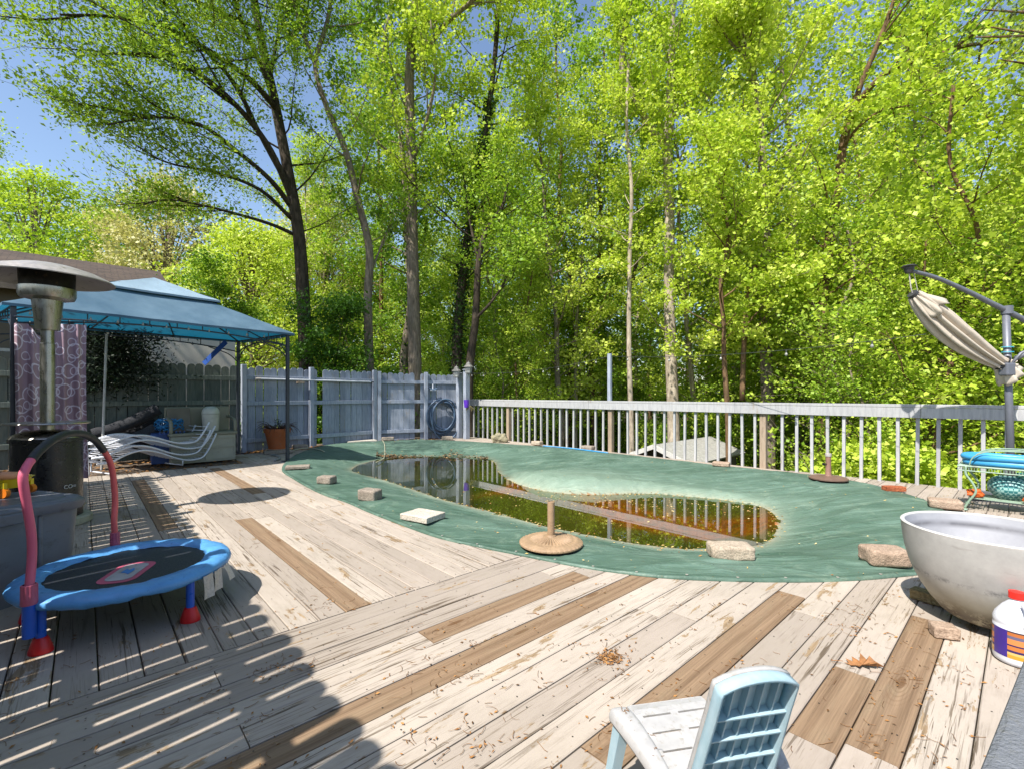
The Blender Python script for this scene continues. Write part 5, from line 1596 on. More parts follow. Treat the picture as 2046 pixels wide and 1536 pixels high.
# vacuum head
q = on_plane(863, 776, P3, P5) + nG * 0.09
r_ = thing('pool_vacuum', 'small white and blue pool vacuum head hanging above the hose', 'vacuum head', q)
mb = MB(); mb.prism([(-0.11, 0.02), (-0.08, -0.03), (0, -0.05), (0.08, -0.03), (0.11, 0.02), (0.05, 0.0), (0, -0.012), (-0.05, 0.0)], Matrix.Translation(q) @ Matrix(((dG.x, 0, nG.x, 0), (dG.y, 0, nG.y, 0), (0, 1, 0, 0), (0, 0, 0, 1))), 0.09)
mb.build('head_body', simple('blue_head', hexc('5d7288'), 0.4), r_, bevel=0.008)
MB().tube([q + Vector((0, 0, -0.03)), q + Vector((0.0, 0, 0.12))], 0.014, 10).build('swivel', M_WPL, r_, autos=40)
MB().box(q + Vector((0, 0, -0.045)) + nG * 0.03, (0.15, 0.02, 0.018), math.atan2(dG.y, dG.x)).build('brush_strip', M_WPL, r_)
# lanterns
def lantern(label, c):
    r_ = thing('lantern', label, 'lantern', c, 'lanterns on the corner posts')
    M_LT = simple('verdigris_lantern', hexc('8e8f8c'), 0.5, var=0.3, dirt=hexc('5d5f5c'), dirt_amt=0.4)
    MB().lathe([(0.0, 0.0), (0.075, 0.0), (0.085, 0.02), (0.0, 0.03)], c, 6).build('base', M_LT, r_)
    mb = MB()
    for k in range(6):
        a = k * math.pi / 3; d = Vector((math.cos(a), math.sin(a), 0))
        mb.tube([c + d * 0.075 + Vector((0, 0, 0.02)), c + d * 0.095 + Vector((0, 0, 0.17))], 0.006, 5)
    mb.lathe([(0.088, 0.09), (0.092, 0.1), (0.088, 0.11)], c, 6)
    mb.build('cage', M_LT, r_)
    MB().lathe([(0.07, 0.025), (0.088, 0.168)], c, 6).build('glass', simple('milky_glass', hexc('a9aba5'), 0.2), r_)
    MB().lathe([(0.125, 0.165), (0.12, 0.18), (0.07, 0.225), (0.06, 0.26), (0.035, 0.285), (0.012, 0.30), (0.012, 0.32), (0.0, 0.33)], c, 6).build('roof', simple('pale_lantern_top', hexc('7f7d78'), 0.6, dirt=hexc('5a5850'), dirt_amt=0.4), r_)
lantern('left weathered lantern on the peeling fence post', Vector((-1.44, 12.42, 1.60)) + Vector((-0.02, -0.1, 0.0)))
lantern('right weathered lantern on the taller corner post', Vector((-1.16, 12.30, 1.70)) + Vector((0.03, -0.12, 0)))
# purple cup and trailing plant on the rail end
q = uv(7.70, 10.0, RH - 0.03)
q = at(932, 806, 12.2)
r_ = thing('purple_cup', 'small purple cup hanging at the start of the railing', 'cup', q)
MB().lathe([(0.0, -0.1), (0.055, -0.1), (0.075, 0.1), (0.068, 0.1), (0.05, -0.08), (0, -0.08)], q, 20).build('cup_body', simple('purple_plastic', hexc('5c2fb0'), 0.4), r_, autos=40)
mb = MB()
for k in range(12):
    a = random.random() * 6.28; mb.tube([q + Vector((0.1, 0, -0.05)), q + Vector((0.1 + 0.12 * math.cos(a), 0.05 * math.sin(a), -0.12 - 0.08 * random.random()))], 0.004, 4)
mb.build('dry_stems', simple('dry_stem', hexc('7b7248'), 0.9), r_)
# netting
lump('pool_net', 'crumpled beige net bundle on the cover edge against the balusters', 'net', gp(997, 884) + Vector((0, 0.1, 0.09)), (0.18, 0.12, 0.12), simple('beige_net', hexc('9a9377'), 0.9, var=0.4, scale=40, dirt=hexc('4d4a3a'), dirt_amt=0.5, bump=1.0, bscale=70), 21.0, 0.5)
# blue rope on the back edge
pts = [gp(x, y, 0.03) for x, y in ((1085, 890), (1120, 893), (1150, 896), (1190, 901), (1215, 904))]
tag(MB().tube(smooth_path(pts, 6), 0.014, 8).build('blue_pipe', simple('light_blue_pipe', hexc('3f8fc0'), 0.4), None, smooth=True), 'thin blue pipe lying along the back cover edge', 'pipe')
pts = []
for x, y in ((575, 903), (600, 899), (622, 898), (640, 902), (648, 905)):
    p = gp(x, y); p.z = max(cover_z(p.x, p.y), 0) + 0.02; pts.append(p)
tag(MB().tube(smooth_path(pts, 6), 0.010, 6).build('cream_rope', simple('cream_rope', hexc('a8a890'), 0.8), None, smooth=True), 'cream rope lying on the cover near the gazebo post', 'rope')
pts = []
for x, y in ((762, 880), (768, 887), (769, 897), (765, 905), (752, 911)):
    p = gp(x, y); p.z = max(cover_z(p.x, p.y), -0.13) + 0.02; pts.append(p)
tag(MB().tube(smooth_path(pts, 6), 0.009, 6).build('cream_rope', simple('cream_rope', hexc('a8a890'), 0.8), None, smooth=True), 'cream rope running from the fence foot down into the water', 'rope')
p0 = gp(545, 912, 0.0); pts = [p0 + Vector((x, y, 0.02)) for x, y in ((-0.1, 0.15), (0.1, 0), (0.3, -0.35), (0.34, -0.6))]
tag(MB().tube(smooth_path(pts, 6), 0.02, 8).build('grey_hose', simple('grey_pipe', hexc('8b8d8c'), 0.5), None, smooth=True), 'short grey pipe lying at the foot of the gazebo post', 'pipe')

# ------------------------------------------------------------------ cantilever umbrella
UY = 5.15
up_ = at(2012, 800, UY)
r_ = thing('cantilever_umbrella', 'closed beige cantilever umbrella with grey curved arm by the railing', 'umbrella', (up_.x, up_.y, 0))
M_UM = simple('grey_umbrella_metal', hexc('686b73'), 0.45, metal=0.2, var=0.1)
top = at(2010, 622, UY); bot = Vector((at(2022, 900, UY).x, UY, 0.02))
MB().tube([bot, lerp(bot, top, 0.5), top], 0.033, 20).build('pole', M_UM, r_, smooth=True)
mb = MB(); mb.bar(bot + Vector((-0.45, 0, 0.0)), bot + Vector((0.45, 0, 0.0)), 0.06, 0.03); mb.bar(bot + Vector((0, -0.45, 0.0)), bot + Vector((0, 0.45, 0.0)), 0.06, 0.03); mb.build('cross_base', M_UM, r_)
arm = smooth_path([at(1815, 540, UY), at(1870, 555, UY), at(1930, 581, UY), at(1980, 606, UY), at(2012, 622, UY), at(2060, 648, UY), at(2140, 705, UY)], 6)
MB().tube(arm, [lerp(0.019, 0.029, min(1, k / 20)) for k in range(len(arm))], 14).build('arm', M_UM, r_, smooth=True)
MB().tube([at(2012, 628, UY), at(2012, 612, UY)], 0.05, 16).build('arm_joint', M_UM, r_, autos=40)
tp = at(1816, 543, UY)
MB().lathe([(0.0, 0.075), (0.055, 0.068), (0.075, 0.055), (0.05, 0.045), (0.04, 0.0), (0.028, -0.02), (0.0, -0.02)], tp, 20).build('arm_end_cap', simple('dark_cap', hexc('3c3b3c'), 0.5), r_, autos=40)
mb = MB(); mb.tube([tp, at(1820, 575, UY), at(1824, 590, UY)], 0.006, 6); mb.tube([tp + Vector((0.05, 0, 0)), at(1836, 592, UY)], 0.004, 6); mb.build('pulley_cord', simple('pale_grey', hexc('a7a09a'), 0.5), r_)
hb = at(1826, 590, UY); he = at(2012, 735, UY)
M_CL = simple('beige_canvas', hexc('bcb1a1'), 0.85, var=0.12, scale=8, dirt=hexc('8b8175'), dirt_amt=0.2)
ax = (he - hb); AL = ax.length; ax.normalize()
sideV = Vector((0, 1, 0)); upV = ax.cross(sideV).normalized()
if upV.z < 0: upV = -upV
rows = []; NS, NA = 44, 120
for i in range(NS + 1):
    s = i / NS
    rad = 0.04 + 0.09 * (math.sin(math.pi * min(1, s * 0.98 + 0.02) ** 0.8) ** 0.75) 
    if s > 0.9: rad = lerp(rad, 0.10, (s - 0.9) / 0.1)
    cx_ = hb + ax * (AL * s) - upV * (0.10 * math.sin(math.pi * s)) * 0.6
    row = []
    for k in range(NA + 1):
        a = 2 * math.pi * k / NA
        pl = 0.5 + 0.5 * math.cos(a * 9 + 0.6 * math.sin(s * 3))
        rr = rad * (0.55 + 0.5 * pl ** 0.6) * (1 + 0.06 * noise.noise(Vector((math.cos(a) * 2, math.sin(a) * 2, s * 5))))
        row.append(cx_ + sideV * (math.cos(a) * rr) + upV * (math.sin(a) * rr * 1.05))
    rows.append(row)
MB().grid(rows).build('folded_canopy', M_CL, r_, smooth=True)
rows = []
for i in range(9):
    s = i / 8
    row = []
    for k in range(NA + 1):
        a = 2 * math.pi * k / NA
        rr = lerp(0.035, 0.15, s ** 0.8) * (0.82 + 0.22 * (0.5 + 0.5 * math.cos(a * 5))) + 0.015 * s * math.cos(a * 9)
        row.append(hb + ax * (0.27 * s - 0.01 + 0.03 * s * math.cos(a * 5)) + sideV * math.cos(a) * rr + upV * (math.sin(a) * rr))
    rows.append(row)
MB().grid(rows).build('vent_cap', simple('pale_canvas', hexc('b5aa99'), 0.85), r_, smooth=True, solid=0.003)
MB().tube([hb - ax * 0.03, hb + ax * 0.03], 0.05, 16).build('hub', simple('dark_cap', hexc('3c3b3c'), 0.5), r_, autos=40)
rows = []
for i in range(7):
    s = i / 6
    rows.append([he - ax * (0.08) + ax * (0.17 * s) + sideV * math.cos(a) * (0.07 + 0.05 * s * (1 + 0.4 * math.sin(a * 7))) + upV * (math.sin(a) * (0.07 + 0.05 * s * (1 + 0.4 * math.cos(a * 6))) - 0.06 * s) for a in [2 * math.pi * k / 90 for k in range(91)]])
MB().grid(rows).build('canopy_hem', M_CL, r_, smooth=True, solid=0.003)
st = he - ax * 0.09
MB().tube([st + sideV * math.cos(a) * 0.088 + upV * math.sin(a) * 0.088 for a in [2 * math.pi * k / 30 for k in range(30)]], 0.008, 6, closed=True).build('tie_strap', simple('black_plastic', hexc('1c1c1c'), 0.4), r_)
cr = at(2012, 738, UY - 0.05)
mb = MB(); mb.box(cr, (0.10, 0.10, 0.14)); mb.build('crank_housing', M_UM, r_, bevel=0.015)
mb = MB(); mb.tube([cr, at(2040, 706, UY - 0.12), at(2075, 690, UY - 0.12)], 0.015, 8); mb.tube([at(2030, 716, UY), at(2110, 680, UY)], 0.026, 10); mb.build('crank_handle', M_UM, r_, smooth=True)
for yy in (694, 704):
    q = at(2013, yy, UY); MB().tube([q + Vector((math.cos(a) * 0.047, math.sin(a) * 0.047, 0)) for a in [2 * math.pi * k / 20 for k in range(20)]], 0.006, 6, closed=True).build('blue_tie', simple('cyan_cord', hexc('3aa0b5'), 0.5), r_)

# ------------------------------------------------------------------ green wire bench with things on it
M_GR = simple('pale_green_iron', hexc('87a08a'), 0.55, var=0.2, dirt=hexc('6d6a58'), dirt_amt=0.2)
gl_ = gp(1930, 1018); 
tx, ty, tz = gl_.x, gl_.y, 0.44
W_, D_ = 1.15, 0.42
r_ = thing('wire_table', 'pale green wrought-iron wire table near the right edge', 'garden table', (tx + W_ / 2, ty + D_ / 2, 0))
ex = -B; ey = A.copy()
o_ = Vector((tx, ty, 0))
def TP(a_, b_, z_): return o_ + ex * a_ + ey * b_ + Vector((0, 0, z_))
mb = MB()
mb.tube([TP(-0.06, 0, tz), TP(W_, 0, tz), TP(W_, D_, tz), TP(-0.06, D_, tz)], 0.010, 6, closed=True)
mb.tube([TP(-0.06, 0, tz - 0.045), TP(W_, 0, tz - 0.045), TP(W_, D_, tz - 0.045), TP(-0.06, D_, tz - 0.045)], 0.006, 6, closed=True)
for k in range(60):
    a_ = -0.06 + (W_ + 0.06) * k / 60
    mb.tube([TP(a_, 0, tz - 0.045), TP(a_, 0, tz)], 0.003, 4)
mb.build('table_rim', M_GR, r_)
mb = MB()
for k in range(38): mb.tube([TP(-0.06 + 0.032 * k, 0, tz), TP(-0.06 + 0.032 * k, D_, tz)], 0.004, 4)
for k in range(14): mb.tube([TP(-0.06, 0.03 * k, tz - 0.002), TP(W_, 0.03 * k, tz - 0.002)], 0.004, 4)
mb.build('wire_top', M_GR, r_)
mb = MB()
for k in range(32): mb.tube([TP(0.02 + 0.036 * k, 0.03, 0.12), TP(0.02 + 0.036 * k, D_ - 0.03, 0.12)], 0.003, 4)
for k in range(11): mb.tube([TP(0.02, 0.03 + 0.036 * k, 0.12), TP(W_, 0.03 + 0.036 * k, 0.12)], 0.003, 4)
mb.build('wire_shelf', M_GR, r_)
for a_, b_ in ((0, 0), (0, D_), (W_, 0), (W_, D_)):
    sg = -1 if a_ == 0 else 1
    q = smooth_path([TP(a_, b_, tz), TP(a_ - sg * 0.0, b_, 0.36), TP(a_ + sg * 0.0 + sg * -0.05, b_, 0.27), TP(a_ - sg * 0.07, b_, 0.19), TP(a_ - sg * 0.02, b_, 0.09), TP(a_ + sg * 0.01, b_, 0.02)], 6)
    mb = MB(); mb.tube(q, 0.010, 8); mb.lathe([(0.0, 0.0), (0.026, 0.0), (0.022, 0.014), (0.0, 0.018)], TP(a_ + sg * 0.01, b_, 0.001), 12)
    mb.build('leg', M_GR, r_, smooth=True)
for b_ in (0.02, 0.16, 0.36):
    q = [TP(0.02, b_, tz + 0.0), TP(0.05, b_, tz + 0.09), TP(0.14, b_, tz + 0.15), TP(0.3, b_, tz + 0.17), TP(0.8, b_, tz + 0.17), TP(1.1, b_, tz + 0.15)]
    MB().tube(smooth_path(q, 6), 0.006, 6).build('wire_hoop', M_GR, r_, smooth=True)
for k, (rr, z_, lab) in enumerate(((0.30, tz + 0.035, 'lower bright blue inflatable ring lying on the wire table'),)):
    q = TP(0.33, 0.2, z_ + 0.0)
    for dz, rx in ((0.0, 1.0), (0.052, 1.04)):
        ring = [q + ex * (math.cos(a) * 0.34 * rx) + ey * (math.sin(a) * 0.17 * rx) + Vector((0, 0, dz + 0.004 * math.sin(a * 3))) for a in [2 * math.pi * j / 48 for j in range(48)]]
        tag(MB().tube(ring, 0.032, 12, closed=True).build('pool_ring', simple('bright_blue_foam', hexc('3a8fbd'), 0.45, var=0.12), None, smooth=True), 'lower bright blue foam ring lying on the wire table' if dz == 0 else 'upper bright blue foam ring lying on the other ring', 'pool ring', 'blue foam rings')
q = TP(0.30, 0.25, 0.125)
t = NT('teal_check_glaze'); cc = t.coord('Object', (1, 1, 1)); ck = t.n('ShaderNodeTexChecker'); ck.inputs['Scale'].default_value = 40
t.l(cc, ck.inputs['Vector']); ck.inputs['Color1'].default_value = hexc('2a6f71'); ck.inputs['Color2'].default_value = hexc('8fb9b2')
t.l(ck.outputs[0], t.b.inputs['Base Color']); t.rough(0.4)
r2 = thing('glazed_pot', 'teal checked round pot standing on the wire table shelf', 'pot', q)
MB().lathe([(0.0, 0.0), (0.10, 0.0), (0.155, 0.07), (0.165, 0.12), (0.145, 0.18), (0.10, 0.215), (0.0, 0.22)], q, 36).build('pot_body', t.m, r2, smooth=True)
MB().box(TP(0.48, 0.33, 0.26), (0.36, 0.05, 0.27), R(-4)).build('backing_tray', simple('teal_tray', hexc('3e7d73'), 0.5), r2, bevel=0.01)
for a_, lab in ((0.06, 'small orange crumpled cloth on the table shelf left of the teal pot'), (0.46, 'orange crumpled glove on the table shelf right of the teal pot')):
    lump('orange_bundle', lab, 'orange bundle', TP(a_, 0.10, 0.165), (0.06 if a_ < 0.2 else 0.085, 0.05, 0.04), simple('orange_cloth', hexc('c2581a'), 0.7), a_ * 40, 0.5)
q = TP(0.62, 0.2, 0.13)
r2 = thing('watering_tool', 'black and white spray nozzle on the table shelf', 'garden tool', q)
MB().tube([q, q + Vector((0.02, 0, 0.26))], 0.035, 12).build('tool_body', simple('black_plastic', hexc('1c1c1c'), 0.4), r2, autos=40)
MB().tube([q + Vector((0.06, 0, 0.0)), q + Vector((0.07, 0, 0.24))], 0.03, 12).build('tool_sleeve', M_WPL, r2, autos=40)
MB().tube([q + Vector((0.0, -0.05, 0.01)), q + Vector((-0.05, -0.1, 0.01))], 0.012, 12).build('nozzle', M_WPL, r2, autos=40)

# ------------------------------------------------------------------ string lights
pt = Vector(uv(UR - 0.01, 5.69, 1.93)); ut = at(1818, 600, UY)
def catenary(a, b, sag, n=40): return [a.lerp(b, k / n) - Vector((0, 0, sag * 4 * (k / n) * (1 - k / n))) for k in range(n + 1)]
M_WIRE = simple('dark_wire', hexc('3b3f3b'), 0.6)
def string(label, a, b, sag, nb):
    r_ = thing('string_lights', label, 'string lights', (a + b) / 2)
    pts = catenary(a, b, sag)
    MB().tube(pts, 0.0035, 5).build('wire', M_WIRE, r_, smooth=True)
    for k in range(nb):
        f = (k + 0.5) / nb; p = pts[int(f * 40)]
        bo = MB().tube([p, p - Vector((0, 0, 0.035))], 0.009, 6).build('socket', M_WIRE, r_)
        MB().lathe([(0.006, -0.035), (0.018, -0.055), (0.02, -0.07), (0.0, -0.088)], p, 10).build('bulb', M_WB, bo, smooth=True)
    return r_
string('string lights from tall railing post to the umbrella tip', pt, at(1850, 668, UY), 0.10, 5)
string('string lights between right lantern post and tall railing post', Vector((-1.2, 12.3, 1.72)), pt, 0.12, 9)
string('string lights above the right side, outside the picture', at(2200, 690, UY), Vector((0.6, -1.4, 2.9)), 0.25, 12)

# ------------------------------------------------------------------ oak leaf
c_ = gp(1722, 1330)
mb = MB()
lobes = [(-0.07, 0.0), (-0.045, 0.008), (-0.05, 0.03), (-0.028, 0.012), (-0.022, 0.042), (-0.004, 0.014), (0.012, 0.046), (0.022, 0.012), (0.04, 0.03), (0.05, 0.008), (0.085, 0.0), (0.05, -0.008), (0.04, -0.028), (0.022, -0.012), (0.012, -0.042), (-0.004, -0.014), (-0.022, -0.036), (-0.028, -0.012), (-0.05, -0.024), (-0.045, -0.006)]
Ml = Matrix.Rotation(R(-15), 4, 'Z')
vs = [c_ + Ml @ Vector((x, y, 0.012 + 0.35 * abs(y) + 0.012 * math.sin(x * 40))) for x, y in lobes] + [c_ + Vector((0, 0, 0.004))]
mb.add(vs, [(i, (i + 1) % len(lobes), len(lobes)) for i in range(len(lobes))]); mb.tube([c_ + Ml @ Vector((-0.07, 0, 0.012)), c_ + Ml @ Vector((-0.11, 0.01, 0.004))], 0.0015, 5)
tag(mb.build('oak_leaf', simple('dry_oak_leaf', hexc('8f6238'), 0.7, var=0.35, scale=40), None), 'single curled brown oak leaf lying on the deck boards', 'leaf')

# ------------------------------------------------------------------ shed beyond the railing
r_ = thing('garden_shed', 'small shed with grey shingle roof and white trim below the deck', 'shed', (5.0, 15.0, -3))
M_SH = NT('grey_shingles'); t = M_SH
cc = t.coord('Object'); wv = t.n('ShaderNodeTexBrick'); t.l(cc, wv.inputs['Vector']); wv.inputs['Scale'].default_value = 1.0
n1 = t.noise(cc, 12, 5, 0.7)
t.base(t.ramp(n1, [(0.3, hexc('7e7d78')), (0.7, hexc('a5a39d'))])); t.rough(0.9); t.bump(t.noise(t.coord('Object', (1, 1, 12)), 5, 3), 0.8, 0.03); M_SH = t.m
ga = at(1315, 888, 13.5); zr, ze = ga.z, ga.z - 0.42
rid0 = ga; ridd = Vector((0.86, 0.5, 0)).normalized(); gd = Vector((0.5, -0.86, 0)).normalized()
RLn, HWd = 2.6, 1.05
rid0 = at(1307, 889, 12.5); zr = rid0.z
ridd = (at(1420, 886, 15.0) - rid0); ridd.z = 0; RLn = ridd.length; ridd.normalize(); gd = Vector((ridd.y, -ridd.x, 0))
def RP(s, w_, z_): return rid0 + ridd * s + gd * w_ + Vector((0, 0, z_))
slope = 0.42
for sg in (-1, 1):
    MB().add([RP(0, 0, 0), RP(RLn, 0, 0), RP(RLn, sg * HWd, -slope), RP(0, sg * HWd, -slope)], [(0, 1, 2, 3)] if sg < 0 else [(3, 2, 1, 0)]).build('roof_slope', M_SH, r_, solid=0.05)
    MB().bar(RP(-0.03, 0, -0.03), RP(-0.03, sg * (HWd + 0.02), -slope - 0.04), 0.04, 0.12).build('white_trim', simple('white_trim', hexc('c2c0ba'), 0.6), r_)
mb = MB()
for s in (0.35, RLn - 0.3):
    mb.add([RP(s, -HWd + 0.15, -slope + 0.02), RP(s, HWd - 0.15, -slope + 0.02), RP(s, 0, -0.05)], [(0, 1, 2)])
mb.add([RP(s, w_, z_) for z_ in (-2.3, -slope + 0.0) for s, w_ in ((0.35, -HWd + 0.15), (RLn - 0.3, -HWd + 0.15), (RLn - 0.3, HWd - 0.15), (0.35, HWd - 0.15))], [(0, 1, 5, 4), (1, 2, 6, 5), (2, 3, 7, 6), (3, 0, 4, 7)])
mb.build('wall', simple('grey_siding', hexc('55534f'), 0.8), r_)
MB().box(RP(0.33, 0, -1.5), (0.9, 0.03, 1.6), math.atan2(gd.y, gd.x)).build('door', simple('dark_door', hexc('33312e'), 0.7), r_)

# ------------------------------------------------------------------ house on the left
r_ = thing('house', 'house with brown shingled roof and pale wall behind the back fence', 'house', (-12, 14, 0))
t = NT('brown_shingles'); cc = t.coord('Object')
br = t.n('ShaderNodeTexBrick'); t.l(t.coord('UV'), br.inputs['Vector']); br.inputs['Scale'].default_value = 1.0
br.inputs['Brick Width'].default_value = 0.30; br.inputs['Row Height'].default_value = 0.14; br.inputs['Mortar Size'].default_value = 0.012
br.inputs['Color1'].default_value = hexc('4d3f35'); br.inputs['Color2'].default_value = hexc('332922'); br.inputs['Mortar'].default_value = hexc('241d18')
n1 = t.noise(cc, 9, 6, 0.75)
t.base(t.mix(t.ramp(n1, [(0.35, g3(0)), (0.7, g3(0.6))]), br.outputs[0], hexc('584a3e'))); t.rough(0.9); t.bump(br.outputs['Fac'], 0.6, 0.02); M_RB = t.m
HA = Vector((0.739, 0.674, 0)).normalized(); HB = Vector((-HA.y, HA.x, 0))
ez = 3.62
Ecor = at(400, 603, 13.0); Ecor.z = CAM_H + (HY - 600) / F * 13.0; Ecor = at(352, 596, 13.0); ez = Ecor.z
ridge = Ecor + HB * 3.8 + Vector((0, 0, 1.41))
Lr = 16
def sheet_uv(pts, name, mat, ul, vl, solid=0.12):
    o = MB().add(pts, [(0, 1, 2, 3)]).build(name, mat, r_, solid=solid)
    l_ = o.data.uv_layers.new(name='UVMap'); l_.data.foreach_set('uv', np.array([0, 0, ul, 0, ul, vl, 0, vl], dtype=np.float32)); return o
sheet_uv([Ecor - HA * Lr, Ecor, ridge, ridge - HA * Lr], 'roof_slope', M_RB, Lr, 4.1)
back = ridge + HB * 3.8 - Vector((0, 0, 1.41))
sheet_uv([back, back - HA * Lr, ridge - HA * Lr, ridge], 'roof_slope', M_RB, Lr, 4.1)
MB().bar(Ecor - HA * Lr - Vector((0, 0, 0.12)), Ecor + HA * 0.02 - Vector((0, 0, 0.12)), 0.04, 0.2).build('eave_board', simple('eave_brown', hexc('6e6258'), 0.7), r_)
wz = ez - 0.15
w0 = Ecor + HB * 0.45 - HA * 0.4; w1 = back - HB * 0.45 - HA * 0.4
mb = MB()
bx = [w0, w0 - HA * (Lr - 1), w1 - HA * (Lr - 1), w1]
mb.add([Vector((p.x, p.y, z_)) for z_ in (-0.6, wz) for p in bx], [(0, 1, 5, 4), (1, 2, 6, 5), (2, 3, 7, 6), (3, 0, 4, 7)])
mb.add([Vector((w0.x, w0.y, wz)), Vector((w1.x, w1.y, wz)), Vector((ridge.x, ridge.y, ridge.z - 0.25)) - HA * 0.4], [(0, 1, 2)])
mb.build('wall', simple('brown_siding', hexc('5f574c'), 0.8, var=0.05), r_)
for s in (2.5, 6.0, 10.0):
    c2 = w0 - HA * s - HB * 0.01
    fo = MB().box((c2.x, c2.y, 1.6), (1.1, 0.05, 1.3), math.atan2(HA.y, HA.x)).build('window', simple('window_white', hexc('b5b3ad'), 0.5), r_, bevel=0.01)
    MB().box((c2.x - HB.x * 0.03, c2.y - HB.y * 0.03, 1.6), (0.95, 0.02, 1.15), math.atan2(HA.y, HA.x)).build('pane', simple('dark_glass', hexc('1c2226'), 0.08), fo)
# pale outbuilding wall seen under the gazebo roof
wr = at(470, 700, 10.6); wl = wr - Vector((0.78, 0.62, 0)).normalized() * 2.15
r2 = thing('pale_outbuilding', 'low pale beige outbuilding just behind the back fence', 'outbuilding', wr)
dd_ = (wl - wr).normalized(); nn_ = Vector((dd_.y, -dd_.x, 0)); nn_ = nn_ if nn_.y > 0 else -nn_
zt0 = CAM_H + (HY - 668) / F * 10.6
bx = [wr, wl, wl + nn_ * 1.5, wr + nn_ * 1.5]
MB().add([Vector((p.x, p.y, z_)) for z_ in (-0.5, 2.42) for p in bx], [(0, 1, 5, 4), (1, 2, 6, 5), (2, 3, 7, 6), (3, 0, 4, 7), (4, 5, 6, 7)]).build('wall', simple('cream_siding', hexc('b0aa9b'), 0.8, var=0.05), r2)
MB().add([Vector((p.x, p.y, z_)) for z_ in (2.421, 2.49) for p in [wr - dd_ * 0.05 - nn_ * 0.05, wl, wl + nn_ * 1.6, wr + nn_ * 1.6 - dd_ * 0.05]], [(0, 1, 5, 4), (1, 2, 6, 5), (2, 3, 7, 6), (3, 0, 4, 7), (4, 5, 6, 7), (3, 2, 1, 0)]).build('roof', simple('cream_roof_edge', hexc('8b8577'), 0.8), r2)
# ------------------------------------------------------------------ trees
def leaf_object(name, C_, size, mat, parent, seed, up_bias=0.7, aspect=0.75, jitter_col=None, needle=False):
    """one crown mesh: a small folded leaf face at every point of C_"""
    g = np.random.default_rng(seed)
    N = len(C_)
    off = np.array([0, 0, 0.0])
    if parent is not None: off = np.array(parent.location[:])
    nrm = g.normal(size=(N, 3)); nrm /= np.linalg.norm(nrm, axis=1, keepdims=True)
    nrm = nrm * 0.75 + np.array([0, 0, up_bias]); nrm /= np.linalg.norm(nrm, axis=1, keepdims=True)
    t1 = np.cross(nrm, g.normal(size=(N, 3))); t1 /= np.linalg.norm(t1, axis=1, keepdims=True) + 1e-9
    t2 = np.cross(nrm, t1)
    s = size * (0.45 + 1.05 * g.random(N) ** 1.2)[:, None]
    w_ = aspect
    C0 = C_ - off
    v = np.empty((N, 4, 3))
    v[:, 0] = C0 - t1 * s * 0.5
    v[:, 1] = C0 + t2 * s * 0.5 * w_ + nrm * s * 0.12
    v[:, 2] = C0 + t1 * s * 0.5
    v[:, 3] = C0 - t2 * s * 0.5 * w_ + nrm * s * 0.12
    me = bpy.data.meshes.new(name)
    me.vertices.add(N * 4); me.loops.add(N * 4); me.polygons.add(N)
    me.vertices.foreach_set('co', v.reshape(-1).astype(np.float32))
    me.loops.foreach_set('vertex_index', np.arange(N * 4, dtype=np.int32))
    me.polygons.foreach_set('loop_start', np.arange(0, N * 4, 4, dtype=np.int32))
    me.polygons.foreach_set('loop_total', np.full(N, 4, dtype=np.int32))
    me.update(calc_edges=True)
    a_ = me.attributes.new('rnd', 'FLOAT', 'FACE')
    r_ = g.random(N)
    if jitter_col is not None: r_ = np.clip(r_ * 0.5 + jitter_col * 0.5, 0, 1)
    a_.data.foreach_set('value', r_.astype(np.float32))
    me.materials.append(mat)
    o = bpy.data.objects.new(name, me); COL.objects.link(o)
    if parent is not None: o.parent = parent
    return o

def limb_path(p, d, L, curve, g, n=6):
    pts = [np.array(p, float)]; d = np.array(d, float); d /= np.linalg.norm(d)
    for i in range(n):
        d = d + np.array([g.normal() * 0.13, g.normal() * 0.13, curve / n + g.normal() * 0.05]); d /= np.linalg.norm(d)
        pts.append(pts[-1] + d * L / n)
    return pts

def foliage_on(paths, g, twig_len, twigs, clus, sigma, start=0.25, flat=0.55):
    """returns leaf points + twig polylines grown from limb paths"""
    L_, T_, J_ = [], [], []
    for P_ in paths:
        n = len(P_)
        for _ in range(twigs):
            f = start + (1 - start) * g.random() ** 0.8
            i = min(n - 2, int(f * (n - 1))); fr = f * (n - 1) - i
            p = P_[i] * (1 - fr) + P_[i + 1] * fr
            ax = P_[i + 1] - P_[i]; ax = ax / (np.linalg.norm(ax) + 1e-9)
            d = g.normal(size=3); d[2] = d[2] * 0.45 + 0.12; d = d / np.linalg.norm(d) + ax * 0.7
            L = twig_len * (0.5 + 0.9 * g.random())
            q = limb_path(p, d, L, 0.1, g, 4)
            T_.append(q)
            for k in range(1, 5):
                tone = g.random()
                m_ = max(2, int(clus * (0.6 + 0.8 * g.random())))
                pts = q[k] + g.normal(size=(m_, 3)) * np.array([sigma, sigma, sigma * flat])
                L_.append(pts); J_.append(np.full(m_, tone))
    return np.concatenate(L_), T_, np.concatenate(J_)

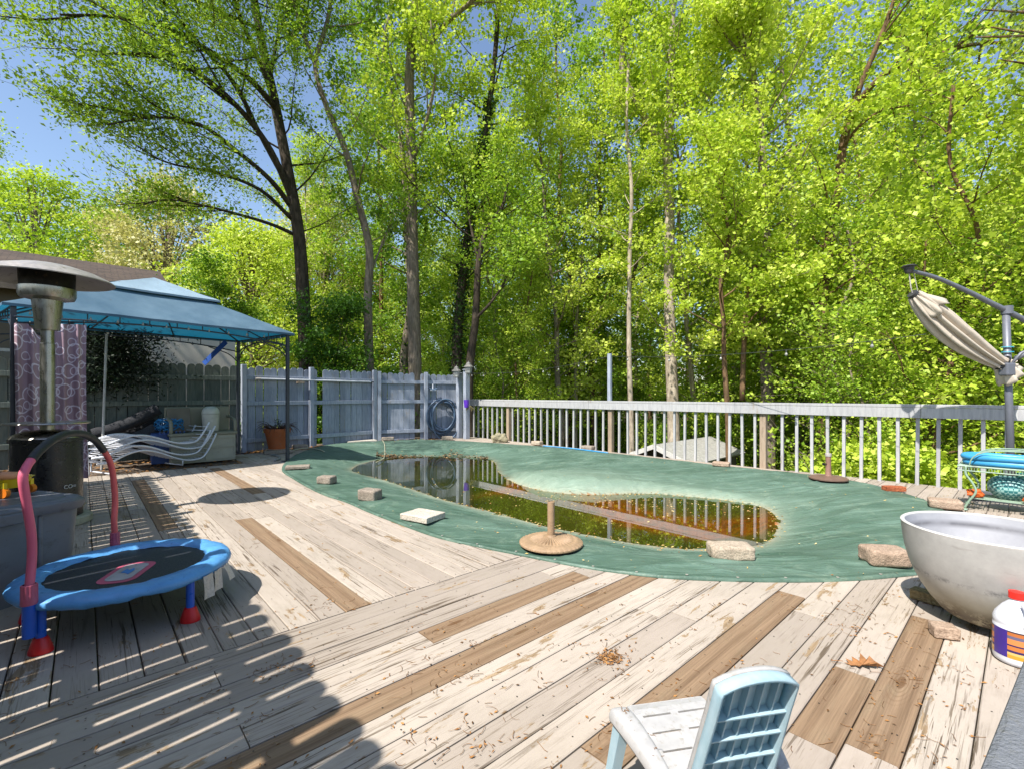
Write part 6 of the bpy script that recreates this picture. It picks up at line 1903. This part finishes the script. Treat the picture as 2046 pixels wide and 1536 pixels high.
def tree(name, label, trunk, r0, r1, bark, leafmat, seed, limbs=(), nl=18, zr=(0.35, 1.0), ll=3.0, lr=0.3, twigs=6, tl=0.9, clus=9, sigma=0.16, lsize=0.10, cat='tree', group=None, ivy=0, droop=0.15, curve=0.5, spread=1.0, aspect=0.75, lstart=0.25, low_short=False, kinds='crown', extra_branch_leaf=True):
    g = np.random.default_rng(seed)
    tr = [Vector(p) for p in trunk]
    sp = smooth_path(tr, 5)
    K = len(sp)
    root = thing(name, label, cat, tr[0], group)
    rad = [lerp(r0, r1, (k / (K - 1)) ** 0.9) * (1 + 0.35 * max(0, 1 - k / 2.5)) for k in range(K)]
    MB().tube(sp, rad, 12).build('trunk', bark, root, smooth=True)
    mbr = MB()
    paths = []
    for (pts, ra, rb) in limbs:
        q = smooth_path(pts, 5); m_ = len(q)
        mbr.tube(q, [lerp(ra, rb, k / (m_ - 1)) for k in range(m_)], 8)
        paths.append([np.array(p) for p in q])
        # secondary branches from the hand-laid limbs
        for _ in range(5):
            i = int(m_ * g.uniform(0.3, 0.9)); ax = np.array(q[min(i + 1, m_ - 1)] - q[i - 1]); ax /= np.linalg.norm(ax) + 1e-9
            d = g.normal(size=3) * 0.6; d[2] *= 0.5; d = d + ax
            sub_ = limb_path(q[i], d, 1.1 + g.random() * 1.4, 0.2, g, 5)
            mbr.tube([Vector(x) for x in sub_], [lerp(ra * 0.35, 0.006, k / 5) for k in range(6)], 5, caps=False); paths.append(sub_)
    for j in range(nl):
        f = zr[0] + (zr[1] - zr[0]) * (j + g.random()) / max(1, nl)
        i = min(K - 2, int(f * (K - 1))); p = np.array(sp[i].lerp(sp[i + 1], f * (K - 1) - i))
        a = j * 2.4 + g.random() * 0.9
        prof = (1 - 0.55 * max(0, (f - 0.55) / 0.45)) * (0.55 + 0.45 * min(1, (f - zr[0]) / 0.15)) if not low_short else (0.4 + 0.6 * f)
        L = ll * prof * (0.7 + 0.6 * g.random())
        d = np.array([math.cos(a) * spread, math.sin(a) * spread, 0.35 + 0.5 * f - droop])
        q = limb_path(p, d, L, curve, g, 6)
        rr = max(0.012, min(rad[i] * 0.45, L * 0.013))
        mbr.tube([Vector(x) for x in q], [lerp(rr, 0.006, k / 6) for k in range(7)], 5, caps=False)
        paths.append(q)
    Lf, T_, J_ = foliage_on(paths, g, tl, twigs, clus, sigma, lstart)
    for q in T_: mbr.tube([Vector(x) for x in q[::2]], [0.006, 0.004, 0.003], 3, caps=False)
    mbr.build('branches', bark, root, smooth=True)
    leaf_object('crown', Lf, lsize, leafmat, root, seed + 1, aspect=aspect, jitter_col=J_)
    if ivy:
        pts = []
        for _ in range(ivy):
            f = g.random() ** 1.3 * 0.75; i = min(K - 2, int(f * (K - 1))); p = np.array(sp[i].lerp(sp[i + 1], f * (K - 1) - i)); a = g.random() * 6.28
            rr = rad[i] + abs(g.normal()) * 0.10
            pts.append(p + np.array([math.cos(a) * rr, math.sin(a) * rr, g.normal() * 0.05]))
        leaf_object('ivy', np.array(pts), 0.09, L_IVY, root, seed + 5, up_bias=0.3)
    return root

def gz(x, y): return terrain_z(x, y)
def TR_(pxs, Y, dY=0.0):
    """trunk path from survey points at depth Y; first point goes to the ground"""
    out = []
    for i, (x, y) in enumerate(pxs): out.append(at(x, y, Y + dY * i))
    b = out[0]; zg = gz(b.x, b.y) - 0.15
    out[0] = Vector((b.x, b.y, zg)) if b.z > zg else b
    if b.z > zg + 0.5: out.insert(1, b)
    return out

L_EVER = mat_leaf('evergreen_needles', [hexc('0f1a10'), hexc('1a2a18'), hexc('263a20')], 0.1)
# --- the large left tree with branches sweeping over the gazebo
Yt = 14.0
limbs = [
 ([at(556, 222, Yt), at(500, 160, 13), at(430, 110, 12), at(340, 60, 11), at(230, 35, 10), at(120, 30, 9.2)], 0.09, 0.02),
 ([at(585, 400, Yt), at(540, 300, 13.2), at(480, 220, 12.3), at(400, 150, 11.3), at(300, 110, 10.4), at(190, 110, 9.6)], 0.10, 0.02),
 ([at(583, 415, Yt), at(540, 360, 13.2), at(470, 300, 12.2), at(400, 250, 11.2), at(310, 235, 10.4), at(215, 250, 9.8)], 0.08, 0.015),
 ([at(572, 365, Yt), at(520, 270, 13.4), at(470, 170, 12.4), at(400, 90, 11.6), at(330, 10, 11), at(250, -60, 10.5)], 0.08, 0.015),
 ([at(560, 235, Yt), at(525, 140, 13.5), at(490, 60, 13), at(460, -20, 12.4), at(420, -120, 12)], 0.08, 0.03),
 ([at(590, 470, Yt), at(545, 450, 13.4), at(480, 430, 12.7), at(400, 410, 12.2), at(330, 400, 11.8), at(250, 420, 11.4)], 0.06, 0.012),
 ([at(540, 150, Yt), at(560, 60, 14.2), at(600, -20, 14.5)], 0.06, 0.02),
 ([at(585, 440, Yt), at(520, 380, 13), at(430, 345, 12), at(350, 330, 11), at(270, 300, 10.3)], 0.06, 0.012),
 ([at(500, -60, Yt), Vector((-7.2, 12, 12)), Vector((-6.8, 9.5, 11.5)), Vector((-6.8, 7.2, 11))], 0.10, 0.03),
 ([at(505, 0, Yt), Vector((-6.5, 12, 11.6)), Vector((-5.6, 9.8, 11.2)), Vector((-5.2, 8.0, 10.8))], 0.10, 0.03),
 ([at(500, -60, Yt), Vector((-7.6, 11, 12.5)), Vector((-7.6, 8, 12)), Vector((-7.2, 5.2, 11.4))], 0.10, 0.03),
 ([at(520, 60, Yt), at(430, 20, 12.5), at(330, -20, 11), at(200, -40, 9.6), at(80, -20, 8.6)], 0.06, 0.015),
]
tree('oak_tree', 'large dark-trunked tree with limbs sweeping left above the gazebo', TR_([(612, 735), (606, 600), (597, 470), (575, 340), (548, 200), (522, 80), (500, -60), (490, -200)], Yt), 0.235, 0.08, M_BARK_D, L_MID, 11, limbs, nl=16, zr=(0.35, 0.98), ll=2.6, twigs=16, tl=1.0, clus=12, sigma=0.15, lsize=0.085, aspect=0.5)

tree('leaning_tree', 'slender leaning tree with curved limbs between the two dark trunks', TR_([(738, 740), (735, 600), (738, 500), (715, 400), (690, 300), (655, 220), (630, 130), (655, 40), (668, -60)], 14.5), 0.16, 0.05, M_BARK_G, L_MID, 12,
     [([at(630, 130, 14.5), at(600, 50, 14.2), at(575, -30, 14)], 0.07, 0.03), ([at(655, 55, 14.5), at(700, 50, 14.4), at(745, 35, 14.2), at(760, -10, 14)], 0.03, 0.02), ([at(735, 560, 14.5), at(770, 470, 14.8), at(800, 390, 15)], 0.04, 0.012)], nl=15, ll=2.3, twigs=8, clus=12, lsize=0.09)
tree('straight_tree', 'tall straight dark trunk rising behind the double fence post', TR_([(829, 745), (826, 600), (823, 450), (821, 300), (818, 150), (832, 0), (840, -150)], 15.0), 0.24, 0.12, M_BARK_G, L_BRIGHT, 13,
     [([at(822, 330, 15), at(850, 250, 14.6), at(870, 150, 14.2), at(860, 40, 14)], 0.07, 0.02), ([at(832, 140, 15), at(880, 60, 14.6), at(935, 10, 14.3), at(970, -20, 14)], 0.09, 0.05)], nl=20, zr=(0.42, 1), ll=2.8, twigs=8, clus=16, lsize=0.095, aspect=0.9)
tree('ivy_tree', 'ivy-covered tree rising behind the lantern posts', TR_([(912, 740), (920, 600), (935, 470), (955, 350), (975, 230), (990, 100), (1000, -60)], 15.5), 0.20, 0.06, M_BARK_D, L_BRIGHT, 14, [], nl=24, zr=(0.3, 1), ll=2.9, twigs=8, clus=13, lsize=0.10, aspect=0.9, ivy=5200)
tree('forked_tree', 'dark forking tree just right of the ivy-covered one', TR_([(938, 745), (950, 640), (955, 540), (965, 480), (985, 440), (1005, 410), (1015, 360)], 14.3), 0.15, 0.035, M_BARK_D, L_MID, 15,
     [([at(948, 640, 14.3), at(985, 600, 14), at(1010, 560, 13.8), at(1030, 520, 13.6)], 0.05, 0.02), ([at(955, 520, 14.3), at(935, 420, 14.5), at(925, 330, 14.6)], 0.05, 0.02)], nl=13, zr=(0.35, 1), ll=2.2, twigs=8, clus=13, lsize=0.09)
tree('tulip_poplar', 'pale-barked tulip poplar forking high in the middle of the view', TR_([(1346, 860), (1340, 700), (1337, 560), (1338, 430), (1334, 300), (1338, 230), (1341, 120), (1343, 0), (1345, -150)], 16.0), 0.225, 0.10, M_BARK_P, L_BRIGHT, 16,
     [([at(1334, 300, 16), at(1300, 255, 15.8), at(1265, 190, 15.7), at(1243, 140, 15.6), at(1248, 60, 15.5), at(1252, -60, 15.5)], 0.12, 0.08), ([at(1340, 240, 16), at(1385, 190, 15.7), at(1430, 100, 15.4), at(1460, 30, 15)], 0.06, 0.02)], nl=26, zr=(0.46, 1), ll=2.8, twigs=8, clus=18, lsize=0.10, aspect=0.95)
tree('poplar_tree', 'stout brown-barked tree behind the brown middle railing post', TR_([(1535, 900), (1533, 760), (1528, 620), (1530, 500), (1525, 380), (1520, 260), (1505, 150), (1480, 60)], 14.0), 0.22, 0.07, M_BARK_G, L_BRIGHT, 17,
     [([at(1520, 190, 14), at(1490, 120, 13.8), at(1465, 40, 13.6)], 0.08, 0.04), ([at(1530, 550, 14), at(1500, 580, 13.8), at(1483, 640, 13.6)], 0.04, 0.02)], nl=26, zr=(0.42, 1), ll=2.8, twigs=8, clus=18, lsize=0.10, aspect=0.95, ivy=500)
tree('slender_tree', 'thin pale trunk left of the tulip poplar', TR_([(1262, 880), (1257, 700), (1258, 520), (1262, 380), (1252, 250), (1256, 120)], 15.0), 0.10, 0.04, M_BARK_P, L_BRIGHT, 18, [], nl=16, zr=(0.4, 1), ll=1.8, twigs=7, clus=16, lsize=0.095, aspect=0.9)
tree('crooked_tree', 'crooked brown trunk left of the stout brown-barked tree', TR_([(1455, 860), (1447, 720), (1446, 650), (1440, 560), (1455, 470), (1440, 380), (1436, 300)], 13.2), 0.085, 0.03, M_BARK_B, L_BRIGHT, 19, [([at(1483, 800, 13.2), at(1487, 680, 13.2), at(1498, 560, 13.2), at(1520, 520, 13.2)], 0.08, 0.05)], nl=20, zr=(0.35, 1), ll=2.2, twigs=8, clus=16, lsize=0.095, aspect=0.9)
tree('arching_tree', 'reddish tree on the right arching over to the upper right corner', TR_([(1648, 880), (1645, 740), (1642, 600), (1655, 500), (1670, 400), (1685, 290), (1700, 220)], 13.5), 0.19, 0.10, M_BARK_B, L_BRIGHT, 20,
     [([at(1700, 235, 13.5), at(1720, 170, 13.2), at(1765, 60, 12.8), at(1800, -40, 12.5)], 0.09, 0.04), ([at(1698, 240, 13.5), at(1735, 180, 12.8), at(1790, 135, 12.2), at(1860, 115, 11.6), at(1930, 92, 11), at(2010, 85, 10.5)], 0.085, 0.03), ([at(1680, 300, 13.5), at(1715, 255, 13), at(1760, 222, 12.6), at(1800, 215, 12.2)], 0.05, 0.015), ([at(1860, 115, 11.6), at(1900, 100, 11), at(1960, 60, 10.6), at(2046, 20, 10.2)], 0.04, 0.015)], nl=15, zr=(0.2, 0.7), ll=2.4, twigs=5, clus=10, lsize=0.11, aspect=0.95)
# pine sprays on the upper right
g = np.random.default_rng(77); pts = []
root = thing('pine_tree', 'pine tree reaching in at the top right corner', 'tree', at(2260, 780, 8.6))
pr = [Vector((at(2260, 780, 8.6).x, 8.6, -2.2)), at(2250, 500, 8.6), at(2240, 200, 8.6), at(2230, -200, 8.6)]
MB().tube(smooth_path(pr, 5), [0.16] * 16, 10).build('trunk', M_BARK_B, root, smooth=True)
mb = MB(); V = []
for (x0, y0, x1, y1, Y0, Y1) in ((2240, 120, 1980, 55, 8.6, 7.9), (2240, 60, 1960, 20, 8.6, 8.2), (2240, 180, 2000, 120, 8.6, 8.3), (2240, 20, 2010, -10, 8.5, 8.0), (2240, 240, 2030, 190, 8.5, 8.3), (2240, 90, 1950, 75, 8.6, 7.9)):
    a_, b_ = at(x0, y0, Y0), at(x1, y1, Y1); mb.tube([a_, lerp(a_, b_, 0.5) + Vector((0, 0, 0.1)), b_], [0.04, 0.03, 0.01], 6)
    for k in range(26):
        f = 0.35 + 0.65 * k / 26; p = lerp(a_, b_, f) + Vector((g.normal() * 0.2, g.normal() * 0.2, g.normal() * 0.13))
        for _ in range(60):
            d = Vector(g.normal(size=3)); d.normalize(); s_ = d.orthogonal().normalized() * 0.0035; q = p + d * g.uniform(0.08, 0.15)
            i = len(V); V += [p - s_, p + s_, q]
mb.build('branches', M_BARK_B, root, smooth=True)
nb = MB(); nb.v = [tuple(v) for v in V]; nb.f = [(i, i + 1, i + 2) for i in range(0, len(V), 3)]
o = nb.build('needles', L_PINE, root)
a_ = o.data.attributes.new('rnd', 'FLOAT', 'FACE'); a_.data.foreach_set('value', g.random(len(o.data.polygons)).astype(np.float32))

# evergreen shrubs by the fence
def shrub(name, label, x, y, h, w_, n, mat, seed, lsize=0.07, z0=None, group=None, cat='shrub', aspect=0.6, clump=40):
    g = np.random.default_rng(seed)
    zg = gz(x, y) if z0 is None else z0
    root = thing(name, label, cat, (x, y, zg), group)
    mb = MB()
    pts, J = [], []
    for k in range(clump):
        f = g.random() ** 0.8; a = g.random() * 6.28; rr = w_ * math.sqrt(g.random()) * (1 - 0.55 * abs(f - 0.45) * 1.2)
        c = np.array([x + rr * math.cos(a), y + rr * math.sin(a), zg + 0.15 + f * h])
        s = 0.16 + 0.16 * g.random()
        m_ = n // clump
        pts.append(c + g.normal(size=(m_, 3)) * np.array([s, s, s * 0.55])); J.append(np.full(m_, g.random()))
        if k % 3 == 0: mb.tube([Vector((x + g.normal() * 0.05, y + g.normal() * 0.05, zg - 0.1)), Vector((lerp(x, c[0], 0.4), lerp(y, c[1], 0.4), zg + (c[2] - zg) * 0.6)), Vector(c)], [0.02, 0.013, 0.005], 5, caps=False)
    mb.build('stems', M_BARK_D, root)
    leaf_object('foliage', np.concatenate(pts), lsize, mat, root, seed, jitter_col=np.concatenate(J), aspect=aspect)
    return root
q = at(655, 640, 13.0); shrub('evergreen_shrub', 'dark glossy evergreen shrub above the fence left of straight trunk', q.x, q.y, 4.2, 1.15, 15000, L_DEEP, 31, 0.085)
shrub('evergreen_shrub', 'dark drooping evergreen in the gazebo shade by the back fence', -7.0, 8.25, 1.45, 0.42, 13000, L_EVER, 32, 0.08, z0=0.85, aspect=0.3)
q = at(400, 540, 13.5); shrub('evergreen_shrub', 'mid green small tree behind the gazebo peak', q.x - 0.6, q.y + 1.5, 6.0, 1.9, 16000, L_MID, 33, 0.10, cat='tree')

# background broad crowns on the far left
def far_tree(label, px, Y, h, w_, mat, seed, n=26000, lsize=0.15, name='maple_tree', top=None):
    c = at(px, 600, Y)
    g = np.random.default_rng(seed)
    zg = gz(c.x, Y)
    root = thing(name, label, 'tree', (c.x, Y, zg))
    mb = MB(); mb.tube([Vector((c.x, Y, zg - 0.2)), Vector((c.x + 0.2, Y, zg + h * 0.5)), Vector((c.x, Y, zg + h * 0.95))], [0.28, 0.16, 0.03], 9)
    mb.build('trunk', M_BARK_G, root, smooth=True)
    mb = MB(); pts, J = [], []
    cl = 170
    for k in range(cl):
        f = g.random(); a = g.random() * 6.28
        env = w_ * math.sin(math.pi * min(1, 0.12 + 0.88 * f)) ** 0.65
        rr = env * math.sqrt(g.uniform(0.15, 1))
        p = np.array([c.x + rr * math.cos(a), Y + rr * math.sin(a), zg + h * (0.12 + 0.88 * f)])
        s = 0.42 + 0.25 * g.random(); m_ = n // cl
        pts.append(p + g.normal(size=(m_, 3)) * np.array([s, s, s * 0.5])); J.append(np.full(m_, g.random()))
        if k % 2 == 0: mb.tube([Vector((c.x, Y, zg + h * (0.1 + 0.6 * f))), Vector((lerp(c.x, p[0], 0.6), lerp(Y, p[1], 0.6), p[2] - 0.5)), Vector(p)], [0.05, 0.03, 0.008], 5, caps=False)
    mb.build('branches', M_BARK_G, root, smooth=True)
    leaf_object('crown', np.concatenate(pts), lsize, mat, root, seed, jitter_col=np.concatenate(J), aspect=0.8)
    return root
far_tree('rounded yellow-green tree beyond the house roof, at far left', 70, 26, 14.2, 4.6, L_BRIGHT, 41, 30000, 0.16)
far_tree('pale cream-leaved tree behind the gazebo peak', 335, 27, 14.6, 4.0, L_PALE, 42, 26000, 0.15)
far_tree('pale tree rising behind the leaning tree, left of straight trunk', 650, 28, 15.5, 4.2, L_PALE, 43, 22000, 0.15)
far_tree('tall grey-green tree cut off by the left picture edge', -70, 30, 20.0, 4.2, L_MID, 44, 24000, 0.15)
far_tree('green tree between the yellow-green one and the cream one', 215, 33, 14.4, 4.5, L_MID, 45, 26000, 0.17)
far_tree('bright green tree behind the oak trunk, above the gazebo corner', 500, 22, 10.5, 3.4, L_BRIGHT, 46, 28000, 0.13)

# a tree left of the picture whose crown shades the gazebo's back fence
shade_c = Vector((-11.0, 6.3))
def side_tree(label, x, y, h, w_, n, seed, zlo):
    g = np.random.default_rng(seed); root = thing('shade_tree', label, 'tree', (x, y, -0.4))
    mb = MB(); mb.tube([Vector((x, y, -0.6)), Vector((x + 0.1, y, h * 0.5)), Vector((x, y, h * 0.95))], [0.2, 0.13, 0.03], 9); mb.build('trunk', M_BARK_G, root, smooth=True)
    pts = []; mb = MB()
    for k in range(90):
        f = g.random(); a = g.random() * 6.28; rr = w_ * math.sqrt(g.random()) * (0.6 + 0.4 * math.sin(math.pi * f))
        p = np.array([x + rr * math.cos(a), y + rr * math.sin(a), zlo + (h - zlo) * f]); pts.append(p + g.normal(size=(n // 90, 3)) * np.array([0.35, 0.35, 0.2]))
        mb.tube([Vector((x, y, p[2] - 0.8)), Vector(p)], [0.03, 0.008], 4, caps=False)
    mb.build('branches', M_BARK_G, root); leaf_object('crown', np.concatenate(pts), 0.12, L_DEEP, root, seed)
side_tree('dark leafy tree outside the left edge, shading the gazebo', -11.9, 6.3, 10.5, 2.1, 12000, 71, 4.0)

# --- repeated trees in the wood: four kinds, built once and copied
def proto(seed, leafmat, bark, H_=18.0, rad=0.16, nl=36, ll=2.9, ivy=0, zr=(0.16, 1.0), lsize=0.11):
    g = np.random.default_rng(seed)
    tr = [Vector((0, 0, -0.3))]
    x = y = 0
    for k in range(1, 8):
        x += g.normal() * 0.22; y += g.normal() * 0.22; tr.append(Vector((x, y, H_ * k / 7)))
    return tree('woodland_tree', 'leafy woodland tree standing among the trees beyond the deck', tr, rad, 0.03, bark, leafmat, seed, [], nl=nl, zr=zr, ll=ll, twigs=7, tl=1.0, clus=17, sigma=0.19, lsize=lsize, group='trees in the wood beyond the deck', ivy=ivy, aspect=0.9)
protos = [proto(101, L_BRIGHT, M_BARK_G), proto(102, L_MID, M_BARK_G, 21, 0.2, 36, 3.0, ivy=1500), proto(103, L_BRIGHT, M_BARK_P, 18, 0.12, 36, 2.4), proto(104, L_MID, M_BARK_B, 20, 0.17, 36, 2.8)]
lowp = [proto(105, L_BRIGHT, M_BARK_B, 9.5, 0.07, 26, 1.9, zr=(0.12, 1), lsize=0.085), proto(106, L_MID, M_BARK_G, 8.0, 0.06, 24, 1.9, zr=(0.1, 1), lsize=0.085)]
used = {}
def plant(p_, x, y, rz, sc, label=None, group=None):
    o = p_ if p_.name not in used else copy_tree(p_)
    used[p_.name] = 1
    o.location = (x, y, gz(x, y)); o.rotation_euler = (0, 0, rz); o.scale = (sc, sc, sc)
    if label: o['label'] = label
    if group: o['group'] = group
    return o
rg = random.Random(5)
spots = []
def try_spot(x, y, dmin):
    for (a, b) in spots:
        if math.hypot(a - x, b - y) < dmin: return False
    spots.append((x, y)); return True
cnt = 0
for band, (Ya, Yb, num, dmin) in enumerate(((17, 21, 9, 2.4), (21, 27, 13, 2.7), (27, 36, 17, 3.0), (36, 46, 24, 3.0))):
    k = 0; tries = 0
    while k < num and tries < 600:
        tries += 1
        Y = rg.uniform(Ya, Yb); px = rg.uniform(500 if band < 2 else 380, 2250)
        if band == 0 and px < 640: continue
        x = (px - CX) / F * Y
        if not try_spot(x, Y, dmin): continue
        plant(protos[(k + band + rg.randrange(4)) % 4], x, Y, rg.uniform(0, 6.28), rg.uniform(0.8, 1.15) * (0.86 if px < 700 else 1)); k += 1; cnt += 1
# understorey right behind fence and railing
for k in range(66):
    Y = rg.uniform(14.5, 26) if k % 3 else rg.uniform(11, 15)
    px = rg.uniform(640, 2200)
    x = (px - CX) / F * Y
    u = x * A.x + Y * A.y
    if u < 10.0: 
        Y += 3; x = (px - CX) / F * Y
    u = x * A.x + Y * A.y
    if u < 9.7 or (Y < 17 and any(abs(px - h) < 48 for h in (1340, 1258, 1530, 1440, 829, 738, 600, 930))): continue
    plant(lowp[k % 2], x, Y, rg.uniform(0, 6.28), rg.uniform(0.7, 1.15), 'thin low understorey tree just beyond the fence and railing', 'understorey trees beyond the railing')
# right side close trees: outside the railing
for (px, Y, k, sc) in ((1810, 11.5, 0, 0.8), (1950, 10.8, 1, 0.85), (2100, 9.6, 0, 0.9), (2230, 8.2, 0, 0.9), (1780, 13.5, 1, 0.8)):
    x = (px - CX) / F * Y
    plant(lowp[k], x, Y, rg.uniform(0, 6.28), sc, 'thin low understorey tree just beyond the fence and railing', 'understorey trees beyond the railing')
for (px, Y, k, sc) in ((1790, 15.5, 0, 0.62), (1960, 14.5, 2, 0.6), (2150, 13.5, 3, 0.7), (1900, 18.5, 1, 0.8), (1740, 17.5, 3, 0.85), (1400, 18, 2, 1), (1100, 17, 0, 0.85), (1180, 19, 3, 0.9)):
    x = (px - CX) / F * Y; spots.append((x, Y))
    plant(protos[k], x, Y, rg.uniform(0, 6.28), sc)

# ground shrubs seen through the balusters
sp_ = shrub('woodland_bush', 'bushy green undergrowth shrub below the deck beyond the balusters', 0, 0, 1.9, 1.0, 10000, L_BRIGHT, 61, 0.075, z0=0.0, group='undergrowth bushes beyond the balusters', aspect=0.9)
sp2 = shrub('woodland_bush', 'bushy green undergrowth shrub below the deck beyond the balusters', 0, 0, 2.3, 1.2, 10000, L_MID, 62, 0.075, z0=0.0, group='undergrowth bushes beyond the balusters', aspect=0.9)
used2 = {}
for k in range(90):
    px = rg.uniform(600, 2250); Y = rg.uniform(10, 30)
    x = (px - CX) / F * Y; u = x * A.x + Y * A.y
    if u < 10.6 or (1.5 < x - 0 < 7.5 and 11 < Y < 16.5 and k % 4): continue
    if math.hypot(x - 4.6, Y - 13.5) < 2.4: continue
    s_ = sp_ if k % 2 else sp2
    o = s_ if s_.name not in used2 else copy_tree(s_); used2[s_.name] = 1
    o.location = (x, Y, gz(x, Y) - 0.1); o.rotation_euler = (0, 0, rg.uniform(0, 6.28)); f = rg.uniform(0.8, 1.5); o.scale = (f, f, f)
for k in range(13):
    px = 480 + 34 * k; Y = rg.uniform(15, 16.8); x = (px - CX) / F * Y
    o = copy_tree(sp_ if k % 2 else sp2); o.location = (x, Y, gz(x, Y) - 0.1); f = rg.uniform(0.8, 1.2); o.scale = (f, f, f); o.rotation_euler = (0, 0, rg.uniform(0, 6))
    o['label'] = 'undergrowth shrub right behind the blue-grey picket fence'; o['group'] = 'shrubs behind the picket fence'
# far mass of woods closing the horizon
g = np.random.default_rng(99)
pts, J = [], []
for k in range(1000):
    a = R(g.uniform(28, 138)); Rr = g.uniform(46, 62); h = g.random() ** 1.5 * 17 - 1
    c = np.array([Rr * math.cos(a), Rr * math.sin(a), h + 0.5]); m_ = 70
    pts.append(c + g.normal(size=(m_, 3)) * np.array([1.5, 1.5, 0.9])); J.append(np.full(m_, g.random()))
o = leaf_object('far_woods', np.concatenate(pts), 0.42, L_DEEP, None, 99, jitter_col=np.concatenate(J))
tag(o, 'dense far woodland closing the view behind the nearer trees', kind='stuff')
